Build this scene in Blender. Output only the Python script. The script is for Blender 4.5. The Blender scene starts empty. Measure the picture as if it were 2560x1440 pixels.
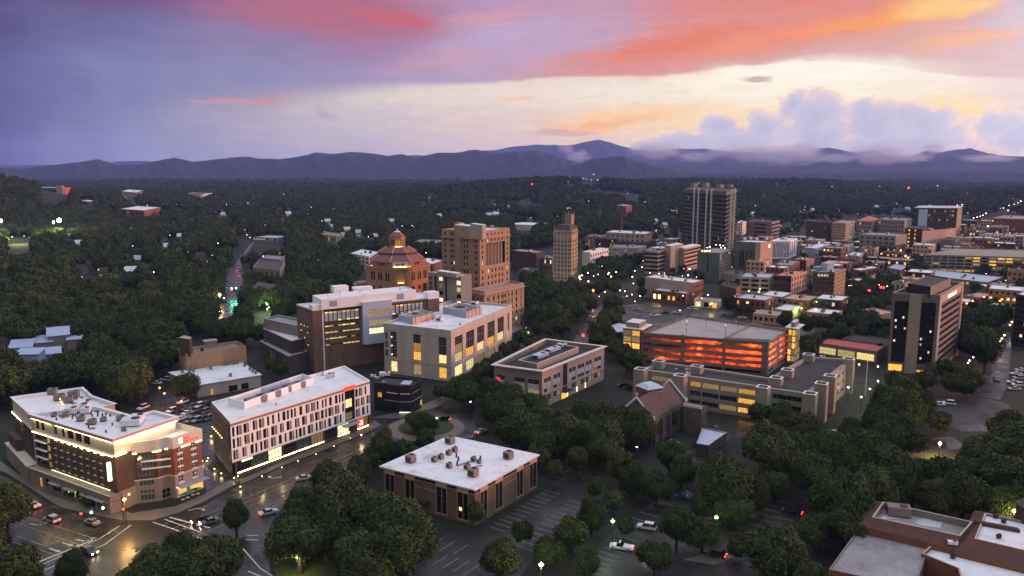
import bpy, math, random
import numpy as np
from mathutils import Vector, Matrix
R_ = random.Random(7)
S = bpy.context.scene
COL = S.collection
# ---------------------------------------------------------------- camera
H = 90.0; F = 1990.0; TH = math.atan(310 / F)      # height in metres, focal length in photo pixels, pitch
cd = bpy.data.cameras.new('camera'); cam = bpy.data.objects.new('camera', cd); COL.objects.link(cam)
cam.location = (0, 0, H); cam.rotation_euler = (math.pi / 2 - TH, 0, 0)
cd.sensor_width = 36; cd.lens = 36 * F / 2560; cd.clip_end = 120000; cd.clip_start = 1
S.camera = cam
S.view_settings.view_transform = 'Standard'; S.view_settings.look = 'None'
S.view_settings.exposure = 0; S.view_settings.gamma = 1; S.view_settings.use_curve_mapping = False
S.render.engine = 'CYCLES'
S.cycles.use_denoising = True
S.cycles.max_bounces = 6; S.cycles.diffuse_bounces = 3; S.cycles.glossy_bounces = 3; S.cycles.transmission_bounces = 2
S.cycles.volume_bounces = 2; S.cycles.transparent_max_bounces = 8
S.cycles.sample_clamp_indirect = 3; S.cycles.sample_clamp_direct = 0
S.cycles.use_light_tree = True
S.cycles.caustics_reflective = False; S.cycles.caustics_refractive = False


def P(u, v, z=0.0):
    """point of the place at height z seen along a photo pixel"""
    x = (u - 1280) / F; y = (720 - v) / F
    dx, dy, dz = x, math.cos(TH) + y * math.sin(TH), -math.sin(TH) + y * math.cos(TH)
    t = (z - H) / dz
    return (dx * t, dy * t, z)


def azel(u, v):
    x = (u - 1280) / F; y = (720 - v) / F
    d = (x, math.cos(TH) + y * math.sin(TH), -math.sin(TH) + y * math.cos(TH))
    return math.degrees(math.atan2(d[0], d[1])), math.degrees(math.atan2(d[2], math.hypot(d[0], d[1])))


def proj(p):
    y, z = p[1], p[2] - H
    fz = y * math.cos(TH) - z * math.sin(TH); up = y * math.sin(TH) + z * math.cos(TH)
    return (1280 + F * p[0] / fz, 720 - F * up / fz) if fz > 1 else (-9999, 9999)


def lin(c):
    return tuple(((x / 255) / 12.92 if x / 255 <= .04045 else ((x / 255 + .055) / 1.055) ** 2.4) for x in c)


# ---------------------------------------------------------------- sky
W = bpy.data.worlds.new('World'); S.world = W; W.use_nodes = True
wt = W.node_tree; wt.nodes.clear()


class NG:
    """small helper that writes node graphs"""
    def __init__(s, t): s.t = t
    def new(s, ty, **k):
        n = s.t.nodes.new(ty)
        for a, b in k.items(): setattr(n, a, b)
        return n
    def put(s, sock, v):
        if isinstance(v, bpy.types.NodeSocket): s.t.links.new(v, sock)
        elif isinstance(v, (tuple, list)) and len(v) == 3 and sock.type == 'RGBA': sock.default_value = (*v, 1)
        else: sock.default_value = v
    def m(s, op, a, b=0.0, c=None, clamp=False):
        n = s.new('ShaderNodeMath', operation=op, use_clamp=clamp)
        s.put(n.inputs[0], a); s.put(n.inputs[1], b)
        if c is not None: s.put(n.inputs[2], c)
        return n.outputs[0]
    def smooth(s, x, a, b):
        n = s.new('ShaderNodeMapRange', interpolation_type='SMOOTHSTEP')
        s.put(n.inputs[0], x); n.inputs[1].default_value = a; n.inputs[2].default_value = b
        return n.outputs[0]
    def mix(s, f, a, b, bt='MIX'):
        n = s.new('ShaderNodeMix', data_type='RGBA', blend_type=bt)
        s.put(n.inputs[0], f); s.put(n.inputs[6], a); s.put(n.inputs[7], b)
        return n.outputs[2]
    def ramp(s, x, stops, interp='LINEAR'):
        n = s.new('ShaderNodeValToRGB'); r = n.color_ramp; r.interpolation = interp
        while len(r.elements) < len(stops): r.elements.new(.5)
        for e, (p, c) in zip(r.elements, stops):
            e.position = p; e.color = (*c, 1) if len(c) == 3 else c
        s.put(n.inputs[0], x)
        return n.outputs[0]
    def noise(s, vec, scale, detail=4, rough=.55, dim='3D'):
        n = s.new('ShaderNodeTexNoise', noise_dimensions=dim)
        s.put(n.inputs['Vector'], vec); n.inputs['Scale'].default_value = scale
        n.inputs['Detail'].default_value = detail; n.inputs['Roughness'].default_value = rough
        return n.outputs[0]


g = NG(wt)
tc = g.new('ShaderNodeTexCoord'); sx = g.new('ShaderNodeSeparateXYZ'); g.put(sx.inputs[0], tc.outputs['Generated'])
AZ = g.m('MULTIPLY', g.m('ARCTAN2', sx.outputs[0], sx.outputs[1]), 57.29578)
EL = g.m('MULTIPLY', g.m('ARCSINE', sx.outputs[2]), 57.29578)


def cmb(x, y):
    n = g.new('ShaderNodeCombineXYZ'); g.put(n.inputs[0], x); g.put(n.inputs[1], y); return n.outputs[0]


PV = cmb(AZ, EL)
mp = g.new('ShaderNodeMapping'); g.put(mp.inputs[0], PV); mp.inputs['Rotation'].default_value = (0, 0, math.radians(-7)); mp.inputs['Scale'].default_value = (.16, 1, 1)
nz1 = g.m('SUBTRACT', g.noise(mp.outputs[0], .55, 5, .55), .5)     # streaks drawn out along the wind
nz2 = g.m('SUBTRACT', g.noise(PV, .5, 6, .6), .5)                  # puffs
nz3 = g.m('SUBTRACT', g.noise(PV, .16, 3, .5), .5)
AZw = g.m('ADD', AZ, g.m('MULTIPLY', nz3, 9.0))
ELw = g.m('ADD', EL, g.m('ADD', g.m('MULTIPLY', nz1, 1.9), g.m('MULTIPLY', nz2, .6)))
us = [0, 300, 600, 900, 1200, 1500, 1800, 2100, 2400, 2560]


def row(v, cols, x=AZw):
    return g.ramp(g.m('DIVIDE', g.m('ADD', x, 40.0), 80.0), [((azel(u, v)[0] + 40) / 80, lin(c)) for u, c in zip(us, cols)])


def stack(rows):
    """rows from low to high elevation: blend between them"""
    out = row(*rows[0])
    for (va, ca), (vb, cb) in zip(rows, rows[1:]):
        out = g.mix(g.smooth(ELw, azel(1280, va)[1], azel(1280, vb)[1]), out, row(vb, cb))
    return out


upper = stack([
    (195, [(106, 107, 160), (132, 136, 183), (146, 144, 186), (162, 150, 190), (190, 165, 195), (212, 165, 172), (222, 180, 180), (220, 182, 185), (222, 185, 188), (222, 188, 195)]),
    (110, [(98, 93, 142), (122, 120, 168), (144, 132, 174), (165, 130, 165), (190, 165, 200), (210, 155, 168), (220, 160, 160), (225, 165, 155), (226, 175, 168), (215, 185, 195)]),
    (20, [(98, 82, 126), (116, 95, 143), (152, 112, 148), (178, 115, 138), (185, 155, 190), (205, 155, 175), (222, 142, 140), (235, 140, 120), (235, 165, 140), (205, 190, 205)])])
lower = stack([
    (392, [(118, 122, 180), (150, 154, 202), (168, 165, 205), (185, 178, 208), (208, 192, 210), (225, 200, 208), (226, 202, 212), (222, 200, 212), (235, 205, 202), (225, 200, 205)]),
    (310, [(114, 117, 172), (143, 146, 192), (178, 170, 195), (200, 190, 205), (222, 202, 208), (240, 212, 195), (252, 222, 185), (245, 220, 195), (248, 222, 180), (235, 210, 205)]),
    (235, [(108, 112, 164), (132, 138, 190), (185, 168, 185), (215, 203, 205), (232, 218, 210), (241, 226, 215), (250, 238, 222), (253, 245, 230), (248, 232, 218), (235, 212, 208)])])
edge = g.ramp(g.m('DIVIDE', g.m('ADD', AZ, 40.0), 80.0), [((azel(u, v)[0] + 40) / 80, (azel(u, v)[1] / 15,) * 3) for u, v in
       [(0, 300), (300, 276), (480, 256), (600, 241), (900, 222), (1200, 206), (1450, 192), (1700, 180), (1850, 163), (2000, 156), (2150, 161), (2300, 174), (2560, 205)]], 'B_SPLINE')
eoff = g.m('SUBTRACT', g.m('ADD', EL, g.m('ADD', g.m('MULTIPLY', nz1, 1.1), g.m('MULTIPLY', nz2, .25))), g.m('MULTIPLY', edge, 15.0))
esoft = g.m('ADD', .12, g.m('MULTIPLY', g.smooth(AZ, 2, -30), 1.6))
sky = g.mix(g.smooth(g.m('DIVIDE', eoff, esoft), -1, 1), lower, upper)
PW = cmb(g.m('ADD', AZ, g.m('MULTIPLY', nz3, 3.0)), g.m('ADD', EL, g.m('ADD', g.m('MULTIPLY', nz1, 2.3), g.m('MULTIPLY', nz2, .9))))


def blobdist(vec, u, v, ru, rv, ang=0):
    a, e = azel(u, v); k = 1 / 34.7
    n = g.new('ShaderNodeMapping', vector_type='TEXTURE'); g.put(n.inputs[0], vec)
    n.inputs['Location'].default_value = (a, e, 0); n.inputs['Rotation'].default_value = (0, 0, math.radians(ang))
    n.inputs['Scale'].default_value = (ru * k, rv * k, 1)
    l = g.new('ShaderNodeVectorMath', operation='LENGTH'); g.put(l.inputs[0], n.outputs[0])
    return l.outputs[1]


for (u, v, ru, rv, ang, c, op) in [
        (1330, 95, 300, 80, 6, (190, 172, 206), .65),
        (1920, 78, 620, 62, 9, (226, 148, 142), .8), (1640, 122, 270, 42, 8, (224, 144, 140), .7),
        (1700, 106, 230, 32, 9, (234, 134, 118), .75), (2010, 78, 330, 34, 9, (245, 154, 124), .75),
        (2220, 40, 200, 26, 9, (250, 165, 110), .8), (2370, 8, 140, 24, 9, (254, 208, 135), .8),
        (2440, 90, 170, 24, 9, (248, 182, 150), .85), (2530, 30, 110, 40, 9, (208, 190, 206), .7),
        (840, 42, 330, 52, -4, (184, 114, 138), .8), (985, 54, 110, 18, -5, (204, 108, 118), .8),
        (1230, 42, 150, 26, 9, (216, 160, 172), .7), (1120, 150, 220, 26, 8, (205, 160, 180), .5),
        (600, 243, 130, 9, 5, (214, 152, 160), .8), (1560, 296, 240, 34, 7, (253, 208, 170), .75),
        (1500, 316, 170, 13, 3, (250, 182, 154), .7), (1290, 248, 60, 9, 0, (246, 196, 180), .8),
        (2010, 188, 360, 34, 0, (254, 248, 234), .85), (1895, 196, 40, 7, 3, (205, 166, 172), .9),
        (820, 286, 34, 14, -25, (184, 172, 198), .7), (1400, 330, 110, 8, 0, (188, 165, 190), .6),
        (2380, 300, 120, 60, 0, (253, 224, 178), .6)]:
    d = blobdist(PW, u, v, ru, rv, ang)
    sky = g.mix(g.m('MULTIPLY', g.smooth(d, 1.15, .25), op), sky, lin(c))
nzf = g.m('SUBTRACT', g.noise(mp.outputs[0], 2.2, 8, .66), .5)
nzg = g.m('SUBTRACT', g.noise(PV, 1.3, 8, .62), .5)
tex = g.m('ADD', 1.0, g.m('ADD', g.m('MULTIPLY', nzf, .30), g.m('MULTIPLY', nzg, .12)))
sky = g.mix(1.0, sky, tex, 'MULTIPLY')
# the bank of cumulus above the far mountains
nzw = g.m('SUBTRACT', g.noise(cmb(EL, AZ), .55, 4, .6), .5)
PC = cmb(g.m('ADD', AZ, g.m('MULTIPLY', nz2, 2.2)), g.m('ADD', EL, g.m('MULTIPLY', nzw, 1.3)))
cum = None
for (u, v, ru, rv) in [(1985, 262, 42, 34), (2045, 292, 84, 62), (2040, 345, 130, 66), (2190, 318, 120, 66), (2320, 322, 92, 52), (2170, 284, 66, 34), (2270, 290, 60, 34),
                       (1790, 322, 52, 38), (1850, 352, 130, 46), (1910, 318, 54, 44), (1720, 362, 130, 40), (2300, 356, 130, 40), (2490, 318, 52, 40), (2545, 340, 70, 46), (1640, 380, 130, 26), (2180, 372, 170, 40), (1990, 385, 120, 30), (2230, 388, 120, 26), (1800, 385, 90, 26)]:
    d = g.m('SUBTRACT', 1.0, blobdist(PC, u, v, ru, rv))
    cum = d if cum is None else g.m('SMOOTH_MAX', cum, d, .16)
nzc = g.m('SUBTRACT', g.noise(PV, .95, 10, .64), .5)
sh = g.new('ShaderNodeVectorMath', operation='ADD'); g.put(sh.inputs[0], PV); sh.inputs[1].default_value = (.22, .2, 0)
rel = g.m('SUBTRACT', g.noise(sh.outputs[0], .95, 7, .6), g.m('ADD', nzc, .5))  # offset noise difference paints side light into the cloud colour
cf = g.m('ADD', cum, g.m('MULTIPLY', nzc, 1.35))
ccol = g.ramp(g.m('ADD', g.m('MULTIPLY', cf, .75), g.m('MULTIPLY', rel, .9)), [(0, lin((250, 222, 208))), (.16, lin((234, 210, 216))), (.34, lin((206, 200, 224))), (.62, lin((190, 191, 221)))])
sky = g.mix(g.m('MULTIPLY', g.smooth(cf, 0, .11), .96), sky, ccol)
# the overcast overhead, pale and even, and a darker olive opposite the sunset that tints the shaded walls
back = g.smooth(g.m('ABSOLUTE', g.m('SUBTRACT', AZ, 55.0)), 85, 180)
zen = g.mix(back, (1.02, 1.08, 1.36), (.55, .54, .42))
sky = g.mix(g.smooth(EL, 12, 36), sky, zen)
glow = g.m('MULTIPLY', g.smooth(g.m('ABSOLUTE', g.m('SUBTRACT', AZ, 84.0)), 62, 14), g.m('MULTIPLY', g.smooth(EL, 34, 6), g.smooth(EL, -2, 2)))  # added sky glow outside the view, brightens the right-facing walls
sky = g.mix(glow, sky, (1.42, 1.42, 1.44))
sky = g.mix(g.m('MULTIPLY', g.m('MULTIPLY', back, g.smooth(EL, 36, 6)), .6), sky, lin((158, 150, 120)))
HZD = 5.3e-5                                                     # haze per metre; the sky is what would be seen beyond it
TR = g.m('EXPONENT', g.m('MULTIPLY', g.m('MINIMUM', g.m('DIVIDE', 500.0, g.m('MAXIMUM', sx.outputs[2], .005)), 18500.0), -HZD))
J = g.mix(1.0, (.23, .24, .56), g.m('SUBTRACT', 1.0, TR), 'MULTIPLY')
clear = g.mix(1.0, g.mix(1.0, sky, J, 'SUBTRACT'), TR, 'DIVIDE')
sky = g.mix(g.smooth(EL, 14, 9), sky, g.mix(1.0, clear, (.02, .02, .02), 'LIGHTEN'))
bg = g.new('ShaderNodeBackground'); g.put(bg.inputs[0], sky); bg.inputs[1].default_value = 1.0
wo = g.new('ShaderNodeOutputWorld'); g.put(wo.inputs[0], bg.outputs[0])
W.cycles.sampling_method = 'MANUAL'; W.cycles.sample_map_resolution = 512
# ---------------------------------------------------------------- low afterglow from the right
SUN_AZ, SUN_EL = math.radians(74), math.radians(6)
sl = bpy.data.lights.new('sun', 'SUN'); so = bpy.data.objects.new('sun', sl); COL.objects.link(so)
sl.energy = 4.2; sl.color = (1, .32, .12); sl.angle = math.radians(9)
so.rotation_euler = Vector((-math.sin(SUN_AZ) * math.cos(SUN_EL), -math.cos(SUN_AZ) * math.cos(SUN_EL), -math.sin(SUN_EL))).to_track_quat('-Z', 'Y').to_euler()

# ---------------------------------------------------------------- materials
MATS = {}


def M(name, rgb=(.5, .5, .5), rough=.85, var=.18, scale=.35, fine=3.0, emit=None, st=1.0, spec=.3, metal=0.0, streak=False):
    if name in MATS: return MATS[name]
    m = bpy.data.materials.new(name); m.use_nodes = True; MATS[name] = m
    q = NG(m.node_tree); b = m.node_tree.nodes['Principled BSDF']
    b.inputs['Roughness'].default_value = rough; b.inputs['Metallic'].default_value = metal
    b.inputs['Specular IOR Level'].default_value = spec
    if var > 0:
        c = q.new('ShaderNodeTexCoord'); vec = c.outputs['Object']
        if streak:
            mm = q.new('ShaderNodeMapping'); q.put(mm.inputs[0], vec); mm.inputs['Scale'].default_value = (1, 1, .18); vec = mm.outputs[0]
        n1 = q.noise(vec, scale, 4, .6); n2 = q.noise(vec, scale * fine * 2.3, 3, .6)
        f = q.m('ADD', q.m('MULTIPLY', n1, .65), q.m('MULTIPLY', n2, .35))
        lo = tuple(x * (1 - var * 1.6) for x in rgb); hi = tuple(min(1, x * (1 + var * 1.3)) for x in rgb)
        q.put(b.inputs['Base Color'], q.ramp(f, [(.3, lo), (.5, rgb), (.72, hi)]))
    else: b.inputs['Base Color'].default_value = (*rgb, 1)
    if emit:
        b.inputs['Emission Color'].default_value = (*emit, 1); b.inputs['Emission Strength'].default_value = st
    return m


def lit(name, rgb, st, mottled=True):
    """a lit window: a bright room seen through glass, uneven"""
    if name in MATS: return MATS[name]
    m = M(name, (.02, .02, .02), .3, 0); q = NG(m.node_tree); b = m.node_tree.nodes['Principled BSDF']
    b.inputs['Emission Color'].default_value = (*rgb, 1)
    if mottled:
        c = q.new('ShaderNodeTexCoord'); mm = q.new('ShaderNodeMapping'); q.put(mm.inputs[0], c.outputs['Object']); mm.inputs['Scale'].default_value = (2.6, 2.6, .7); n = q.noise(mm.outputs[0], 1.6, 3, .6)
        oi = q.new('ShaderNodeObjectInfo')
        q.put(b.inputs['Emission Strength'], q.m('MULTIPLY', q.m('MULTIPLY', q.m('ADD', .45, q.smooth(n, .3, .7)), st * 1.05), q.m('ADD', .38, q.m('MULTIPLY', oi.outputs['Random'], .95))))
    else: b.inputs['Emission Strength'].default_value = st
    return m


m_white = M('white_membrane', (.74, .745, .76), .6, .07, .10, 6)
q = NG(m_white.node_tree); b = m_white.node_tree.nodes['Principled BSDF']; c = q.new('ShaderNodeTexCoord'); bk = q.new('ShaderNodeTexBrick'); q.put(bk.inputs[0], c.outputs['Object'])
bk.inputs['Color1'].default_value = bk.inputs['Color2'].default_value = (1, 1, 1, 1); bk.inputs['Mortar'].default_value = (.72, .72, .72, 1); bk.inputs['Scale'].default_value = .3; bk.inputs['Mortar Size'].default_value = .012; bk.inputs['Brick Width'].default_value = 3.5; bk.inputs['Row Height'].default_value = .6
st_ = q.ramp(q.noise(c.outputs['Object'], .16, 6, .7), [(.3, (.62, .62, .60)), (.46, (.95, .95, .95)), (.6, (1, 1, 1))])
q.put(b.inputs['Base Color'], q.mix(1.0, q.mix(1.0, (.76, .765, .78), bk.outputs[0], 'MULTIPLY'), st_, 'MULTIPLY'))
m_whitep = M('white_panel', (.78, .77, .78), .55, .03, .3)
m_cap = M('metal_cap', (.62, .63, .66), .45, .05, .3)
m_brown = M('brown_brick', (.155, .098, .06), .9, .2, .22, streak=True)
m_dkbrown = M('dark_brown_brick', (.075, .055, .04), .9, .15, .25)
m_red = M('red_brick', (.20, .085, .05), .9, .15, .25)
m_buff = M('buff_brick', (.35, .235, .15), .9, .1, .25)
m_obrick = M('orange_brick', (.42, .21, .11), .9, .12, .25)
m_tan = M('tan_stucco', (.36, .22, .115), .9, .16, .22, streak=True)
m_beige = M('beige_stucco', (.36, .31, .25), .9, .1, .25, streak=True)
m_lime = M('pale_limestone', (.45, .41, .36), .85, .12, .22, streak=True)
m_cream = M('cream_stucco', (.62, .56, .48), .85, .1, .22, streak=True)
m_conc = M('grey_concrete', (.28, .25, .20), .9, .12, .25, streak=True)
m_dconc = M('dark_concrete', (.15, .135, .12), .9, .15, .25)
m_peach = M('peach_stucco', (.52, .33, .25), .85, .06, .3)  # wall colour, also carries painted sunset light on some right faces
m_taupe = M('taupe_stucco', (.22, .185, .155), .85, .1, .3)
m_black = M('black_brick', (.018, .018, .02), .6, .2, .3)
m_dark = M('dark_metal', (.03, .03, .033), .45, .1, .5)
m_grey = M('grey_metal', (.30, .31, .33), .5, .1, .5)
m_bluegrey = M('blue_grey_metal', (.30, .36, .46), .5, .06, .4)
m_green = M('green_panel', (.10, .135, .115), .7, .08, .3)
m_droof = M('dark_roof', (.035, .033, .032), .75, .35, .12)
m_groof = M('grey_roof', (.28, .26, .255), .8, .2, .12)
m_tanroof = M('gravel_roof', (.20, .175, .15), .9, .2, .15)
m_tile = M('pink_tile', (.24, .09, .08), .7, .14, .4)
m_rroof = M('red_tile', (.10, .045, .03), .8, .2, .4)
m_slate = M('slate_roof', (.062, .046, .046), .75, .12, .5)
m_redroof = M('red_membrane', (.50, .09, .08), .6, .06, .2)
m_glass = M('dark_glass', (.012, .014, .016), .08, 0, spec=.6)
m_tealglass = M('teal_glass', (.05, .085, .085), .1, 0, spec=.6)
m_blind = M('pale_blind', (.50, .56, .60), .5, .05, .8)
m_bluepane = M('blue_panel', (.42, .49, .60), .35, .05, .5)
m_frame = M('window_frame', (.30, .28, .25), .5, 0)
m_wframe = M('white_frame', (.75, .74, .73), .5, 0)
m_dframe = M('dark_frame', (.03, .03, .03), .4, 0)
l_yel = lit('lit_yellow', (1, .76, .30), 1.05)
l_amb = lit('lit_amber', (1, .46, .07), 1.1)
l_pale = lit('lit_pale', (1, .86, .52), 1.1)
l_dim = lit('lit_dim', (1, .62, .25), .35)
l_green = lit('lit_green', (.75, 1, .15), 1.1)
e_strip = M('light_strip', (.8, .8, .7), .5, 0, emit=(1, .76, .32), st=18)
e_pale = M('pale_strip', (.8, .8, .7), .5, 0, emit=(1, .88, .55), st=2)
e_warm = M('warm_lamp', (.8, .8, .7), .5, 0, emit=(1, .60, .20), st=9)
e_white = M('white_lamp', (.8, .8, .8), .5, 0, emit=(1, .92, .72), st=14)
e_green = M('green_lamp', (.5, .8, .5), .5, 0, emit=(.42, 1, .34), st=3.5)
e_orange = M('orange_lamp', (.8, .5, .3), .5, 0, emit=(1, .22, .04), st=8)
e_red = M('red_lamp', (.6, .05, .03), .5, 0, emit=(1, .03, .02), st=8)
e_tgreen = M('green_signal', (.1, .6, .3), .5, 0, emit=(.15, 1, .55), st=25)
e_garage = M('sodium_lamp', (.8, .4, .3), .5, 0, emit=(1, .10, .012), st=420)
e_gold = M('gold_lamp', (.8, .6, .3), .5, 0, emit=(1, .56, .12), st=10)
e_blue = M('blue_lamp', (.2, .2, .8), .5, 0, emit=(.16, .14, 1), st=12)
e_redsign = M('red_sign', (.5, .02, .02), .5, 0, emit=(1, .05, .03), st=1.6)


def wet(name, rgb, r0=.12, r1=.5, var=.3, bump=.02):
    m = M(name, rgb, .4, var, .12, 5); q = NG(m.node_tree); b = m.node_tree.nodes['Principled BSDF']
    c = q.new('ShaderNodeTexCoord'); n = q.noise(c.outputs['Object'], .09, 5, .6)
    q.put(b.inputs['Roughness'], q.ramp(n, [(.35, (r0,) * 3), (.65, (r1,) * 3)])); b.inputs['Specular IOR Level'].default_value = .32
    return m


m_asph = wet('wet_asphalt', (.026, .023, .019), .14, .55)
m_lot = wet('parking_asphalt', (.024, .022, .019), .3, .75)
m_walk = wet('wet_pavement', (.13, .11, .09), .3, .7, .15)
m_deck = wet('wet_deck', (.33, .30, .28), .3, .7, .15)
m_grass = M('lawn_grass', (.035, .05, .016), .95, .3, .2, 4)
m_paint = M('road_paint', (.62, .60, .52), .6, .15, .8)
m_ypaint = M('faded_paint', (.36, .30, .16), .6, .2, .8)


# ---------------------------------------------------------------- mesh helpers
class MB:
    def __init__(s): s.v = []; s.f = []; s.mi = []; s.mats = []
    def mat(s, m):
        if m not in s.mats: s.mats.append(m)
        return s.mats.index(m)
    def poly(s, pts, m):
        i = len(s.v); s.v += [tuple(p) for p in pts]; s.f.append(tuple(range(i, i + len(pts)))); s.mi.append(s.mat(m))
    def prism(s, poly, z0, z1, m, mtop=None, bottom=False):
        n = len(poly)
        for i in range(n):
            a, b = poly[i], poly[(i + 1) % n]
            s.poly([(a[0], a[1], z0), (b[0], b[1], z0), (b[0], b[1], z1), (a[0], a[1], z1)], m)
        s.poly([(p[0], p[1], z1) for p in poly], mtop or m)
        if bottom: s.poly([(p[0], p[1], z0) for p in reversed(poly)], m)
    def box(s, c, size, m, rot=0.0):
        """box standing on c=(x,y,z)"""
        ca, sa = math.cos(rot), math.sin(rot); hx, hy = size[0] / 2, size[1] / 2
        pts = [(c[0] + x * ca - y * sa, c[1] + x * sa + y * ca) for x, y in ((-hx, -hy), (hx, -hy), (hx, hy), (-hx, hy))]
        s.prism(pts, c[2], c[2] + size[2], m, bottom=True)
    def cyl(s, c, r, h, m, n=10, r2=None):
        r2 = r if r2 is None else r2
        A = [(c[0] + r * math.cos(2 * math.pi * i / n), c[1] + r * math.sin(2 * math.pi * i / n), c[2]) for i in range(n)]
        B = [(c[0] + r2 * math.cos(2 * math.pi * i / n), c[1] + r2 * math.sin(2 * math.pi * i / n), c[2] + h) for i in range(n)]
        for i in range(n):
            j = (i + 1) % n; s.poly([A[i], A[j], B[j], B[i]], m)
        s.poly(B, m); s.poly(A[::-1], m)
    def tube(s, a, b, r, m, n=6):
        a, b = Vector(a), Vector(b); d = (b - a).normalized(); x = d.orthogonal().normalized(); y = d.cross(x)
        k = [(x * math.cos(2 * math.pi * i / n) + y * math.sin(2 * math.pi * i / n)) * r for i in range(n)]
        for i in range(n):
            j = (i + 1) % n; s.poly([a + k[i], a + k[j], b + k[j], b + k[i]], m)
        s.poly([b + q for q in k], m); s.poly([a + q for q in reversed(k)], m)
    def ball(s, c, r, m, n=8):
        rings = max(3, n // 2)
        pts = [[(c[0] + r * math.sin(math.pi * j / rings) * math.cos(2 * math.pi * i / n), c[1] + r * math.sin(math.pi * j / rings) * math.sin(2 * math.pi * i / n), c[2] + r * math.cos(math.pi * j / rings)) for i in range(n)] for j in range(rings + 1)]
        for j in range(rings):
            for i in range(n):
                k = (i + 1) % n
                q = [pts[j][i], pts[j + 1][i], pts[j + 1][k], pts[j][k]]
                if j == 0: q = [pts[0][0], pts[1][i], pts[1][k]]
                elif j == rings - 1: q = [pts[j][i], pts[rings][0], pts[j][k]]
                s.poly(q, m)
    def mesh(s, name, o=(0, 0, 0)):
        me = bpy.data.meshes.new(name)
        me.from_pydata([(p[0] - o[0], p[1] - o[1], p[2] - o[2]) for p in s.v], [], s.f)
        for m in s.mats: me.materials.append(m)
        me.polygons.foreach_set('material_index', s.mi)
        me.update(); return me


def link(name, data, parent=None, loc=(0, 0, 0), rz=0.0, label=None):
    o = bpy.data.objects.new(name, data); COL.objects.link(o); o.location = loc
    if rz: o.rotation_euler = (0, 0, rz)
    if parent is not None: o.parent = parent
    if label: o['label'] = label
    return o


def tag(o, label, cat, group=None, kind=None):
    if label: o['label'] = label
    if cat: o['category'] = cat
    if group: o['group'] = group
    if kind: o['kind'] = kind
    return o


def structure(name, mb, label=None):
    o = link(name, mb.mesh(name)); o['kind'] = 'structure'
    if label: o['label'] = label
    return o


def sub(a, b): return (a[0] - b[0], a[1] - b[1])
def lerp2(a, b, t): return (a[0] + (b[0] - a[0]) * t, a[1] + (b[1] - a[1]) * t)


WINC = {}


def winmesh(w, h, nx, ny, pane, frame, bar=.09, kind=None):
    """a window: frame bars in front of a pane; x along the wall, -y outward, origin at the lower left"""
    key = (round(w, 2), round(h, 2), nx, ny, pane.name, frame.name if frame else None)
    if key in WINC: return WINC[key]
    b = MB(); b.poly([(0, 0, 0), (w, 0, 0), (w, 0, h), (0, 0, h)], pane)
    if frame:
        xs = [i * w / nx for i in range(nx + 1)]; zs = [i * h / ny for i in range(ny + 1)]
        for x in xs: x = min(max(x, bar / 2), w - bar / 2); b.prism([(x - bar / 2, -.07), (x + bar / 2, -.07), (x + bar / 2, -.004), (x - bar / 2, -.004)], 0, h, frame)
        for z in zs:
            z = min(max(z, bar / 2), h - bar / 2); b.poly([(0, -.055, z - bar / 2), (w, -.055, z - bar / 2), (w, -.055, z + bar / 2), (0, -.055, z + bar / 2)], frame)
            b.poly([(0, -.055, z + bar / 2), (w, -.055, z + bar / 2), (w, -.004, z + bar / 2), (0, -.004, z + bar / 2)], frame)
    WINC[key] = b.mesh('window'); return WINC[key]


class Bld:
    """one building: an Empty at its base with walls, roofs, windows and so on as children"""
    def __init__(s, name, label, cat, at, group=None):
        s.at = (at[0], at[1], 0); s.o = link(name, None, None, s.at); s.o.empty_display_size = 3
        tag(s.o, label, cat, group); s.n = 0
        FOOT.append(s); s.polys = []
    def part(s, name, mb, parent=None, label=None, kind=None):
        if not mb.f: return None
        o = link(name, mb.mesh(name, s.at), parent or s.o, label=label)
        if kind: o['kind'] = kind
        return o
    def inst(s, name, me, p, rz=0.0, parent=None, label=None):
        s.n += 1
        return link(name, me, parent or s.o, (p[0] - s.at[0], p[1] - s.at[1], p[2]), rz, label)
    def window(s, A, B, r, pane, frame=None, nx=2, ny=2, depth=.3, name='window', parent=None, label=None):
        d = sub(B, A); L = math.hypot(*d); ux, uy = d[0] / L, d[1] / L
        s0, s1, z0, z1 = r[:4]
        me = winmesh(s1 - s0, z1 - z0, nx, ny, pane, frame)
        return s.inst(name, me, (A[0] + ux * s0 - uy * depth, A[1] + uy * s0 + ux * depth, z0), math.atan2(uy, ux), parent, label)


FOOT = []


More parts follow.
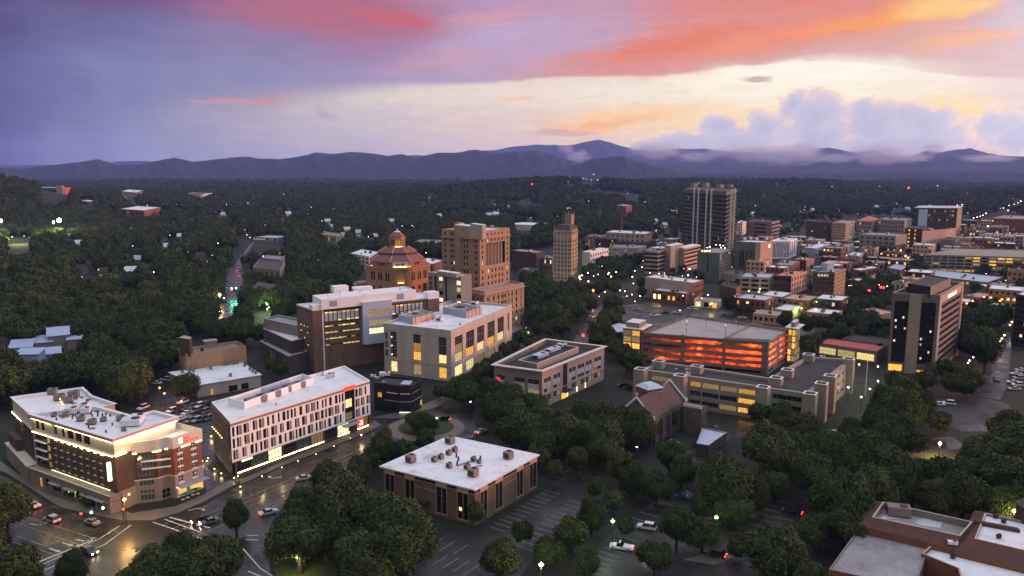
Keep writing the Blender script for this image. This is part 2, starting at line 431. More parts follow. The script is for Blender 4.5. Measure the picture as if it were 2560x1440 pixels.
def wall(mb, A, B, z0, z1, m, rects=(), depth=.3):
    """a wall seen left to right from A to B with real openings and reveals"""
    d = sub(B, A); L = math.hypot(*d)
    if L < .01: return
    ux, uy = d[0] / L, d[1] / L; ix, iy = -uy, ux                   # inward
    X = sorted({0.0, L, *[round(min(max(q, 0), L), 3) for r in rects for q in r[:2]]})
    Z = sorted({z0, z1, *[round(min(max(q, z0), z1), 3) for r in rects for q in r[2:4]]})
    pt = lambda x, z, dd=0.0: (A[0] + ux * x + ix * dd, A[1] + uy * x + iy * dd, z)
    for j in range(len(Z) - 1):
        zc = (Z[j] + Z[j + 1]) / 2; run = None
        act = [r for r in rects if r[2] < zc < r[3]]
        for i in range(len(X) - 1):
            xc = (X[i] + X[i + 1]) / 2
            hole = any(r[0] < xc < r[1] for r in act)
            if not hole and run is None: run = X[i]
            if hole and run is not None:
                mb.poly([pt(run, Z[j]), pt(X[i], Z[j]), pt(X[i], Z[j + 1]), pt(run, Z[j + 1])], m); run = None
        if run is not None: mb.poly([pt(run, Z[j]), pt(L, Z[j]), pt(L, Z[j + 1]), pt(run, Z[j + 1])], m)
    for r in rects:
        a, b, c, e = r[:4]
        mb.poly([pt(a, c), pt(a, e), pt(a, e, depth), pt(a, c, depth)][::-1], m); mb.poly([pt(b, c), pt(b, e), pt(b, e, depth), pt(b, c, depth)], m)
        mb.poly([pt(a, c), pt(b, c), pt(b, c, depth), pt(a, c, depth)], m); mb.poly([pt(a, e), pt(b, e), pt(b, e, depth), pt(a, e, depth)][::-1], m)


def panes(mb, A, B, r, m, depth=.28):
    d = sub(B, A); L = math.hypot(*d); ux, uy = d[0] / L, d[1] / L
    pt = lambda x, z: (A[0] + ux * x - uy * depth, A[1] + uy * x + ux * depth, z)
    mb.poly([pt(r[0], r[2]), pt(r[1], r[2]), pt(r[1], r[3]), pt(r[0], r[3])], m)


def band(mb, A, B, z0, z1, m, out=.15, inn=.0, s0=0.0, s1=None):
    """a strip along a wall standing proud of it"""
    d = sub(B, A); L = math.hypot(*d); ux, uy = d[0] / L, d[1] / L
    s1 = L if s1 is None else s1
    q = lambda x, o: (A[0] + ux * x + uy * o, A[1] + uy * x - ux * o)
    mb.prism([q(s0, out), q(s1, out), q(s1, -inn), q(s0, -inn)], z0, z1, m, bottom=True)


def roofslab(mb, poly, z, par, t, mroof, mpar, mcap=None):
    """flat roof inside a parapet of thickness t rising to z; the roof lies par below"""
    n = len(poly); inner = inset(poly, t)
    for i in range(n):
        j = (i + 1) % n; a, b, c, d = poly[i], poly[j], inner[j], inner[i]
        mb.poly([(a[0], a[1], z), (b[0], b[1], z), (c[0], c[1], z), (d[0], d[1], z)], mcap or mpar)
        mb.poly([(d[0], d[1], z), (c[0], c[1], z), (c[0], c[1], z - par), (d[0], d[1], z - par)], mpar)
    mb.poly([(p[0], p[1], z - par) for p in inner], mroof)


def inset(poly, t):
    n = len(poly); out = []
    for i in range(n):
        p, a, b = poly[i - 1], poly[i], poly[(i + 1) % n]
        d1 = sub(a, p); d2 = sub(b, a); l1 = math.hypot(*d1); l2 = math.hypot(*d2)
        n1 = (-d1[1] / l1, d1[0] / l1); n2 = (-d2[1] / l2, d2[0] / l2)
        k = 1 + n1[0] * n2[0] + n1[1] * n2[1]; k = max(k, .3)
        out.append((a[0] + t * (n1[0] + n2[0]) / k, a[1] + t * (n1[1] + n2[1]) / k))
    return out


def offset(poly, t): return inset(poly, -t)


def quad(N, L, Rr, z):
    """footprint L, N, R, far from three roof corners seen in the photo at height z"""
    n, l, r = P(*N, z)[:2], P(*L, z)[:2], P(*Rr, z)[:2]
    return [l, n, r, (l[0] + r[0] - n[0], l[1] + r[1] - n[1])]


def onwall(u, v, A, B):
    """(distance along the wall, height) of the wall point seen at a pixel"""
    x = (u - 1280) / F; y = (720 - v) / F
    dx, dy, dz = x, math.cos(TH) + y * math.sin(TH), -math.sin(TH) + y * math.cos(TH)
    ex, ey = sub(B, A); det = dx * -ey + ex * dy
    t = (A[0] * -ey + ex * A[1]) / det; k = (dx * A[1] - dy * A[0]) / det
    return k * math.hypot(ex, ey), H + dz * t


def grid(L, z0, z1, nc, nr, fw, fh, m0=0.0, m1=0.0):
    """regular openings: nc x nr bays, each filled to the fractions fw, fh"""
    out = []; cw = (L - m0 - m1) / nc; ch = (z1 - z0) / nr
    for j in range(nr):
        for i in range(nc):
            x = m0 + cw * i + cw * (1 - fw) / 2; z = z0 + ch * j + ch * (1 - fh) / 2
            out.append((x, x + cw * fw, z, z + ch * fh, i, j))
    return out


def ln(a, b): return math.hypot(b[0] - a[0], b[1] - a[1])
def pin(poly, x, y):
    c = False; n = len(poly)
    for i in range(n):
        x1, y1 = poly[i]; x2, y2 = poly[i - 1]
        if (y1 > y) != (y2 > y) and x < (x2 - x1) * (y - y1) / (y2 - y1 + 1e-12) + x1: c = not c
    return c


def hvac(b, p, w, d, h, rz, m=None, name='hvac_unit'):
    k = (round(w, 1), round(d, 1), round(h, 1), (m or m_grey).name)
    if k not in WINC:
        q = MB(); q.box((0, 0, .25), (w, d, h), m or m_grey); q.box((0, 0, 0), (w * .9, d * .9, .24), m_dark)
        q.cyl((w * .2, 0, h + .26), min(w, d) * .3, .2, m_dark, 8); q.box((-w * .52, 0, .5), (.06, d * .7, h * .6), m_dark)
        WINC[k] = q.mesh(name)
    b.inst(name, WINC[k], p, rz)


# ---- later sections follow
# ---------------------------------------------------------------- ground and hills
def hgt(x, y):
    r = math.hypot(x, y)
    k = min(1, max(0, (r - 1250) / 1500)); k2 = min(1, max(0, (r - 2500) / 4000))
    h = k * 9 * (math.sin(x * .0043 + 1.1) * math.sin(y * .0037 + .4) + .6 * math.sin(x * .0091 - y * .006 + 2))
    h += k2 * 11 * (math.sin(x * .0017 + y * .0011) * math.sin(y * .0013 - x * .0004 + 1.7) + .5 * math.sin(x * .0037 + .3) * math.sin(y * .0041))
    h += 76 * math.exp(-((x + 1000) / 163) ** 2 / 2 - ((y - 1350) / 200) ** 2 / 2)
    h += 34 * math.exp(-((x - 190) / 330) ** 2 / 2 - ((y - 2250) / 260) ** 2 / 2)
    h += 22 * math.exp(-((x - 800) / 400) ** 2 / 2 - ((y - 2900) / 300) ** 2 / 2)
    return h - 46 * k2


m_ground = M('city_ground', (.022, .024, .015), .95, .3, .05, 5)
gb = bpy.data.meshes.new('ground')
azs = [math.radians(a) for a in list(np.arange(-180, -44, 6)) + list(np.arange(-44, 44, .6)) + list(np.arange(44, 180, 6))]
rs = [40.0, 400, 1200] + [1200 * 1.045 ** k for k in range(1, 62)]
V = [(0, 0, 0)]; Fc = []
for r in rs:
    for a in azs: V.append((r * math.sin(a), r * math.cos(a), hgt(r * math.sin(a), r * math.cos(a)) if r > 1190 else 0))
na = len(azs)
for i in range(na): Fc.append((0, 1 + (i + 1) % na, 1 + i))
for j in range(len(rs) - 1):
    for i in range(na):
        k = (i + 1) % na; Fc.append((1 + j * na + i, 1 + j * na + k, 1 + (j + 1) * na + k, 1 + (j + 1) * na + i))
gb.from_pydata(V, [], Fc); gb.materials.append(m_ground); gb.update()
go = link('ground', gb); go['kind'] = 'structure'; RMAX = rs[-1]

m_mtn = M('mountain_forest', (.016, .017, .026), .95, .3, .004, 6)


def ridge(D, pts, w, seed, base=-70):
    rr = random.Random(seed); ph = [(rr.uniform(0, 6), rr.uniform(.7, 1.3)) for _ in range(10)]
    prof = sorted((azel(u, v)[0], D * math.tan(math.radians(azel(u, v)[1])) + H) for u, v in pts)
    xs = [p[0] for p in prof]; zs = [p[1] for p in prof]
    A = np.arange(xs[0], xs[-1], .12); T = np.linspace(-1, 1, 17)
    V = []; Fc = []
    wv = [(rr.uniform(0, 6.28), D * rr.uniform(.012, .05) * .75 ** k, rr.uniform(0, 6.28)) for k in range(9)]
    for a in A:
        zt = float(np.interp(a, xs, zs)); zt += D * .00030 * sum(math.sin(a * 2.3 * (1.6 ** k) + ph[k][0]) * .6 ** k for k in range(6))
        ef = min(1, (a - xs[0]) / 1.5, (xs[-1] - a) / 1.5); zt = base + (zt - base) * max(0, ef) ** .5
        for t in T:
            r = D + t * w; x, y = r * math.sin(math.radians(a)), r * math.cos(math.radians(a))
            nz = sum(math.sin((x * math.cos(th_) + y * math.sin(th_)) / wl * 6.28 + p_) * wl for th_, wl, p_ in wv) / (D * .12)
            s = max(0, 1 - abs(t) ** 1.25) * (1 + .34 * nz * min(1, abs(t) * 4))
            V.append((x, y, base + (zt - base) * max(0, min(1.02, s))))
    n = len(T)
    for i in range(len(A) - 1):
        for j in range(n - 1): Fc.append((i * n + j, (i + 1) * n + j, (i + 1) * n + j + 1, i * n + j + 1))
    me = bpy.data.meshes.new('mountains'); me.from_pydata(V, [], Fc); me.materials.append(m_mtn)
    me.polygons.foreach_set('use_smooth', [True] * len(Fc)); me.update()
    o = link('mountains', me); o['kind'] = 'structure'; return o


ridge(15000, [(-1500, 408), (-700, 406), (0, 412), (130, 413), (240, 408), (300, 403), (340, 402), (375, 404), (420, 410), (900, 396), (1040, 387), (1060, 388), (1130, 384), (1240, 374), (1290, 366), (1340, 361), (1400, 364), (1440, 360), (1470, 354), (1500, 349), (1530, 357), (1580, 373), (1640, 377), (1700, 371),
              (1760, 372), (1830, 379), (1900, 382), (2000, 377), (2035, 371), (2070, 369), (2110, 377), (2150, 381), (2185, 377), (2215, 390), (2260, 392), (2310, 379), (2350, 380), (2380, 375), (2425, 370), (2470, 384), (2520, 389), (2560, 392), (2800, 380), (3400, 398), (4200, 405)], 2200, 3)
ridge(10800, [(1500, 432), (1600, 418), (1700, 404), (1780, 400), (1850, 408), (1950, 414), (2050, 402), (2150, 398), (2250, 408), (2340, 396), (2430, 390), (2500, 398), (2620, 394), (3000, 402), (3800, 408)], 1800, 5)
ridge(7300, [(-1600, 412), (-700, 410), (-200, 416), (0, 420), (60, 421), (130, 413), (200, 404), (245, 399), (290, 411), (340, 412), (380, 405), (435, 393), (480, 405), (520, 400), (560, 396), (620, 391), (660, 397), (700, 398), (740, 392), (790, 382), (830, 384), (880, 380), (940, 384), (975, 390), (1005, 385), (1040, 394),
              (1090, 383), (1150, 380), (1190, 374), (1240, 382), (1290, 380), (1340, 375), (1380, 386), (1430, 402), (1500, 424), (1600, 436)], 1300, 8)
ridge(6100, [(1330, 436), (1400, 424), (1450, 408), (1490, 396), (1530, 390), (1565, 393), (1610, 406), (1660, 420), (1740, 432), (1900, 430), (2100, 432), (2300, 428), (2600, 432), (3300, 430)], 700, 11)


# ---------------------------------------------------------------- roads, lots, pavements
def sheet(name, pts, z, m, label=None):
    b = MB(); b.poly([P(u, v, z) for u, v in pts], m)
    return structure(name, b, label)


def kerbed(name, pts, h, m, mk=None, label=None):
    """raised pavement or island"""
    b = MB(); q = [P(u, v, 0)[:2] for u, v in pts]
    ar = sum(q[i - 1][0] * q[i][1] - q[i][0] * q[i - 1][1] for i in range(len(q)))
    if ar < 0: q = q[::-1]
    b.prism(q, 0, h, m_conc, m)
    return structure(name, b, label)


def line(b, a, c, w, m, z, dash=None, px=True):
    """painted line on the ground between two pixels"""
    A = Vector(P(*a, z)) if px else Vector((*a, z)); C = Vector(P(*c, z)) if px else Vector((*c, z)); d = C - A; L = d.length; d.normalize(); n = Vector((-d.y, d.x, 0)) * w / 2
    s = 0
    while s < L:
        e = min(L, s + (dash[0] if dash else L)); p, q = A + d * s, A + d * e
        b.poly([p - n, q - n, q + n, p + n], m); s = e + (dash[1] if dash else 1)


sheet('road', [(-60, 1165), (20, 1195), (70, 1225), (150, 1280), (300, 1312), (385, 1311), (450, 1292), (510, 1264), (600, 1214), (700, 1172), (850, 1112), (940, 1078), (960, 1052), (1020, 1040), (1090, 1012), (1140, 985), (1190, 965), (1215, 975), (1190, 1010), (1180, 1040), (1195, 1080), (1180, 1095), (1090, 1100), (1000, 1130), (900, 1170),
               (860, 1200), (720, 1262), (682, 1300), (660, 1360), (680, 1440), (690, 1500), (-120, 1500)], .02, m_asph)
sheet('parking_lot', [(930, 1270), (1186, 1330), (1352, 1232), (1420, 1185), (1500, 1190), (1520, 1230), (1440, 1300), (1330, 1400), (1270, 1480), (860, 1480), (1000, 1380)], .016, m_lot)
sheet('parking_lot', [(1430, 1460), (1480, 1385), (1560, 1300), (1640, 1250), (1720, 1225), (1775, 1265), (1800, 1330), (1740, 1460)], .016, m_lot)
sheet('parking_lot', [(1750, 1460), (1800, 1370), (1930, 1230), (2080, 1210), (2120, 1290), (2070, 1400), (2050, 1460)], .012, m_lot)
sheet('parking_lot', [(2330, 1000), (2420, 985), (2520, 1010), (2560, 1060), (2560, 1080), (2400, 1078), (2340, 1040)], .016, m_lot)
sheet('parking_lot', [(380, 985), (440, 975), (540, 985), (545, 1060), (530, 1085), (420, 1050), (340, 1035)], .016, m_lot)
sheet('parking_lot', [(1490, 770), (1640, 755), (1800, 775), (2000, 790), (2040, 830), (1990, 850), (1600, 830), (1500, 820)], .016, m_lot)
sheet('road', [(600, 600), (640, 600), (602, 655), (608, 700), (598, 780), (560, 800), (535, 800), (548, 730), (566, 690), (580, 650)], .02, m_asph)
sheet('road', [(1420, 880), (1445, 830), (1480, 775), (1540, 740), (1570, 740), (1500, 790), (1475, 830), (1462, 890)], .02, m_asph)
sheet('road', [(2440, 990), (2470, 940), (2495, 870), (2510, 830), (2524, 830), (2530, 880), (2520, 960), (2500, 1000)], .02, m_asph)
sheet('road', [(500, 1080), (530, 1085), (600, 1150), (580, 1210), (520, 1240), (500, 1180)], .024, m_asph)
sheet('road', [(1700, 1150), (1760, 1075), (1850, 1050), (2000, 1085), (2200, 1110), (2380, 1090), (2420, 1120), (2200, 1140), (1960, 1120), (1830, 1090), (1760, 1160)], .024, m_asph)
sheet('lawn', [(508, 1152), (540, 1158), (595, 1192), (590, 1198), (560, 1190), (520, 1172)], .10, m_grass)
sheet('lawn', [(2090, 985), (2140, 960), (2200, 965), (2220, 980), (2160, 1000), (2090, 1000)], .05, m_grass)
kerbed('pavement', [(-60, 1150), (20, 1185), (75, 1220), (150, 1268), (300, 1300), (385, 1300), (450, 1280), (506, 1256), (590, 1210), (575, 1200), (508, 1238), (440, 1266), (330, 1284), (290, 1270), (150, 1232), (60, 1195), (-60, 1110)], .14, m_walk)
kerbed('pavement', [(600, 1200), (602, 1211), (700, 1166), (850, 1108), (938, 1072), (952, 1062), (935, 1050), (925, 1064), (800, 1116)], .14, m_walk)
kerbed('pavement', [(930, 1045), (1000, 1046), (1090, 1018), (1140, 990), (1125, 985), (1050, 1015), (990, 1032)], .14, m_walk)
ring = [P(1065, 1062)[:2]]
rb = MB(); cxy = P(1065, 1070)[:2]
rb.prism([(cxy[0] + 13.5 * math.cos(t * .2618), cxy[1] + 13.5 * math.sin(t * .2618)) for t in range(24)], 0, .12, m_conc, M('brick_apron', (.17, .14, .115), .8, .12, .5))
rb.prism([(cxy[0] + 9.5 * math.cos(t * .2618), cxy[1] + 9.5 * math.sin(t * .2618)) for t in range(24)], .12, .3, m_conc, m_grass); structure('roundabout_island', rb)
kerbed('traffic_island', [(700, 1275), (760, 1250), (860, 1210), (905, 1190), (930, 1230), (960, 1290), (1010, 1380), (900, 1470), (700, 1470), (672, 1370), (680, 1310)], .12, m_grass)
kerbed('traffic_island', [(1710, 1400), (1800, 1372), (1830, 1395), (1790, 1412)], .12, m_walk)
kerbed('kerb_strip', [(1352, 1395), (1440, 1318), (1520, 1258), (1535, 1262), (1460, 1330), (1372, 1402)], .12, m_grass)
mk = MB()
for a, c, w in [((82, 1411), (232, 1350), .5), ((80, 1423), (250, 1346), .28), ((250, 1346), (300, 1314), .28), ((95, 1432), (262, 1361), .28), ((262, 1361), (328, 1312), .28),
                ((382, 1305), (520, 1352), .34), ((412, 1298), (500, 1330), .34), ((424, 1293), (525, 1320), .5), ((608, 1372), (650, 1420), .3), ((650, 1420), (690, 1446), .3), ((620, 1428), (660, 1444), .3), ((613, 1349), (646, 1350), .3), ((618, 1339), (646, 1338), .3)]:
    line(mk, a, c, w, m_paint, .034)
for a, c, w, d in [((60, 1290), (240, 1348), .16, None), ((50, 1310), (200, 1363), .16, None), ((40, 1340), (165, 1382), .16, None), ((30, 1355), (150, 1390), .16, None), ((40, 1228), (330, 1345), .16, (3, 6)),
                   ((440, 1330), (960, 1110), .16, None), ((430, 1322), (950, 1104), .16, None), ((480, 1345), (900, 1165), .16, None), ((410, 1310), (930, 1092), .16, (3, 7)), ((460, 1340), (930, 1128), .16, (3, 7)), ((640, 1285), (880, 1180), .2, None)]:
    line(mk, a, c, w, m_ypaint, .034, d)


def arrow(u, v, az, bend=0):
    p = P(u, v); a = math.radians(az); f = Vector((math.sin(a), math.cos(a), 0)); r = Vector((f.y, -f.x, 0)); o = Vector((p[0], p[1], .034))
    q = lambda x, y: o + r * x + f * y
    mk.poly([q(-.16, -2), q(.16, -2), q(.16, .6), q(-.16, .6)], m_paint)
    if bend: mk.poly([q(-.16, .6), q(.16, .6), q(1.0 * bend, 1.2), q(.7 * bend, 1.5)][:: (1 if bend > 0 else -1)], m_paint); o = q(.9 * bend, 1.0); f, r = (f * .4 + r * bend * .9).normalized(), (r * .4 - f * bend * .9)
    mk.poly([q(-.6, .6), q(.6, .6), q(0, 1.9)], m_paint)


for u, v, az, bd in [(88, 1312, 110, -1), (205, 1352, 110, -1), (170, 1361, 115, 0), (138, 1376, 115, 0), (100, 1393, 115, 1), (490, 1272, 55, 1), (690, 1195, 240, 1), (765, 1196, 60, -1)]: arrow(u, v, az, bd)
structure('road_markings', mk)
pk = MB()


def bays(a, c, n, L, az, w=.13):
    """parking bay lines set out between two pixels"""
    A, C = P(*a)[:2], P(*c)[:2]; t = math.radians(az)
    for i in range(n):
        p = lerp2(A, C, i / (n - 1)); line(pk, p, (p[0] + L * math.sin(t), p[1] + L * math.cos(t)), w, m_ypaint, .03, px=False)


bays((1222, 1316), (1362, 1226), 12, 5, 125)
bays((1332, 1378), (1462, 1262), 12, -5, 125)
bays((1105, 1345), (1170, 1362), 3, 5.5, 215)
bays((1120, 1388), (1200, 1410), 4, 6, 215)
bays((1450, 1420), (1545, 1340), 9, 5, 125)
bays((1560, 1310), (1660, 1240), 6, 5, 125)
bays((1825, 1330), (1930, 1250), 8, 5, 120)
bays((1860, 1400), (2000, 1290), 9, -5, 120)
bays((1360, 1172), (1480, 1205), 6, 5, 35)
bays((2420, 1070), (2540, 1040), 9, 5, 200)
structure('parking_lines', pk)
# ---------------------------------------------------------------- building kit
def block(b, poly, z0, z1, mw, mr, par=.9, t=.45, mcap=None, holes=None, depth=.3, mwin=None, name='wall', skip=()):
    holes = holes or {}; mb = MB(); n = len(poly)
    for i in range(n):
        if i in skip: continue
        wall(mb, poly[i], poly[(i + 1) % n], z0, z1, mw, holes.get(i, ()), depth)
    b.part(name, mb)
    r = MB(); roofslab(r, poly, z1, par, t, mr, mw, mcap or mw); b.part('roof', r)
    b.polys.append(poly)


def fill(b, A, B, rects, pick, frame=None, nx=2, ny=2, depth=.28, parts=True, name='window'):
    st = MB()
    for r in rects:
        m = pick(r)
        if m is None: continue
        if parts: b.window(A, B, r, m, frame, nx, ny, depth, name, label='lit window' if m.name.startswith('lit') else None)
        else: panes(st, A, B, r, m, depth)
    if st.f: b.part('windows', st, kind='stuff')


def picker(p, lits, dark=None, seed=1):
    rr = random.Random(seed)
    return lambda r: rr.choice(lits) if rr.random() < p else (dark or m_glass)


TXT = {}


def sign(b, text, A, B, s, z, size, m, out=.12, name='sign_lettering', squeeze=1.0, align='CENTER'):
    d = sub(B, A); L = math.hypot(*d); ux, uy = d[0] / L, d[1] / L
    cu = bpy.data.curves.new(name, 'FONT'); cu.body = text; cu.size = size; cu.align_x = align; cu.extrude = .05
    cu.materials.append(m); cu.resolution_u = 3
    p = (A[0] + ux * s + uy * out, A[1] + uy * s - ux * out, z)
    tmp = bpy.data.objects.new(name, cu); COL.objects.link(tmp); dg = bpy.context.evaluated_depsgraph_get(); dg.update()
    me = bpy.data.meshes.new_from_object(tmp.evaluated_get(dg)); bpy.data.objects.remove(tmp)
    o = link(name, me, b.o, (p[0] - b.at[0], p[1] - b.at[1], z)); o.rotation_euler = (math.pi / 2, 0, math.atan2(uy, ux)); o.scale = (squeeze, 1, 1)
    return o


def plate(b, name, A, B, s0, s1, z0, z1, m, out=.15, inn=0.0, label=None):
    q = MB(); band(q, A, B, z0, z1, m, out, inn, s0, s1); return b.part(name, q, label=label)


def bands(b, name, A, B, z0, z1, m, out=.15, inn=0.0, spans=None):
    """separate strips of one kind along a wall, each a part"""
    for s0, s1 in spans or [(0, ln(A, B))]:
        q = MB(); band(q, A, B, z0, z1, m, out, inn, s0, s1); b.part(name, q)


def su(u, v, A, B): return onwall(u, v, A, B)[0]


# ---------------------------------------------------------------- flat roofed office block in the foreground
q = quad((1188, 1224.7), (948, 1165), (1349.5, 1136), 10)
b = Bld('office_block', 'square brown brick office block with a large white flat roof and tall dark window slots', 'office building', q[1])
w = inset(q, .7); hs = {}; LW = ln(w[0], w[1]); RW = ln(w[1], w[2])
slots = {0: [(963, 985.5, 1190), (1013, 1036, 1205), (1091, 1116, 1225), (1144, 1170, 1245)], 1: [(1201, 1217.5, 1235), (1239, 1256, 1215), (1292, 1307, 1175), (1325, 1341, 1160)]}
rect = {}
for e in (0, 1):
    A, B = w[e], w[e + 1]; rect[e] = [(su(a, v, A, B), su(c, v, A, B), .9, 8.0) for a, c, v in slots[e]]
for e in (2, 3):
    L = ln(w[e], w[(e + 1) % 4]); rect[e] = [(L * f, L * f + 2.9, .9, 8.0) for f in (.08, .3, .58, .82)]
mw = MB(); cl = {}
for e in range(4):
    A, B = w[e], w[(e + 1) % 4]; L = ln(A, B); xs = [0] + [x for r in rect[e] for x in r[:2]] + [L]
    cl[e] = [(xs[i] + .12, xs[i + 1] - .12, 8.55, 9.5) for i in range(0, len(xs), 2)]
    wall(mw, A, B, 0, 9.6, m_brown, rect[e] + cl[e], .25)
b.part('wall', mw); b.polys.append(q)
ro = MB(); ro.prism(q, 9.6, 9.97, m_cap, m_white, bottom=True); b.part('roof', ro)
for e in range(4):
    A, B = w[e], w[(e + 1) % 4]
    for r in rect[e]:
        o = b.window(A, B, r, m_glass, m_dframe, 2, 6, .24)
        fr = MB(); s0, s1 = r[:2]
        for x in (s0 - .16, s1 + .04): band(fr, A, B, .75, 8.3, m_beige, .1, 0, x, x + .14)
        band(fr, A, B, .72, .88, m_beige, .11, 0, s0 - .16, s1 + .18); band(fr, A, B, 8.02, 9.59, m_peach, .12, 0, s0 - .16, s1 + .18)
        mid = (s0 + s1) / 2; band(fr, A, B, .9, 8.0, m_brown, -.05, .2, mid - .22, mid + .22); b.part('window_surround', fr)
    for r in cl[e]: b.window(A, B, r, m_glass, m_dframe, max(1, round((r[1] - r[0]) / 1.6)), 1, .24, 'clerestory_window')
    bands(b, 'trim_band', A, B, 8.3, 8.45, m_beige, .06, 0, [r[:2] for r in cl[e]])
b.window(w[0], w[1], (su(1147, 1270, w[0], w[1]), su(1154, 1270, w[0], w[1]), 3.0, 4.0), l_yel, None, 1, 1, .1, label='lit window')
sign(b, 'ONE OAK PLAZA', w[0], w[1], su(1064, 1230, w[0], w[1]), 6.3, .85, m_beige)
sign(b, 'ONE OAK PLAZA', w[1], w[2], su(1273, 1210, w[1], w[2]), 6.3, .85, m_beige)
dk = MB(); s = su(1061, 1275, w[0], w[1]); band(dk, w[0], w[1], 3.0, 3.3, m_dark, 1.8, 0, s - 2, s + 2); b.part('entrance_canopy', dk)
rz = math.atan2(q[2][1] - q[1][1], q[2][0] - q[1][0])
for u, v, sz in [(1125, 1108, 2.2), (1027, 1155, 2.2), (1271, 1146, 2.2), (1183, 1190, 2.2), (1137, 1129, 1.3), (1122, 1137, 1.3), (1102, 1147, 1.3), (1086, 1154, 1.3), (1123, 1169, 1.3), (1168, 1173, 1.4), (1184, 1153, 1.2), (1198, 1158, 1)]:
    hvac(b, P(u, v, 9.97), sz, sz, sz * .8, rz, m_taupe)
for u0, v0, u1, v1 in [(1143, 1164, 1180, 1152), (1183, 1168, 1205, 1163)]: pp = MB(); pp.tube(P(u0, v0, 10.4), P(u1, v1, 10.4), .15, m_dark); b.part('roof_pipe', pp)
for u, v in [(1143, 1164), (1146, 1152), (1141, 1143), (1201, 1150)]: pp = MB(); pp.cyl(P(u, v, 9.97), .25, 1.2, m_dark, 8); b.part('roof_vent', pp)

# ---------------------------------------------------------------- long white panelled building
z = 16.5; q = quad((575, 1056), (528, 1005), (924, 950), z)
b = Bld('panelled_building', 'long white building with three rows of narrow windows over a lit glass street floor', 'building', q[1])
A, B = q[1], q[2]; RW = ln(A, B); rr = random.Random(4)
sa, sb = su(862, 1000, A, B), su(887, 1000, A, B)
rec = []; tanp = []
for j, z0 in enumerate((4.9, 8.4, 11.9)):
    x = .5
    while x < RW - 1.6:
        if sa - 1.2 < x < sb: x = sb + .3; continue
        wv = rr.choice((.75, .85, 1.2)); rec.append((x, x + wv, z0, z0 + 2.9, 0)); x += wv
        if rr.random() < .42 and not (sa - 1.6 < x < sb):
            x += .06; wv = rr.choice((.7, 1.0)); tanp.append((x, x + wv, z0, z0 + 2.9)); x += wv
        x += rr.choice((.5, .6, 1.0, 1.3))
slot = (sa, sb, 4.6, 15.1); gl = []
x = .8
while x < RW - 3:
    if sa - 3 < x < sb: x = sb + .4; continue
    gl.append((x, min(x + 5.0, RW - .5), .5, 3.7)); x += 5.6
mb = MB(); wall(mb, A, B, 4.3, 15.2, m_whitep, rec + tanp + [slot], .3); b.part('wall', mb, label='white panelled street wall')
mb = MB(); wall(mb, A, B, 15.2, 15.9, m_taupe); wall(mb, A, B, 15.9, z, m_whitep); b.part('parapet', mb)
for r in rec: b.window(A, B, r, m_glass, m_dframe, 1 if r[1] - r[0] < 1 else 2, 1, .28)
tp = {}
for r in tanp:
    k = round(r[1] - r[0], 2)
    if k not in tp:
        t = MB(); t.prism([(0, -.05), (k, -.05), (k, .0), (0, .0)], 0, 2.9, m_taupe, bottom=True); tp[k] = t.mesh('facade_panel')
    d = sub(B, A); ux, uy = d[0] / RW, d[1] / RW; b.inst('facade_panel', tp[k], (A[0] + ux * r[0] - uy * .12, A[1] + uy * r[0] + ux * .12, r[2]), math.atan2(uy, ux))
b.window(A, B, (sa, sb, 4.6, 15.1), m_glass, m_dframe, 2, 4, .25, 'stair_glazing')
b.window(A, B, (sa + .3, sb - 1.2, 9.2, 12.2), l_yel, m_dframe, 1, 2, .18, label='lit window'); b.window(A, B, (sa + .3, sb - 1.2, 5.0, 7.6), l_dim, m_dframe, 1, 2, .18)
plate(b, 'red_sign', A, B, sa - .3, sb + .2, 15.35, 16.6, e_redsign, .3)
mb = MB(); wall(mb, offset(q, -1.0)[1], offset(q, -1.0)[2], 0, 4.2, m_dkbrown, gl, .2); b.part('street_wall', mb)
A2, B2 = offset(q, -1.0)[1], offset(q, -1.0)[2]
for i, r in enumerate(gl): b.window(A2, B2, r, [m_glass, m_tealglass, l_dim][i % 3] if i not in (2, 7) else l_pale, m_dframe, 4, 2, .18, 'shop_window')
bands(b, 'light_strip', A2, B2, .12, .3, e_strip, .2, -.04, [r[:2] for i, r in enumerate(gl) if i != 6])
st = MB(); st.prism(q, 4.1, 4.32, m_taupe, bottom=True); b.part('soffit', st)
plate(b, 'canopy', A, B, sa - 2, sb + .5, 3.6, 3.85, m_grey, 2.6)
s = su(905, 1060, A, B); plate(b, 'red_sign', A, B, s - 1.4, s + 1.3, .9, 3.6, e_redsign, -.55, .8); plate(b, 'sign_emblem', A, B, s - .6, s + .7, 1.5, 3.0, e_pale, -.45, .52)
plate(b, 'planter_bench', A, B, s - 4, s + 3.5, .1, .6, m_tan, 2.4, -1.6)
s = su(623, 1166, A, B); plate(b, 'shop_sign', A, B, s - 1.8, s + 1.8, 3.2, 3.7, e_pale, -.7, .95)
L0, N0 = q[0], q[1]; LL = ln(L0, N0); gr = grid(LL, .6, 15.2, 11, 4, .62, .86, .4, 3.0)
mb = MB(); wall(mb, L0, N0, 0, z, m_taupe, gr, .35); wall(mb, q[2], q[3], 0, z, m_taupe); wall(mb, q[3], q[0], 0, z, m_whitep); b.part('wall', mb, label='taupe end wall')
fill(b, L0, N0, gr, picker(.06, [l_dim, l_yel], m_tealglass, 3), m_frame, 1, 2, .3)
st = MB(); st.ball((0, 0, 0), .16, e_gold, 6); st = st.mesh('wall_light'); d = sub(N0, L0); [b.inst('wall_light', st, (L0[0] + d[0] * f - 0 + d[1] / LL * .35, L0[1] + d[1] * f - d[0] / LL * .35, 8.9)) for f in (.06, .16, .26, .36, .46, .56)]
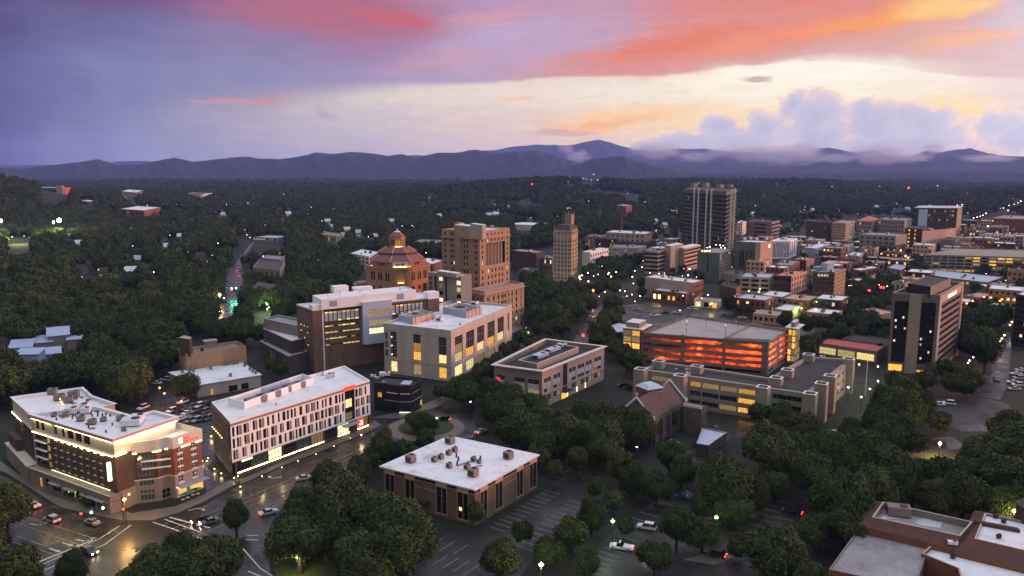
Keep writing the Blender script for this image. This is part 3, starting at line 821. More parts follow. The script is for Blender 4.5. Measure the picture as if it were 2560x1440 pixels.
plate(b, 'corner_panel', L0, N0, LL - 2.6, LL - .02, .0, 15.2, m_dark, .08)
r = MB(); roofslab(r, q, z, .8, .5, m_white, m_whitep, m_whitep); b.part('roof', r); b.polys.append(q)
zr = z - .8
pl = [P(u, v, zr)[:2] for u, v in [(612, 1023), (571, 1013), (757, 950), (784, 960)]]
pl = [pl[1], pl[0], pl[3], pl[2]]; sc = MB()
for i in range(4):
    wall(sc, pl[i], pl[(i + 1) % 4], zr, zr + 2.3, m_whitep); a, c = inset(pl, .25)[(i + 1) % 4], inset(pl, .25)[i]; wall(sc, a, c, zr, zr + 2.3, m_whitep)
    d = inset(pl, .25); sc.poly([(*pl[i], zr + 2.3), (*pl[(i + 1) % 4], zr + 2.3), (*d[(i + 1) % 4], zr + 2.3), (*d[i], zr + 2.3)], m_whitep)
b.part('plant_screen', sc)
for u, v, l in [(640, 1008, 7), (672, 996, 8), (705, 984, 6), (735, 973, 8)]: hvac(b, P(u, v, zr + .02), l, 2.6, 1.9, math.atan2(B[1] - A[1], B[0] - A[0]), m_tanroof)
for u, v in [(668, 982), (690, 975), (712, 967)]: sk = MB(); sk.box(P(u, v, zr + .02), (3.6, 1.0, 2.2), m_bluepane, math.atan2(B[1] - A[1], B[0] - A[0])); b.part('roof_glazing', sk)
for u, v, sz in [(822, 944, 2), (831, 941, 1.5), (806, 938, 1.0), (690, 1012, .5)]: hvac(b, P(u, v, zr + .02), sz, sz, sz * .6, .3, m_cap)
pl = [P(u, v, zr + .1) for u, v in [(814, 950), (838, 946), (832, 940), (812, 944)]]; sk = MB(); sk.prism([x[:2] for x in pl], zr, zr + .15, m_cap); b.part('roof_pad', sk)

# ---------------------------------------------------------------- corner hotel
zt = 20.0
M0 = [P(u, v, zt)[:2] for u, v in [(81, 1036), (283, 1096), (438, 1043), (383, 1029), (332, 1043), (239, 1017)]]
b = Bld('corner_hotel', 'brick corner hotel with glowing strips under its cornices and a red roof sign', 'hotel', M0[1])
A, B = M0[0], M0[1]; LF = ln(A, B)
cols = [LF * f for f in (.255, .335, .415, .495, .575, .655, .735, .815)]
wins = [(c, c + 1.15, 6.2 + 1.95 * j, 6.2 + 1.95 * j + 1.35) for c in cols for j in range(4)]
bay = [(LF * .02, LF * .16, 5.9 + 2.35 * j, 5.9 + 2.35 * j + 1.75) for j in range(4)]
upw = [(LF * a, LF * c, 16.0, 18.6) for a, c in ((.03, .08), (.1, .15), (.27, .31), (.37, .41), (.44, .52), (.54, .62), (.64, .72))]
mb = MB(); wall(mb, A, B, 5.2, 15.1, m_dkbrown, wins + bay, .3); b.part('wall', mb, label='dark brick street wall')
mb = MB(); wall(mb, A, B, 15.1, zt, m_lime, upw, .3)
wall(mb, M0[1], M0[2], 0, 5.2, m_taupe); wall(mb, M0[1], M0[2], 5.2, 15.1, m_dkbrown); wall(mb, M0[1], M0[2], 15.1, zt, m_cream)
for i in (2, 3, 4): wall(mb, M0[i], M0[i + 1], 0, zt, m_cream)
b.part('wall', mb, label='cream upper wall')
fill(b, A, B, wins, picker(.0, [l_dim]), m_frame, 2, 2); fill(b, A, B, upw, picker(0, [l_dim]), m_dframe, 2, 2); fill(b, A, B, bay, picker(0, [l_dim]), m_dframe, 3, 2)
for r in wins: bands(b, 'window_sill', A, B, r[2] - .3, r[2] - .04, m_cream, .1, 0, [(r[0] - .08, r[1] + .08)])
for r in bay[1:]: bands(b, 'balcony_slab', A, B, r[2] - .4, r[2] - .18, m_whitep, .7, 0, [(r[0], r[1] + .3)])
for j in range(4): bands(b, 'lit_window', A, B, 5.9 + 2.35 * j, 7.4 + 2.35 * j, l_dim, .06, 0, [(LF * .175, LF * .205)])
bands(b, 'light_strip', A, B, 14.55, 14.75, e_strip, .35, -.1, [(c + 1.3, c + 2.3) for c in cols]); bands(b, 'light_strip', A, B, 15.12, 15.24, e_strip, .62, -.5)
st = MB(); band(st, A, B, 15.25, 15.5, m_cream, .6); b.part('cornice', st)
bands(b, 'light_strip', A, B, 18.95, 19.15, e_strip, .5, -.35, [(0, LF * .25), (LF * .31, LF)])
ov = offset(M0, .8); st = MB()
for i in range(6): st.poly([(*ov[i], 19.2), (*ov[(i + 1) % 6], 19.2), (*ov[(i + 1) % 6], zt + .15), (*ov[i], zt + .15)], m_peach)
st.poly([(*p, 19.2) for p in reversed(ov)], m_cream); b.part('eave', st)
r = MB(); roofslab(r, ov, zt + .15, .9, 1.1, m_white, m_cap, m_white); b.part('roof', r); b.polys.append(M0)
# podium towards the side street
d = sub(B, A); n = (d[1] / LF, -d[0] / LF)
pa = (A[0] + n[0] * 2.2, A[1] + n[1] * 2.2); pb = (B[0] + n[0] * 2.2, B[1] + n[1] * 2.2); PL = ln(pa, pb)
pr = [(PL * a, PL * c, z0, z1) for a, c, z0, z1 in ((.12, .16, .3, 3.2), (.20, .25, 1.2, 3.6), (.30, .40, .8, 2.6), (.48, .6, 1.0, 2.9), (.62, .66, .1, 2.8), (.70, .82, .3, 2.6), (.84, .94, .3, 2.6))]
mb = MB(); wall(mb, pa, pb, 0, 5.0, m_taupe, pr, .35); wall(mb, pb, B, 0, 5.0, m_taupe); wall(mb, A, pa, 0, 5, m_taupe); mb.poly([(*pa, 5.0), (*pb, 5.0), (*B, 5.0), (*A, 5.0)], m_conc); b.part('podium', mb)
for r, m in zip(pr, (l_amb, m_glass, m_glass, l_green, l_amb, m_glass, m_glass)): b.window(pa, pb, r, m, m_dframe, 3, 1, .3, 'shop_window')
st = MB(); band(st, pa, pb, 4.95, 5.2, m_cream, .3); b.part('cornice', st); st = MB(); band(st, A, B, 5.3, 5.42, e_pale, .4, -.25, LF * .21, LF * .93); b.part('light_strip', st)
for a, c in ((.28, .42), (.46, .6), (.68, .82), (.83, .95)): plate(b, 'awning', pa, pb, PL * a, PL * c, 3.0, 3.2, m_grey, 1.1)
plate(b, 'vertical_sign', A, B, LF * .935, LF * .955, 8.2, 13.2, e_pale, .9, -.1); plate(b, 'sign_mount', A, B, LF * .93, LF * .96, 7.6, 13.8, m_dark, .09)
# rear wing
RW_ = [P(u, v, 19.5)[:2] for u, v in [(30, 993), (78, 1036), (237, 1020), (287, 1010), (227, 990), (204, 969)]]
b.polys.append(RW_); LL = ln(RW_[0], RW_[1]); gr = grid(LL, 5.5, 15, 4, 4, .35, .6)
mb = MB(); wall(mb, RW_[0], RW_[1], 0, 15.1, m_dkbrown, gr, .3); wall(mb, RW_[0], RW_[1], 15.1, 19.5, m_cream)
for i in range(1, 6): wall(mb, RW_[i], RW_[(i + 1) % 6], 0, 19.5, m_peach)
b.part('wall', mb, label='side street end wall'); fill(b, RW_[0], RW_[1], gr, picker(.05, [l_dim]), m_frame, 2, 2)
r = MB(); roofslab(r, offset(RW_, .5), 19.6, 1.0, .7, m_white, m_cap, m_white); b.part('roof', r)
st = MB(); band(st, RW_[0], RW_[1], 14.8, 15.0, e_strip, .5, -.3, 0, LL * .5); b.part('light_strip', st); st = MB(); band(st, RW_[0], RW_[1], 15.1, 15.4, m_cream, .5); b.part('cornice', st)
plate(b, 'side_podium', RW_[0], RW_[1], -1.5, LL + 1.5, 0, 5.0, m_taupe, 2.6); plate(b, 'side_annex', RW_[0], RW_[1], 0.1, LL * .42, 5.0, 8.6, m_dkbrown, 1.9); plate(b, 'cornice', RW_[0], RW_[1], -1.8, LL + 1.7, 5.0, 5.2, m_cream, 2.8)
# lower corner block with the sign
zc = 17.3
C0 = [P(u, v, zc)[:2] for u, v in [(308, 1101), (329, 1105), (389, 1099), (416, 1092), (431, 1094), (501, 1072), (439, 1056)]]
b.polys.append(C0)
T = [(z0, z0 + 1.5) for z0 in (6.6, 8.9, 11.2)]
hol = {0: [(.8, 2.4, z0, z0 + 1.5) for z0 in (4.5, 6.9, 9.3, 11.7)],
       1: [(ln(C0[1], C0[2]) * .18, ln(C0[1], C0[2]) * .82, z0, z1) for z0, z1 in ((.6, 2.2), (2.5, 3.5), (4.7, 6.2), (7.6, 9.4), (9.9, 11.5), (12, 13.3))],
       2: [(ln(C0[2], C0[3]) * .45, ln(C0[2], C0[3]) * .45 + 1.1, z0, z0 + 1.1) for z0 in (5.4, 8.4, 11.0, 12.7)] + [(.8, 3.2, .3, 2.9)],
       4: [(ln(C0[4], C0[5]) * f, ln(C0[4], C0[5]) * f + 1.5, z0, z0 + 1.6) for f in (.13, .62) for z0 in (4.3, 6.9, 8.9, 10.9, 12.6)] + [(.6, 3.4, .1, 3.1), (4.2, 8.6, .1, 3.1)]}
mb = MB()
for i in range(6):
    A1, B1 = C0[i], C0[i + 1]
    mlo = [h for h in hol.get(i, []) if h[3] <= 6.4]; mhi = [h for h in hol.get(i, []) if h[2] >= 6.5]
    wall(mb, A1, B1, 0, 6.45, m_taupe if i < 4 else m_beige, mlo, .3); wall(mb, A1, B1, 6.45, 14.2, m_red if i >= 2 else m_dkbrown, mhi, .3)
b.part('wall', mb, label='brick corner wall'); mb = MB()
for i in range(6): wall(mb, offset(C0, .3)[i], offset(C0, .3)[i + 1], 14.2, zc, m_cream)
mb.poly([(*p, 14.2) for p in reversed(offset(C0, .3))], m_cream); b.part('parapet', mb)
r = MB(); roofslab(r, offset(C0, .3), zc, 1.6, .5, m_white, m_cream, m_cream); b.part('roof', r)
st = MB()
for i in range(6): band(st, C0[i], C0[i + 1], 6.4, 6.65, m_cream, .25)
b.part('cornice', st)
for i, a, c in ((0, .1, .95), (1, 0, .17), (1, .84, 1), (2, .05, .4), (2, .75, 1), (4, .27, .58), (4, .78, 1)):
    l = ln(C0[i], C0[i + 1]); bands(b, 'light_strip', C0[i], C0[i + 1], 13.95, 14.1, e_strip, .28, -.08, [(l * a, l * c)])
bands(b, 'light_strip', M0[1], M0[2], 18.9, 19.15, M('bright_strip', (.8, .8, .7), .5, 0, emit=(1, .78, .34), st=32), .55, -.3); bands(b, 'light_strip', M0[1], M0[2], 15.12, 15.3, e_strip, .5, -.3, [(0, 3.2)])
for i, h in hol.items():
    for k, r in enumerate(h):
        m = m_tealglass if i == 1 else m_glass
        if i == 4 and r[2] < .2: m = l_amb
        b.window(C0[i], C0[i + 1], r, m, m_wframe if i == 4 else m_frame, 4 if i == 1 else 2, 1 if i == 1 else 2, .28)
for r in hol[4]:
    if r[2] > 1: bands(b, 'window_sill', C0[4], C0[5], r[2] - .5, r[2] - .05, m_whitep, .12, 0, [(r[0] - .1, r[1] + .1)])
for z0 in (9.5, 11.55): bands(b, 'balcony_slab', C0[1], C0[2], z0, z0 + .25, m_whitep, .8, 0, [(2.0, 9.2)])
A1, B1 = offset(C0, .3)[4], offset(C0, .3)[5]; l = ln(A1, B1)
plate(b, 'sign_emblem', A1, B1, l * .2, l * .31, 15.2, 16.6, e_pale, .12)
sign(b, 'Hilton', A1, B1, l * .36, 16.0, .75, e_redsign, .15, align='LEFT'); sign(b, 'Garden Inn', A1, B1, l * .36, 15.15, 1.0, e_redsign, .15, align='LEFT')
plate(b, 'awning', C0[4], C0[5], .2, l - .3, 3.3, 3.5, m_grey, 2.6)
bands(b, 'patio_light', C0[4], C0[5], 3.0, 3.25, e_blue, .35, -.05, [(x, x + .35) for x in (.1, l * .48, l - 1)]); bands(b, 'patio_light', C0[4], C0[5], 2.9, 3.05, e_gold, .3, -.05, [(x, x + .8) for x in (1.5, 3.2, 5.5, 7)])
st = MB(); A1 = C0[0]; e = P(325, 1268); st.ball((e[0], e[1], 3.6), .22, e_gold); b.part('wall_light', st)
for u, v, sz in [(203, 1052, 2.0), (231, 1060, 2.0), (259, 1053, 1.5), (302, 1051, 2.0), (180, 1034, 3.2), (205, 1025, 3.6), (165, 1041, 1.6), (215, 1033, 2.4), (345, 1052, 3.4), (330, 1062, 5), (310, 1077, 1.2), (135, 1041, 1.4)]:
    hvac(b, P(u, v, 19.3), sz, sz * .8, min(1.6, sz * .6), .2, m_taupe if sz < 2.1 else m_cap)
for u, v, sz in [(185, 992, 3), (150, 1000, 3), (132, 985, 2.6), (172, 1006, 2.4)]: hvac(b, P(u, v, 18.7), sz, sz * .7, 1.6, .2, m_tanroof)
for u, v in [(150, 998), (153, 1004), (156, 1010)]: st = MB(); st.ball((*P(u, v, 19.6)[:2], 19.6), .2, e_gold, 6); b.part('roof_light', st)
HOTEL = b
vr = random.Random(12); vm = MB(); vm.cyl((0, 0, 0), .22, .7, m_dark, 7); vm = vm.mesh('roof_vent'); pm = MB(); pm.box((0, 0, 0), (1.5, .5, .35), m_taupe); pm = pm.mesh('roof_duct')
for k in range(34):
    f, g_ = vr.uniform(.1, .9), vr.uniform(.12, .85); p = lerp2(lerp2(M0[0], M0[1], f), lerp2(M0[5], M0[3], f), g_); b.inst('roof_vent' if k % 3 else 'roof_duct', vm if k % 3 else pm, (*p, 19.27), vr.uniform(0, 3))
for k in range(14):
    f, g_ = vr.uniform(.2, .9), vr.uniform(.15, .85); p = lerp2(lerp2(RW_[0], RW_[2], f), lerp2(RW_[5], RW_[4], f), g_); b.inst('roof_vent' if k % 3 else 'roof_duct', vm if k % 3 else pm, (*p, 18.62), vr.uniform(0, 3))
for u, v in [(458, 1255), (470, 1250), (483, 1243), (495, 1240)]:
    t = link('cafe_table', None, None, P(u, v, .14)); x = MB(); x.cyl((0, 0, .7), .5, .05, m_wframe, 10); link('tabletop', x.mesh('tabletop'), t); x = MB(); x.cyl((0, 0, 0), .05, .7, m_dark, 6); link('stem', x.mesh('stem'), t)
    x = MB(); x.prism([(1.2 * math.cos(k * .7854), 1.2 * math.sin(k * .7854)) for k in range(8)], 2.1, 2.12, M('teal_canvas', (.06, .26, .2), .8, .05)); x.cyl((0, 0, .76), .03, 1.6, m_dark, 6); link('parasol', x.mesh('parasol'), t)
    tag(t, f'cafe table with teal parasol on the lit hotel patio, {("leftmost", "second from left", "third from left", "rightmost")[(458, 470, 483, 495).index(u)]}', 'table', 'patio tables by the corner hotel')
# ---------------------------------------------------------------- tall brown building with white top
z = 28.0; q = quad((778, 772), (741, 760), (1095, 741), z)
b = Bld('brown_tower_block', 'tall brown building with white roof blocks and lit slit windows behind the white panelled one', 'building', q[1])
A, B = q[1], q[2]; RL = ln(A, B); b.polys.append(q)
s0 = su(806, 800, A, B); s1 = su(903, 800, A, B); s2 = su(976, 800, A, B); s3 = su(1062, 770, A, B)
tall = [(s0 + 1.2 + (s1 - s0 - 2) / 8 * i, s0 + 1.2 + (s1 - s0 - 2) / 8 * i + 1.7, 21.6, 25.9) for i in range(8)]
slit = [(s0 + 1.2 + (s1 - s0 - 2) / 8 * i, s0 + 1.2 + (s1 - s0 - 2) / 8 * i + 1.9, zz, zz + .55) for i in range(8) for zz in (19.2, 16.4, 13.6, 10.8)]
rb = [(s2 + 1 + (s3 - s2 - 1.5) / 8 * i, s2 + 1 + (s3 - s2 - 1.5) / 8 * i + 1.5, 21.6, 25.9) for i in range(8)]
rs = [(s2 + 1 + (s3 - s2 - 1.5) / 5 * i, s2 + 2.4 + (s3 - s2 - 1.5) / 5 * i, 19.0, 19.6) for i in range(5)]
mb = MB(); wall(mb, A, B, 0, z - .6, m_brown, tall + slit + rb + rs, .3)
for i in (2, 3): wall(mb, q[i], q[(i + 1) % 4], 0, z - .6, m_brown)
LL = ln(q[0], A); lr = [(LL * .12 + LL * .8 / 7 * i, LL * .12 + LL * .8 / 7 * i + .8, 21, 26.4) for i in range(7)]; ls = [(LL * f, LL * f + 1.5, zz, zz + .5) for f in (.2, .42, .64) for zz in (19, 16.4, 13.6, 10.8, 4)]
wall(mb, q[0], A, 0, z - .6, m_brown, lr + ls, .3); b.part('wall', mb)
rr = random.Random(5)
for r in tall + rb:
    b.window(A, B, r, m_blind, m_dframe, 1, 1, .28); bands(b, 'lit_transom', A, B, r[3] - .6, r[3] - .08, l_amb if rr.random() < .5 else l_yel, -.1, .15, [(r[0] + .05, r[1] - .05)])
    if rr.random() < .6: bands(b, 'lit_transom', A, B, r[2] + .05, r[2] + .5, l_yel, -.1, .15, [(r[0] + .05, r[1] - .05)])
fill(b, A, B, slit + rs, picker(.55, [l_yel, l_yel, l_amb], m_glass, 8), None, 1, 1, .2); fill(b, q[0], A, ls, picker(.7, [l_yel], m_glass, 9), None, 1, 1, .2); fill(b, q[0], A, lr, picker(0, [l_yel], m_blind), None, 1, 1, .25)
bands(b, 'window_hood', A, B, 26.3, 26.5, m_dark, .7, 0, [(s0 + .8, s1 - .4), (s2 + .6, s3 - .3)]); bands(b, 'window_ledge', A, B, 21.1, 21.35, m_dark, .5, 0, [(s0 + .8, s1 - .4), (s2 + .6, s3 - .3)])
bands(b, 'white_fin', A, B, 0, z + 3, m_whitep, .5, 0, [(s0 - .5, s0 + .35)])
plate(b, 'brick_pier', A, B, .0, s0 - .6, 0, z - .7, m_brown, 1.6); plate(b, 'pier_cap', A, B, .0, s0 - .6, z - .7, z + 1.6, m_whitep, 1.6, 3)
plate(b, 'brick_pier', A, B, s3 + 1.2, RL, 0, z - .7, m_brown, 1.2); plate(b, 'pier_cap', A, B, s3 + 1.2, RL, z - .7, z + 2.4, m_whitep, 1.2, 4)
gz = [(14.2, 16.8), (18.0, 20.6), (22.6, 25.4)]; d = sub(B, A); n = (d[1] / RL, -d[0] / RL)
ga = (lerp2(A, B, s1 / RL)[0] + n[0] * 2.2, lerp2(A, B, s1 / RL)[1] + n[1] * 2.2); gb2 = (lerp2(A, B, s2 / RL)[0] + n[0] * 2.2, lerp2(A, B, s2 / RL)[1] + n[1] * 2.2); GL = ln(ga, gb2)
gw = [(GL * .2, GL * .96, a, c) for a, c in gz]; mb = MB(); wall(mb, ga, gb2, 9.6, z + 1, m_bluepane, gw, .3)
A3, B3 = lerp2(A, B, s1 / RL), lerp2(A, B, s2 / RL); wall(mb, A3, ga, 9.6, z + 1, m_bluepane); wall(mb, gb2, B3, 9.6, z + 1, m_bluepane); mb.poly([(*A3, 9.6), (*B3, 9.6), (*gb2, 9.6), (*ga, 9.6)], m_dark); mb.poly([(*ga, z + 1), (*gb2, z + 1), (*B3, z + 1), (*A3, z + 1)], m_whitep); b.part('glass_bay', mb)
for r, m in zip(gw, (l_pale, l_amb, l_amb)): b.window(ga, gb2, r, m if m is l_pale else l_dim, m_wframe, 6, 3, .2)
r = MB(); roofslab(r, q, z, .6, .5, m_white, m_whitep, m_whitep); [wall(r, q[i], q[(i + 1) % 4], z - .6, z, m_whitep) for i in range(4)]; b.part('roof', r)
ph = quad((803, 749), (781, 738), (1040, 725), z + 4); mb = MB()
for i in range(4): wall(mb, ph[i], ph[(i + 1) % 4], z - .55, z + 4, m_whitep)
b.part('penthouse', mb); r = MB(); roofslab(r, ph, z + 4, .4, .4, m_white, m_whitep); b.part('penthouse_roof', r)
PA, PB = ph[1], ph[2]
for u in (833, 1001): s = su(u, 755, PA, PB); plate(b, 'louvre', PA, PB, s - 1.8, s + 1.8, z + .4, z + 3, m_grey, .06)
for u0, u1, v, h in [(826, 863, 733, 3), (878, 925, 728, 1.6)]:
    p, p2 = P(u0, v, z + 4), P(u1, v - 3, z + 4); x = MB(); rz = math.atan2(p2[1] - p[1], p2[0] - p[0]); x.box(((p[0] + p2[0]) / 2, (p[1] + p2[1]) / 2 + 4, z + 3.62), (ln(p, p2), 5, h), m_whitep, rz); b.part('stair_head', x)
for u, v in [(820, 741), (850, 738), (900, 733), (1000, 726)]: x = MB(); x.cyl(P(u, v, z + 3.6), .12, 1.6, m_dark, 6); b.part('roof_post', x)
# stepped brown annex to the left
b = Bld('stepped_annex', 'low brown three tier annex left of the tall brown building', 'building', P(720, 940)[:2])
for k, (N, L, Rr, z0, z1) in enumerate([((721, 891), (649, 852), (770, 878), 0, 8.3), ((728, 853), (657, 821), (775, 843), 0, 13.2), ((752, 816), (658, 796), (790, 806), 0, 17.4)]):
    t = quad(N, L, Rr, z1); gr = grid(ln(t[0], t[1]), 1.0, 6.8, 6, 1, .3, .9, ln(t[0], t[1]) * .35, 3) if k == 0 else []
    block(b, t, z0 if k == 0 else [0, 7.3, 12.2][k], z1, m_dkbrown if k != 2 else m_taupe, [m_groof, m_white, m_groof][k], .8, .8, m_bluegrey, {0: gr}); fill(b, t[0], t[1], gr, picker(.3, [l_dim]), m_frame, 1, 2)
p = P(752, 860, 12.5)
# ---------------------------------------------------------------- pale limestone block
z = 22.0; q = quad((1127.4, 826), (958.7, 807.5), (1280, 762), z)
b = Bld('limestone_block', 'pale limestone courthouse block with tall bays of lit windows and steel frames on its roof', 'courthouse', q[1])
A, B = q[1], q[2]; L0 = q[0]; RL, LL = ln(A, B), ln(L0, A)
hr = []; hl = []
for a, c in ((1137, 1157), (1165.4, 1185.8), (1193, 1211), (1219, 1237), (1244, 1260)):
    x0, x1 = su(a, 880, A, B), su(c, 860, A, B); hr += [(x0, x1, 7.4, 18.3), (x0, x1, 1.2, 5.6)]
hr.append((su(1269, 850, A, B), su(1273, 840, A, B), 6, 18.8))
for a, c in ((976, 992), (1032.5, 1051.7), (1096, 1115.4)): x0, x1 = su(a, 870, L0, A), su(c, 870, L0, A); hl += [(x0, x1, 7.4, 18.6), (x0, x1, 1.0, 5.6)]
hl += [(.5, 2.1, 7.4 + 3.8 * j, 10.4 + 3.8 * j) for j in range(3)]
block(b, q, 0, z, m_lime, m_white, 1.0, .7, m_cap, {0: hl, 1: hr}, .6)
rr = random.Random(2)
for (Aw, Bw, hs_) in ((A, B, hr), (L0, A, hl)):
    for r in hs_:
        if r[3] - r[2] > 8 and r[1] - r[0] > 1.5:
            k = 3; hh = (r[3] - r[2]) / k
            for j in range(k):
                x = (r[0], r[1], r[2] + hh * j, r[2] + hh * (j + 1) - .12)
                m = m_glass if j == 2 else (rr.choice((l_yel, l_yel, l_amb, l_pale)) if (j == 0 or (Aw is L0 and rr.random() < .6)) else (l_dim if rr.random() < .15 else m_glass))
                if Aw is L0 and r is hl[0]: m = m_glass
                b.window(Aw, Bw, x, m, m_frame, 4, 3, .5, label='lit window' if m.name.startswith('lit') else None)
        else:
            m = rr.choice((l_yel, l_dim, l_amb)) if rr.random() < .6 else l_dim
            if r[1] - r[0] < 1.9: m = m_glass
            b.window(Aw, Bw, r, m, m_frame, 4, 2, .5)
for e, (Aw, Bw) in enumerate(((L0, A), (A, B))): bands(b, 'belt_course', Aw, Bw, 6.3, 6.7, m_lime, .16); bands(b, 'cornice', Aw, Bw, 19.4, 19.7, m_lime, .12)
hwl = MB(); x0 = su(976, 900, L0, A) + .8
for zz in (3.5, 8.5, 12.4, 16.2): bl = MB(); d = sub(A, L0); bl.ball((L0[0] + d[0] / LL * x0 - d[1] / LL * .2, L0[1] + d[1] / LL * x0 + d[0] / LL * .2, zz), .3, e_pale, 8); b.part('stair_lamp', bl)
rzr = math.atan2(B[1] - A[1], B[0] - A[0])
for N, L, Rr, h in (((1033, 812), (996, 803), (1089, 797), 2.9), ((1166, 796), (1107, 783), (1205, 784), 3.0)):
    t = quad(N, L, Rr, z - 1); mb = MB()
    for i in range(4): wall(mb, t[i], t[(i + 1) % 4], z - .99, z - 1 + h, [m_bluegrey, m_peach, m_cap, m_cap][i]); a, c = inset(t, .3)[(i + 1) % 4], inset(t, .3)[i]; wall(mb, a, c, z - .99, z - 1 + h, m_cap)  # sides coloured for the light: blue-grey left, sunset peach right
    dd = inset(t, .3); [mb.poly([(*t[i], z - 1 + h), (*t[(i + 1) % 4], z - 1 + h), (*dd[(i + 1) % 4], z - 1 + h), (*dd[i], z - 1 + h)], m_cap) for i in range(4)]; b.part('plant_screen', mb)
    for f in (.1, .35, .6, .85):
        x = MB(); a, c = lerp2(t[0], t[3], f), lerp2(t[1], t[2], f); zz = z + h + .2
        x.tube((*a, zz), (*c, zz), .12, m_dark); x.tube((*a, z - 1), (*a, zz), .12, m_dark); x.tube((*c, z - 1), (*c, zz), .12, m_dark); b.part('steel_frame', x)
    for e in ((0, 3), (1, 2)): x = MB(); x.tube((*t[e[0]], z + h + .2), (*t[e[1]], z + h + .2), .12, m_dark); b.part('steel_frame', x)
    hvac(b, (*lerp2(t[0], t[2], .4), z - .95), ln(t[1], t[2]) * .6, ln(t[0], t[1]) * .5, 2.4, rzr, m_grey)
for u, v, sz in [(1099, 802, 2.5), (1150, 812, .8), (1187, 762, 3)]: hvac(b, P(u, v, z - 1), sz, sz, sz * .5, rzr, m_cap)
# ---------------------------------------------------------------- court tower with lower wing
z = 54.0; q = quad((1199, 578), (1104, 573), (1274, 569), z)
b = Bld('courthouse_tower', 'tall buff brick court tower with columns on its upper face above a lower front wing', 'tower', q[1])
A, B = q[1], q[2]; L0 = q[0]; RL, LL = ln(A, B), ln(L0, A); b.polys.append(q)
zs = [27.5 + 3.35 * i for i in range(8)]
def rowz(L, xs, w_, h_, zz): return [(L * x - w_ / 2, L * x + w_ / 2, zz, zz + h_) for x in xs]
right = []; left = []
for i, zz in enumerate((23.4, 26.9, 30.4)): right += rowz(RL, (.09, .28, .4, .52, .64, .75, .92), 1.25, 1.9, zz)
colz = (35.2, 38.4, 41.3, 44.2)
for zz in colz: right += rowz(RL, (.09, .92), 1.1, 1.9, zz)
recess = (RL * .2, RL * .84, 34.6, 46.8)
for zz in (47.7, 51.0): right += rowz(RL, (.09, .26, .39, .5, .62, .74, .92), 1.0, 1.3, zz)
for zz in (23.4, 26.9, 30.4, 34.8, 38.2, 41.4, 44.4, 47.7, 51.0): left += rowz(LL, (.09, .26, .33, .6, .68, .9), 1.1, 1.7, zz)
pier = (LL * .38, LL * .52)
mb = MB(); wall(mb, A, B, 0, z, m_buff, right + [recess], .3); wall(mb, L0, A, 0, z, m_buff, left, .3)
for i in (2, 3): wall(mb, q[i], q[(i + 1) % 4], 0, z, m_buff)
b.part('wall', mb); r = MB(); roofslab(r, q, z, .8, .5, m_white, m_buff, m_beige); b.part('roof', r)
pk2 = picker(.07, [l_yel, l_pale], m_glass, 11); st = MB(); [panes(st, A, B, r, pk2(r), .25) for r in right]; [panes(st, L0, A, r, pk2(r), .25) for r in left]; b.part('windows', st, kind='stuff')
d = sub(B, A); ux, uy = d[0] / RL, d[1] / RL; st = MB(); panes(st, A, B, recess, m_buff, 1.6); b.part('recess_wall', st)
for k in range(6):
    s = recess[0] + (recess[1] - recess[0]) * (k + .5) / 6
    if k < 5: x = MB(); sc_ = recess[0] + (recess[1] - recess[0]) * (k + 1) / 6; x.cyl((A[0] + ux * sc_ - uy * .7, A[1] + uy * sc_ + ux * .7, 34.6), .55, 12.2, m_beige, 10, .46); b.part('column', x)
    st = MB(); [panes(st, A, B, (s - .6, s + .6, zz, zz + 1.9), l_yel if k == 0 and zz > 36 else m_glass, 1.52) for zz in colz]; b.part('window', st)
for Aw, Bw in ((A, B), (L0, A), (B, q[3])):
    bands(b, 'cornice', Aw, Bw, 49.4, 50.1, m_buff, 1.1); bands(b, 'belt_course', Aw, Bw, 33.4, 33.8, m_beige, .3); bands(b, 'belt_course', Aw, Bw, 46.9, 47.3, m_beige, .3)
plate(b, 'brick_pier', L0, A, pier[0], pier[1], 0, 58.0, m_buff, 1.5, 3)
for N, L, Rr, zz, m in (((1187, 567), (1135, 562), (1204, 564), 58.5, m_buff), ((1206, 563), (1176, 559), (1215, 561), 60, m_beige)):
    t = quad(N, L, Rr, zz); mb = MB(); [wall(mb, t[i], t[(i + 1) % 4], z - .8, zz, m) for i in range(4)]; mb.poly([(*p, zz) for p in t], m_cap); b.part('penthouse', mb)
for u, v, sz in [(1190, 574, 2.2), (1197, 573, 2), (1230, 570, 1.5)]: hvac(b, P(u, v, z - .8), sz, sz, sz * .8, .4, m_cap)
zw = 26.0; qw = quad((1211, 728), (1176, 722), (1310, 707), zw); WR = ln(qw[1], qw[2]); WL = ln(qw[0], qw[1]); b.polys.append(qw)
wr = []
for zz in (3.2, 6.6, 10.1, 13.6, 17.0, 20.4): wr += rowz(WR, (.08, .22, .34, .43, .51, .6, .69, .8, .93), 1.35, 1.9, zz)
wl = []
for zz in (6.6, 10.1, 13.6, 17.0, 20.4): wl += rowz(WL, (.2, .5, .8), 1.2, 1.9, zz)
mb = MB(); wall(mb, qw[1], qw[2], 2.4, zw, m_buff, wr, .3); wall(mb, qw[0], qw[1], 2.4, zw, m_buff, wl, .3); wall(mb, qw[2], qw[3], 2.4, zw, m_buff); wall(mb, qw[3], qw[0], 2.4, zw, m_buff)
[wall(mb, offset(qw, .2)[i], offset(qw, .2)[i + 1], 0, 2.4, m_lime) for i in (0, 1)]; b.part('front_wing_wall', mb)
r = MB(); roofslab(r, qw, zw, 1.0, .8, m_groof, m_buff, m_beige); b.part('front_wing_roof', r)
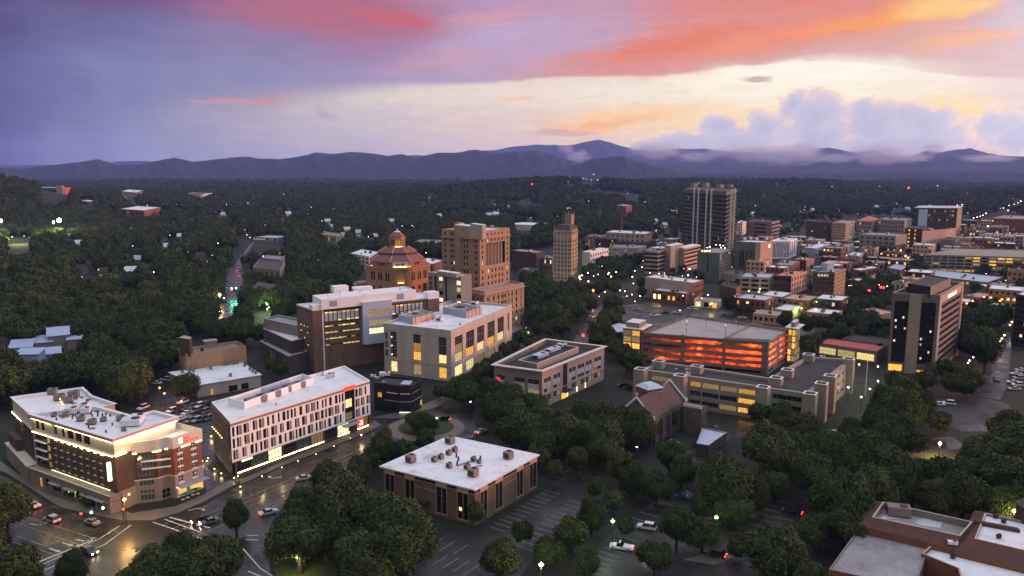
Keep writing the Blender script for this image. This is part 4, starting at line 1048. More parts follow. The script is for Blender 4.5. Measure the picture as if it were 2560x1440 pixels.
pk2 = picker(.1, [l_yel, l_pale, l_amb], m_glass, 13); st = MB(); [panes(st, qw[1], qw[2], r, pk2(r), .25) for r in wr]; [panes(st, qw[0], qw[1], r, pk2(r), .25) for r in wl]; b.part('windows', st, kind='stuff')
for e in (0, 1): bands(b, 'cornice', qw[e], qw[e + 1], 23.9, 24.5, m_beige, .9); bands(b, 'belt_course', qw[e], qw[e + 1], 12.6, 12.9, m_beige, .25)
for k in range(8): x = MB(); s = WR * (.08 + .115 * k); band(x, qw[1], qw[2], 13.2, 23.5, m_beige, .3, 0, s + 1.35, s + 1.7); b.part('pilaster', x)
# ---------------------------------------------------------------- grey slab between them
z = 35.0; q = quad((1153, 689), (1070, 680), (1179, 686), z)
b = Bld('grey_stair_tower', 'narrow grey slab building with round lit corner windows in front of the court tower', 'building', q[1])
A, B, L0 = q[1], q[2], q[0]; LL = ln(L0, A)
hl = [(LL * .2, LL * .26, 4, 33.5), (LL * .52, LL * .57, 4, 33.5)]; mid = [(LL * .33, LL * .45, 31.2 - 3.6 * j, 33.2 - 3.6 * j) for j in range(8)]; cor = [(LL * .86, LL * .985, 30.0 - 3.4 * j, 32.2 - 3.4 * j) for j in range(8)]; tw = [(LL * .03 + o, LL * .03 + o + .8, 31 - 2.5 * j, 32.8 - 2.5 * j) for j in range(9) for o in (0, 1.1)]
block(b, q, 0, z, m_conc, m_white, .5, .4, m_cap, {0: hl + mid + cor + tw}); fill(b, L0, A, hl, picker(0, [l_yel]), None, 1, 1, .25)
fill(b, L0, A, mid, picker(.5, [l_pale, l_dim], m_glass, 3), None, 1, 1, .25); fill(b, L0, A, tw, picker(.3, [l_yel, l_dim], m_glass, 5), None, 1, 1, .25, parts=False)
for j, r in enumerate(cor): b.window(L0, A, r, l_pale if j in (0, 1, 3, 4) else m_glass, None, 1, 1, .2)
t = quad((1141, 684), (1092, 677), (1152, 681), z + 1.6); mb = MB(); [wall(mb, t[i], t[(i + 1) % 4], z - .5, z + 1.6, m_conc) for i in range(4)]; mb.poly([(*p, z + 1.6) for p in t], m_white); b.part('penthouse', mb)
# ---------------------------------------------------------------- city hall with the pink tiled octagon roof
c = P(986, 700, 24); D = 458.0; cx, cy = (986 - 1280) / F * D * 1.012, D + 16
b = Bld('city_hall', 'art deco city hall with a stepped pink tiled octagon roof and a golden lit lantern', 'city hall', (cx, cy))
def octo(r, f=.30, rot=math.radians(32 + 90)):
    """square with cut corners, side 2r, corners cut by f of the side"""
    out = []; ca, sa = math.cos(-rot), math.sin(-rot); k = 2 * r * f
    for x, y in ((-r, -r + k), (-r + k, -r), (r - k, -r), (r, -r + k), (r, r - k), (r - k, r), (-r + k, r), (-r, r - k)): out.append((cx + x * ca - y * sa, cy + x * sa + y * ca))
    return out
zb = 30.5; o = octo(16.2, .17); n8 = 8
near = min(range(8), key=lambda i: (o[i][1] + o[(i + 1) % 8][1]))
holes = {}; mb = MB(); st = MB()
for i in range(8):
    Aw, Bw = o[i], o[(i + 1) % 8]; L = ln(Aw, Bw); big = L > 9
    h = []
    if big:
        h += [(L * f - .75 + dx, L * f + .55 + dx, 22.8, 27.6) for f in (.24, .5, .76) for dx in (-.8, 1.0)]
        h += [(L * f - 1.1, L * f + 1.1, zz, zz + 2.2) for f in (.24, .5, .76) for zz in (4, 8.3, 12.6, 17)]
    else:
        h += [(L * .5 - 2.2, L * .5 + 2.2, 21.6, 29.2)] if i == near else []
        h += [(L * f - .6, L * f + .6, zz, zz + 2.0) for f in (.28, .72) for zz in (8.3, 12.6, 17)]
    wall(mb, Aw, Bw, 0, 30.2, m_obrick, h, .4 if i != near else 1.2)
    for r in h:
        if i == near and r[3] == 29.2:
            x = MB(); panes(x, Aw, Bw, r, M('gold_niche', (.55, .33, .12), .7, .06, .4), 1.15); b.part('niche_back', x)  # gold lamplight put into the niche colour, beside its lamps
            for f in (.2, .5, .8): x = MB(); d = sub(Bw, Aw); p = lerp2(Aw, Bw, (r[0] + (r[1] - r[0]) * f) / L); x.ball((p[0] - d[1] / L * .5, p[1] + d[0] / L * .5, 21.9), .3, e_gold, 6); b.part('niche_lamp', x)
        else: panes(st, Aw, Bw, r, m_glass, .3)
b.part('wall', mb); b.part('windows', st, kind='stuff')
for i in range(8): bands(b, 'cornice', o[i], o[(i + 1) % 8], 29.8, 30.2, m_beige, .4)
mb = MB(); o2 = octo(14.6, .22); [wall(mb, o[i], o[(i + 1) % 8], 30.2, 30.8, m_obrick) for i in range(8)]; mb.poly([(*p, 30.8) for p in o], m_tile); b.part('terrace', mb)
mb = MB()
for i in range(8): L = ln(o2[i], o2[(i + 1) % 8]); wall(mb, o2[i], o2[(i + 1) % 8], 30.8, 33.8, m_cream if i == near else m_obrick, [(L * .5 + dx - .3, L * .5 + dx + .3, 31.3, 33.0) for dx in (-2.2, -1.4, -.6, .6, 1.4, 2.2)] if L > 6 else [], .3)
b.part('upper_storey', mb); st = MB()
for i in range(8):
    L = ln(o2[i], o2[(i + 1) % 8])
    if L > 6: [panes(st, o2[i], o2[(i + 1) % 8], (L * .5 + dx - .3, L * .5 + dx + .3, 31.3, 33.0), m_glass, .25) for dx in (-2.2, -1.4, -.6, .6, 1.4, 2.2)]
b.part('windows', st, kind='stuff')
for i in (near - 1, near, (near + 1) % 8): bands(b, 'light_strip', o2[i % 8], o2[(i + 1) % 8], 30.85, 31.05, e_gold if i == near else e_pale, .6, -.4, [(.6, ln(o2[i % 8], o2[(i + 1) % 8]) - .6)] if i == near else [(0, 1.5)])
def frustum(mb, a, za, c_, zc_, m):
    for i in range(8): j = (i + 1) % 8; mb.poly([(*a[i], za), (*a[j], za), (*c_[j], zc_), (*c_[i], zc_)], m)
r1, r2, r3, r4 = octo(15.4, .27), octo(11.0, .27), octo(10.2, .27), octo(6.2, .29)
mb = MB(); frustum(mb, r1, 33.8, r2, 37.2, m_tile); [wall(mb, r1[i], r1[(i + 1) % 8], 33.5, 33.8, m_beige) for i in range(8)]; mb.poly([(*p, 33.5) for p in reversed(r1)], m_beige); b.part('lower_roof', mb)
mb = MB(); frustum(mb, r2, 37.2, octo(10.8, .27), 38.4, m_dkbrown); b.part('roof_step', mb)
mb = MB(); frustum(mb, octo(10.9, .27), 38.4, r4, 41.4, m_tile); b.part('upper_roof', mb)
for i in range(8):
    x = MB(); x.tube((*r1[i], 33.9), (*r2[i], 37.3), .28, m_peach, 5); b.part('roof_rib', x); x = MB(); x.tube((*octo(10.9, .27)[i], 38.5), (*r4[i], 41.5), .26, m_peach, 5); b.part('roof_rib', x)
lo = octo(4.5, .29); mb = MB()
for i in range(8):
    L = ln(lo[i], lo[(i + 1) % 8]); wall(mb, lo[i], lo[(i + 1) % 8], 40.9, 47.6, m_obrick, [(L * .2, L * .46, 42.4, 45.6), (L * .54, L * .8, 42.4, 45.6)], .3); s0_ = [(L * .2, L * .46, 42.4, 45.6), (L * .54, L * .8, 42.4, 45.6)]
    x = MB(); [panes(x, lo[i], lo[(i + 1) % 8], r, l_amb if i == near else (l_dim if i == (near + 1) % 8 else m_glass), .28) for r in s0_]; b.part('lantern_window', x)
b.part('lantern', mb)
bands(b, 'light_strip', lo[near], lo[(near + 1) % 8], 41.5, 41.7, e_gold, .6, -.3); bands(b, 'light_strip', lo[(near + 1) % 8], lo[(near + 2) % 8], 41.5, 41.7, e_pale, .6, -.3, [(0, .8)])
mb = MB(); frustum(mb, octo(4.7, .29), 47.6, octo(2.2, .29), 50.0, m_tile); mb.poly([(*p, 50.0) for p in octo(2.2, .29)], m_slate); b.part('lantern_roof', mb)
x = MB(); x.cyl((cx, cy, 50.0), 2.0, .5, m_cap, 8, 1.6); x.cyl((cx, cy, 50.4), .7, 1.6, m_cap, 8, .2); b.part('finial', x); b.polys.append(o)
for sx_, h in ((-1, 9), (1, 9)):
    x = MB(); p = ((900 if sx_ < 0 else 1068) - 1280) / F * 470; x.box((p, 474, 0), (7, 9, 20), m_buff, .55); b.part('side_wing', x)
x = MB(); p = (893 - 1280) / F * 480; x.prism([(p - 2, 474), (p + 3, 474), (p + 3, 482), (p - 2, 482)], 18, 19, m_cap); b.part('side_roof', x)
# ---------------------------------------------------------------- peach topped offices
z = 14.5; q = [P(u, v, z)[:2] for u, v in [(1235, 911), (1355, 926.7), (1511, 865.5), (1364, 847.5)]]
b = Bld('peach_office', 'three storey office with a sunset tinted peach band under its sunken dark roof', 'office building', q[1])
A, B, L0 = q[1], q[2], q[0]; RL, LL = ln(A, B), ln(L0, A); nt0, nt1 = su(1407, 950, A, B), su(1418, 945, A, B)
hr = []
for u0, u1 in ((1360, 1377), (1384, 1401), (1422, 1439), (1444, 1460), (1464, 1479), (1485, 1502)):
    x0, x1 = su(u0, 960, A, B), su(u1, 950, A, B); mid = (x0 + x1) / 2
    for zz, h in ((5.6, 5.4), (2.3, 2.0)): hr += [(x0, mid - .12, zz, zz + h), (mid + .12, x1, zz, zz + h)]
hl = []
for u0, u1 in ((1242, 1262), (1284, 1312), (1319, 1347)):
    x0, x1 = su(u0, 960, L0, A), su(u1, 960, L0, A); hl += [(x0, x1, 5.4, 10.6), (x0, x1, 1.2, 3.8)]
mb = MB(); wall(mb, A, B, 4.9, z, m_peach, [r for r in hr if r[2] > 5], .3); wall(mb, A, B, 0, 4.9, m_beige, [r for r in hr if r[2] < 5], .3); wall(mb, L0, A, 0, z, m_taupe, hl, .3); wall(mb, q[2], q[3], 0, z, m_peach); wall(mb, q[3], q[0], 0, z, m_taupe); b.part('wall', mb); b.polys.append(q)  # peach upper right walls, taupe left: sunset glow and shade put into the colour
rr = random.Random(3)
for Aw, Bw, hs_ in ((A, B, hr), (L0, A, hl)):
    for r in hs_:
        if r[3] - r[2] > 4:
            k = (r[3] - r[2]) / 3; a, c, e, f = r
            b.window(Aw, Bw, (a, c, e + 2 * k, f), m_glass, m_frame, 2, 2, .25); b.window(Aw, Bw, (a, c, e + k * .8, e + 2 * k), m_blind, m_wframe, 3, 1, .2, 'blind_panel'); b.window(Aw, Bw, (a, c, e, e + k * .8), rr.choice((m_glass, m_glass, l_dim)), m_frame, 2, 1, .25)
        else: b.window(Aw, Bw, r, rr.choice((m_glass, m_glass, l_dim)), m_frame, 2, 2, .25)
plate(b, 'recess_panel', A, B, nt0, nt1, 0, z - .6, m_dark, .05)  # flat dark strip stands in for the shade of a recessed notch
for Aw, Bw in ((A, B), (L0, A)): bands(b, 'belt_course', Aw, Bw, 4.75, 5.05, m_beige, .25)
ov = offset(q, .9); st = MB(); [st.poly([(*ov[i], z - .35), (*ov[(i + 1) % 4], z - .35), (*ov[(i + 1) % 4], z + .05), (*ov[i], z + .05)], m_cream) for i in range(4)]; [st.poly([(*q[i], z - .35), (*q[(i + 1) % 4], z - .35), (*ov[(i + 1) % 4], z - .35), (*ov[i], z - .35)], m_cream) for i in range(4)]; b.part('eave', st)
r = MB(); roofslab(r, ov, z + .05, 2.0, 1.7, m_droof, m_taupe, m_cream); b.part('roof', r)
t = quad((1342, 910), (1294, 900), (1447, 868), z + .6); mb = MB(); [wall(mb, t[i], t[(i + 1) % 4], z - 1.95, z + .6, [m_taupe, m_peach, m_peach, m_taupe][i]) for i in range(4)]; b.part('penthouse', mb)  # same painted glow and shade, side by side
r = MB(); roofslab(r, t, z + .65, 1.2, .5, m_droof, m_taupe, m_cream); b.part('penthouse_roof', r)
rzr = math.atan2(B[1] - A[1], B[0] - A[0])
for u, v, l in [(1352, 893, 8), (1382, 878, 8), (1404, 867, 4)]: hvac(b, P(u, v, z - .5), l, 3, 1.3, rzr, m_bluepane)
for u, v, l in [(1415, 893, 5), (1432, 883, 3)]: hvac(b, P(u, v, z - 1.9), l, 1.6, 1.2, rzr, m_grey)
sign(b, 'BB', L0, A, su(1245, 940, L0, A), 8.6, 1.6, e_redsign)
d = sub(B, A)
for u, v in [(1417, 1008), (1441, 1003), (1462, 995)]: s = su(u, v, A, B); bands(b, 'lit_column', A, B, .4, 2.4, e_pale, .3, -.05, [(s - .12, s + .12)])
plate(b, 'entrance_canopy', A, B, nt0 - 1.4, nt1 + 1.2, 2.9, 3.2, m_dark, 2.2); plate(b, 'lit_entrance', A, B, nt0 - .8, nt1 + .6, .1, 2.7, l_amb, .2)
# ---------------------------------------------------------------- parking garage lit red inside
z = 14.5; q = [P(u, v, z)[:2] for u, v in [(1604, 831), (1921, 856), (1971, 823), (1720, 786.5)]]
b = Bld('parking_garage', 'parking garage with a pale wet top deck and red lit open floors', 'parking garage', q[1]); b.polys.append(q)
LV = [13.3, 10.5, 7.7, 4.9, 2.1]
for e, nb, mc in ((0, 3, m_dconc), (1, 2, m_conc), (2, 4, m_conc), (3, 3, m_dconc)):  # left faces darker, right faces lighter: shade put into the concrete colour
    Aw, Bw = q[e], q[(e + 1) % 4]; L = ln(Aw, Bw)
    bands(b, 'parapet', Aw, Bw, 13.2, z, mc, .12, .25)
    for zz in LV[1:]: bands(b, 'spandrel', Aw, Bw, zz - .45, zz + .95, mc, .1, .2)
    bands(b, 'spandrel', Aw, Bw, 0, .5, mc, .1, .2)
    xs = [0, L * .335, L * .665, L - 1.3] if nb == 3 else [L * i / nb for i in range(nb + 1)]
    for x in xs: bands(b, 'column', Aw, Bw, 0, z + .3, mc, .3, .5, [(max(.02, x - .5), min(L - .02, x + .8))])
    if e == 0: bands(b, 'column', Aw, Bw, 0, z + .3, mc, .3, .5, [(L - 2.6, L - 1.9)])
for zz in LV:
    x = MB(); ins = inset(q, .55); x.prism(ins, zz - .3, zz, m_conc if zz < 13 else m_dconc, m_deck, bottom=True); b.part('deck_slab', x)
cc = ((q[0][0] + q[2][0]) / 2, (q[0][1] + q[2][1]) / 2); x = MB(); a1, a2 = lerp2(q[0], q[3], .45), lerp2(q[1], q[2], .45); x.prism([a1, a2, lerp2(a2, q[2], .03), lerp2(a1, q[3], .03)], 0, 12.9, m_cream); b.part('core_wall', x)
rr = random.Random(6); lm = MB(); lm.box((0, 0, 0), (1.1, .5, .12), e_garage); lm = lm.mesh('ceiling_lamp'); lm2 = MB(); lm2.box((0, 0, 0), (.9, .4, .14), e_gold); lm2 = lm2.mesh('ceiling_lamp')
for zz in LV[:4]:
    for i in range(9):
        for f in (.07, .28):
            p = lerp2(lerp2(q[0], q[3], f), lerp2(q[1], q[2], f), (i + .5) / 9)
            if rr.random() < .5: b.inst('ceiling_lamp', lm2 if rr.random() < .16 else lm, (p[0], p[1], zz - .48), rr.random())
    for i in range(4):
        p = lerp2(lerp2(q[1], q[0], .05), lerp2(q[2], q[3], .05), (i + .5) / 4); b.inst('ceiling_lamp', lm if i % 2 else lm2, (p[0], p[1], zz - .48), .6)
x = MB(); dk = 13.34; rp = [P(u, v, dk) for u, v in [(1812, 849), (1881, 812), (1910, 820), (1931, 845)]]
for i in (0, 1): x.prism([rp[i][:2], rp[i + 1][:2], (rp[i + 1][0] + .3, rp[i + 1][1] + .3), (rp[i][0] + .3, rp[i][1] + .3)], dk - .04, dk + 1.0, m_conc)
x.prism([rp[0][:2], P(1932, 855, dk)[:2], (P(1932, 855, dk)[0] - .3, P(1932, 855, dk)[1] + .3), (rp[0][0] - .1, rp[0][1] + .4)], dk - .04, dk + 1.0, m_conc); b.part('ramp_wall', x)
for u, v in [(1716, 838), (1813, 848), (1846, 822), (1765, 815), (1855, 806), (1700, 808)]:
    x = MB(); p = P(u, v, dk); x.tube((p[0], p[1], dk), (p[0], p[1], dk + 5.2), .09, m_dark); x.box((p[0], p[1], dk + 5.1), (.9, .4, .14), m_dark); b.part('deck_lamp_post', x)
x = MB(); p = P(1841, 812, dk + 4); [b.inst('deck_lamp', (lambda y: (y.ball((0, 0, 0), .22, e_pale, 6), y.mesh('deck_lamp'))[1])(MB()), (*P(u, v, dk + 4.8)[:2], dk + 4.8)) for u, v in [(1717, 803), (1814, 812)]]
for k, (N, L, Rr, zt_, mm) in enumerate([((1601, 824), (1558, 819), (1622, 813), 15.8, 0), ((1990, 822), (1971, 819), (2003, 813), 16.2, 1)]):
    t = quad(N, L, Rr, zt_); gA = grid(ln(t[0], t[1]), .5, zt_ - .6, 2, 5, .9, .86); gB = grid(ln(t[1], t[2]), .5, zt_ - .6, 2, 5, .9, .86); mb = MB()
    wall(mb, t[0], t[1], 0, zt_, m_frame, gA, .2); wall(mb, t[1], t[2], 0, zt_, m_red if k == 0 else m_frame, [] if k == 0 else gB, .2); wall(mb, t[2], t[3], 0, zt_, m_red); wall(mb, t[3], t[0], 0, zt_, m_red); b.part('stair_tower', mb)
    for r in gA: b.window(t[0], t[1], r, l_amb if rr.random() < .75 else l_dim, m_frame, 1, 1, .18)
    if k: [b.window(t[1], t[2], r, l_dim, m_frame, 1, 1, .18) for r in gB]
    x = MB(); x.prism(offset(t, 1.3), zt_, zt_ + .35, m_cap, m_white, bottom=True); b.part('tower_roof', x)
    x = MB(); x.prism(inset(t, .9), zt_ + .35, zt_ + 2.6, m_taupe, m_cap); b.part('lift_head', x)
# small blue roofed block at its left with a red sign
b = Bld('blue_roof_shed', 'small block with blue roof and red sign left of the parking garage', 'building', P(1510, 850)[:2])
t = quad((1545, 834), (1503, 822), (1590, 818), 5); block(b, t, 0, 5, m_beige, m_bluepane, .2, .2, m_bluepane); plate(b, 'red_sign', t[0], t[1], 2.5, 5.2, 3.4, 4.0, e_redsign, .15)
# ---------------------------------------------------------------- L shaped concrete offices with stair towers
z = 12.0; q = [P(u, v, z)[:2] for u, v in [(1600, 923), (2022, 985), (2135, 897), (2015, 891), (1925, 944), (1655, 904)]]
b = Bld('concrete_offices', 'L shaped grey concrete building with square stair towers and amber lit windows', 'office building', q[1])
A, B = q[0], q[1]; L = ln(A, B); C_ = q[2]; L2 = ln(B, C_)
us_ = [su(u, 1000, A, B) for u in (1625, 1680, 1722, 1752, 1797, 1843, 1890, 1928, 2006)]
hl = []
for j, zz in enumerate((1.4, 4.9, 8.4)):
    for k, (i0, i1) in enumerate(((0, 1), (2, 3), (3, 4), (4, 5), (5, 6), (7, 8))): hl.append((us_[i0] + .25, us_[i1] - .25, zz, zz + 1.9, k, j))
h2 = [(L2 * f, L2 * f + 2.2, zz, zz + 1.3) for f in (.34, .44, .62, .72, .82) for zz in (2.4, 5.8, 8.9)]
block(b, q, 0, z, m_conc, m_droof, 1.0, 1.6, m_conc, {0: hl, 1: h2}, .5)
for r in hl:
    k, j = r[4], r[5]; on = (j == 2 and k in (0, 1, 2, 3, 4)) or (k == 4) or (k == 3 and j == 0)
    if k == 5: on = False
    m = (l_amb if (k in (1, 4)) else l_dim) if on else m_glass
    b.window(A, B, r, m, m_frame, 6, 1, .45, label='lit window' if on else None)
    if on and j == 2: bands(b, 'ceiling_light', A, B, r[3] - .35, r[3] - .2, e_gold, -.5, .62, [(r[0] + (r[1] - r[0]) * .25, r[0] + (r[1] - r[0]) * .6)])
fill(b, B, C_, h2, picker(.1, [l_dim]), m_frame, 2, 1, .4)
for f in (.08, .2): [plate(b, 'balcony', B, C_, L2 * f, L2 * (f + .09), zz, zz + 1.5, m_conc, 1.1) for zz in (3.2, 6.4, 9.2)]
sq = MB()
rz = math.atan2(B[1] - A[1], B[0] - A[0])
for u, v in [(1602, 921), (1701, 937), (1908, 966), (2026, 982), (1647, 901), (1742, 914), (1969, 923), (1941, 943), (2054, 957), (2076, 938), (2122, 896), (2022, 885)]:
    p = P(u, v, 14.0); t = [(p[0] + x * math.cos(rz) - y * math.sin(rz), p[1] + x * math.sin(rz) + y * math.cos(rz)) for x, y in ((-2.1, -2.1), (2.1, -2.1), (2.1, 2.1), (-2.1, 2.1))]
    x = MB(); [wall(x, t[i], t[(i + 1) % 4], 0, 14, m_conc) for i in range(4)]; roofslab(x, t, 14.0, .7, .5, m_droof, m_conc, m_whitep); b.part('stair_tower', x)
for u, v, sz in [(1718, 928, 1.4), (1734, 932, 1), (1928, 961, 2), (2056, 897, 1.8), (1690, 925, .8), (1720, 938, 1.6)]: hvac(b, P(u, v, 11.05), sz, sz * .8, sz * .6, rz, m_cap)
# ---------------------------------------------------------------- church
b = Bld('stone_church', 'dark stone church with a steep slate roof and pale gable copings', 'church', P(1640, 1090)[:2])
G0 = Vector(P(1592, 997, 15)); u_ = Vector((15.1, 21, 0)).normalized(); n_ = Vector((u_.y, -u_.x, 0)); G1 = G0 + u_ * 25.5; hw, ze = 5.4, 9.4
c4 = [(G0 - n_ * hw)[:2], (G0 + n_ * hw)[:2], (G1 + n_ * hw)[:2], (G1 - n_ * hw)[:2]]; b.polys.append(c4)
m_stone = M('church_stone', (.115, .092, .076), .95, .25, .5)
SL = ln(c4[1], c4[2]); sw = [(SL * f, SL * f + 1.1, 2.0, 7.2) for f in (.12, .2, .34, .42, .56, .64)] + [(SL * .86, SL * .86 + 1.3, 3.0, 7.0)]
mb = MB(); wall(mb, c4[1], c4[2], 0, ze, m_stone, sw, .4); wall(mb, c4[3], c4[0], 0, ze, m_stone); wall(mb, c4[0], c4[1], 0, ze, m_stone, [(hw - 2, hw + 2, 1.5, 8.2)], .6); wall(mb, c4[2], c4[3], 0, ze, m_stone)
for g_, (a, c) in ((G0, (c4[0], c4[1])), (G1, (c4[2], c4[3]))): mb.poly([(*a, ze), (*c, ze), (g_.x, g_.y, 15.2)], m_stone)
b.part('wall', mb); fill(b, c4[1], c4[2], sw, picker(0, [l_dim]), m_frame, 2, 3, .35)
b.window(c4[0], c4[1], (hw - 2, hw + 2, 1.5, 8.2), m_glass, m_beige, 3, 3, .5, 'great_window')
for sgn in (-1, 1):
    x = MB(); e0, e1 = G0 + n_ * hw * 1.06 * sgn, G1 + n_ * hw * 1.06 * sgn; pts = [(G0.x, G0.y, 15.0), (G1.x, G1.y, 15.0), (e1.x, e1.y, ze - .3), (e0.x, e0.y, ze - .3)]
    x.poly(pts if sgn < 0 else pts[::-1], m_slate); b.part('roof_slope', x)
    for g_ in (G0, G1):
        x = MB(); e = g_ + n_ * hw * 1.1 * sgn; x.tube((g_.x, g_.y, 15.5), (e.x, e.y, ze + .1), .42, m_cap, 4); b.part('gable_coping', x); x = MB(); x.box((e.x, e.y, ze - .6), (.9, .9, 1.3), m_cap, .6); b.part('kneeler', x)
for f in (.06, .28, .5, .74, .95): bands(b, 'buttress', c4[1], c4[2], 0, 7.6, m_stone, 1.0, 0, [(SL * f - .35, SL * f + .35)])
x = MB(); x.tube((G0.x, G0.y, 15.3), (G0.x, G0.y, 17.2), .14, m_cap, 5); x.tube((G0.x - .5, G0.y, 16.6), (G0.x + .5, G0.y, 16.6), .13, m_cap, 5); b.part('cross', x)
tp_ = P(1624, 962, 16.0); t = [(tp_[0] + x * .88 - y * .47, tp_[1] + x * .47 + y * .88) for x, y in ((-3.1, -3.1), (3.1, -3.1), (3.1, 3.1), (-3.1, 3.1))]; TL = 6.2; b.polys.append(t)
x = MB(); bel = [(2, 3, 10.2, 13.6), (3.4, 4.4, 10.2, 13.6)]; wall(x, t[0], t[1], 0, 15.4, m_stone, bel, .4); [wall(x, t[i], t[(i + 1) % 4], 0, 15.4, m_red) for i in (1, 2, 3)]; b.part('bell_tower', x); fill(b, t[0], t[1], bel, picker(0, [l_dim], m_dark), None, 1, 1, .35)
x = MB(); o_ = offset(t, .4); k4 = inset(t, 1.2); [x.poly([(*o_[i], 15.4), (*o_[(i + 1) % 4], 15.4), (*k4[(i + 1) % 4], 16.6), (*k4[i], 16.6)], m_bluepane) for i in range(4)]; x.poly([(*p, 16.6) for p in k4], m_bluepane); b.part('tower_roof', x); bands(b, 'belt_course', t[0], t[1], 14.0, 14.3, m_beige, .2)
e = Vector(P(1743, 1040, 6)); w4 = [(e.x + x * u_.x + y * n_.x, e.y + x * u_.y + y * n_.y) for x, y in ((-2.5, -4), (-2.5, 2.5), (2.5, 2.5), (2.5, -4))]; x = MB(); [wall(x, w4[i], w4[(i + 1) % 4], 0, 9.5, m_stone, [(1, 1.8, 2, 3.6), (1, 1.8, 5.6, 7.4), (3, 3.8, 5.6, 7.4)] if i == 1 else [], .3) for i in range(4)]; x.poly([(*p, 9.5) for p in w4], m_slate); b.part('side_porch', x)
x = MB(); band(x, w4[0], w4[1], 9.4, 10.4, m_cap, .1, .3); b.part('gable_coping', x)
b = Bld('flat_church_hall', 'low hall with a blue grey flat roof beside the church', 'building', P(1790, 1110)[:2])
t = quad((1770, 1114), (1747, 1079), (1817, 1080), 3.6); t = [P(u, v, 3.6)[:2] for u, v in [(1741, 1108), (1771, 1113), (1817, 1081), (1756, 1069)]]; block(b, t, 0, 3.6, m_dkbrown, m_bluepane, .25, .3, m_bluepane)
hvac(b, P(1789, 1073, 3.4), 1.2, 1.2, 1, .3, m_taupe)
b = Bld('porch_roof', 'tiny pale roofed porch lit from below in front of the church', 'porch', P(1682, 1120)[:2])
t = quad((1690, 1111), (1668, 1103), (1700, 1106), 3); x = MB(); x.prism(t, 2.8, 3.05, m_bluepane, bottom=True); b.part('roof', x)
for p in t: x = MB(); x.tube((*p, 0), (*p, 2.8), .12, m_dark); b.part('post', x)
x = MB(); x.ball((t[1][0], t[1][1] + .6, 2.3), .2, e_gold, 6); b.part('lamp', x)
# ---------------------------------------------------------------- black brick corner building
z = 10.5; q = [P(u, v, z)[:2] for u, v in [(935, 956), (961, 959), (997, 964), (1028, 964), (1053, 950), (1007, 942), (955, 938)]]
b = Bld('black_corner_building', 'low black brick building with a curved front and pale window strips', 'building', q[2])
hs = {i: [(ln(q[i], q[i + 1]) * .12, ln(q[i], q[i + 1]) * .88, 7.2, 7.5), (ln(q[i], q[i + 1]) * .1, ln(q[i], q[i + 1]) * .9, .8, 2.6)] for i in range(1, 4)}
block(b, q, 0, z, m_black, m_droof, .8, .4, m_black, hs, .15)
for i in range(1, 4): fill(b, q[i], q[i + 1], hs[i], lambda r: l_dim if r[2] > 5 else m_glass, None, 1, 1, .1); bands(b, 'belt_course', q[i], q[i + 1], 4.3, 4.5, m_lime, .1)
bands(b, 'light_strip', q[2], q[3], .3, .55, e_pale, .2); bands(b, 'lit_window', q[0], q[1], 5.2, 7, l_amb, .05, 0, [(1.5, 3.2)]); bands(b, 'lit_window', q[3], q[4], 1, 3, l_amb, .05, 0, [(7, 8.3)])
x = MB(); x.poly([P(u, v, z - .7) for u, v in [(1000, 960), (1024, 962), (1033, 951), (1010, 951)]], m_bluepane); b.part('skylight', x)
for u, v, sz in [(962, 942, 4), (933, 943, 2), (943, 947, 1.6), (960, 957, 1)]: hvac(b, P(u, v, z - .8), sz, sz * .6, sz * .4, .2, m_cap)
# ---------------------------------------------------------------- tall hotel at the right
z = 35.0; q = quad((2350, 738), (2232, 732), (2408, 706), z)
b = Bld('tower_hotel', 'tall grey hotel with dark glass bays and balcony rows under a lit roof sign', 'hotel', q[1])
L0, A, B = q[0], q[1], q[2]; LL, RL = ln(L0, A), ln(A, B)
hl = [(LL * .06, LL * .36, 4.5, 31.5), (LL * .63, LL * .94, 4.5, 31.5), (LL * .02, LL * .32, .6, 3.6), (LL * .63, LL * .9, .2, 1.8)]; hr = [(RL * .1, RL * .9, 4 + 2.95 * j, 6.1 + 2.95 * j) for j in range(9)]
block(b, q, 0, z, m_dconc, m_droof, 1.0, .6, m_peach, {0: hl, 1: hr}, .7)
for r in hl[:2]:
    for j in range(9):
        rr_ = (r[0], r[1], r[2] + 3 * j, r[2] + 3 * j + 2.95); b.window(L0, A, rr_, m_glass, m_dframe, 4, 1, .5)
for s, zz in ((.09, 22.5), (.1, 19.6), (.3, 19.2), (.09, 13.6), (.85, 18.5), (.66, 12.6), (.84, 9.4), (.25, 24), (.66, 15), (.68, 6.5)): bands(b, 'lit_window', L0, A, zz, zz + .9, l_pale, -.3, .36, [(LL * s, LL * s + .7)])
b.window(L0, A, hl[2], l_amb, m_frame, 3, 1, .3); b.window(L0, A, hl[3], l_amb, m_frame, 2, 1, .3)
for r in hr: b.window(A, B, r, m_glass, m_frame, 12, 1, .6); bands(b, 'balcony_rail', A, B, r[2] - .15, r[2] + .75, m_taupe, .12, 0, [(r[0], r[1])])
plate(b, 'concrete_fin', L0, A, LL * .37, LL * .62, 0, z - .3, m_conc, .6); sign(b, 'RENAISSANCE', A, B, RL * .5, 31.7, 2.0, e_pale, .3, squeeze=1.35)
plate(b, 'corner_pier', A, B, 0.02, RL * .07, 0, z - .5, m_lime, .35); plate(b, 'corner_pier', A, B, RL * .93, RL - .02, 0, z - .5, m_peach, .35); plate(b, 'sign_band', A, B, RL * .07, RL * .93, 31, z - .5, m_peach, .12)
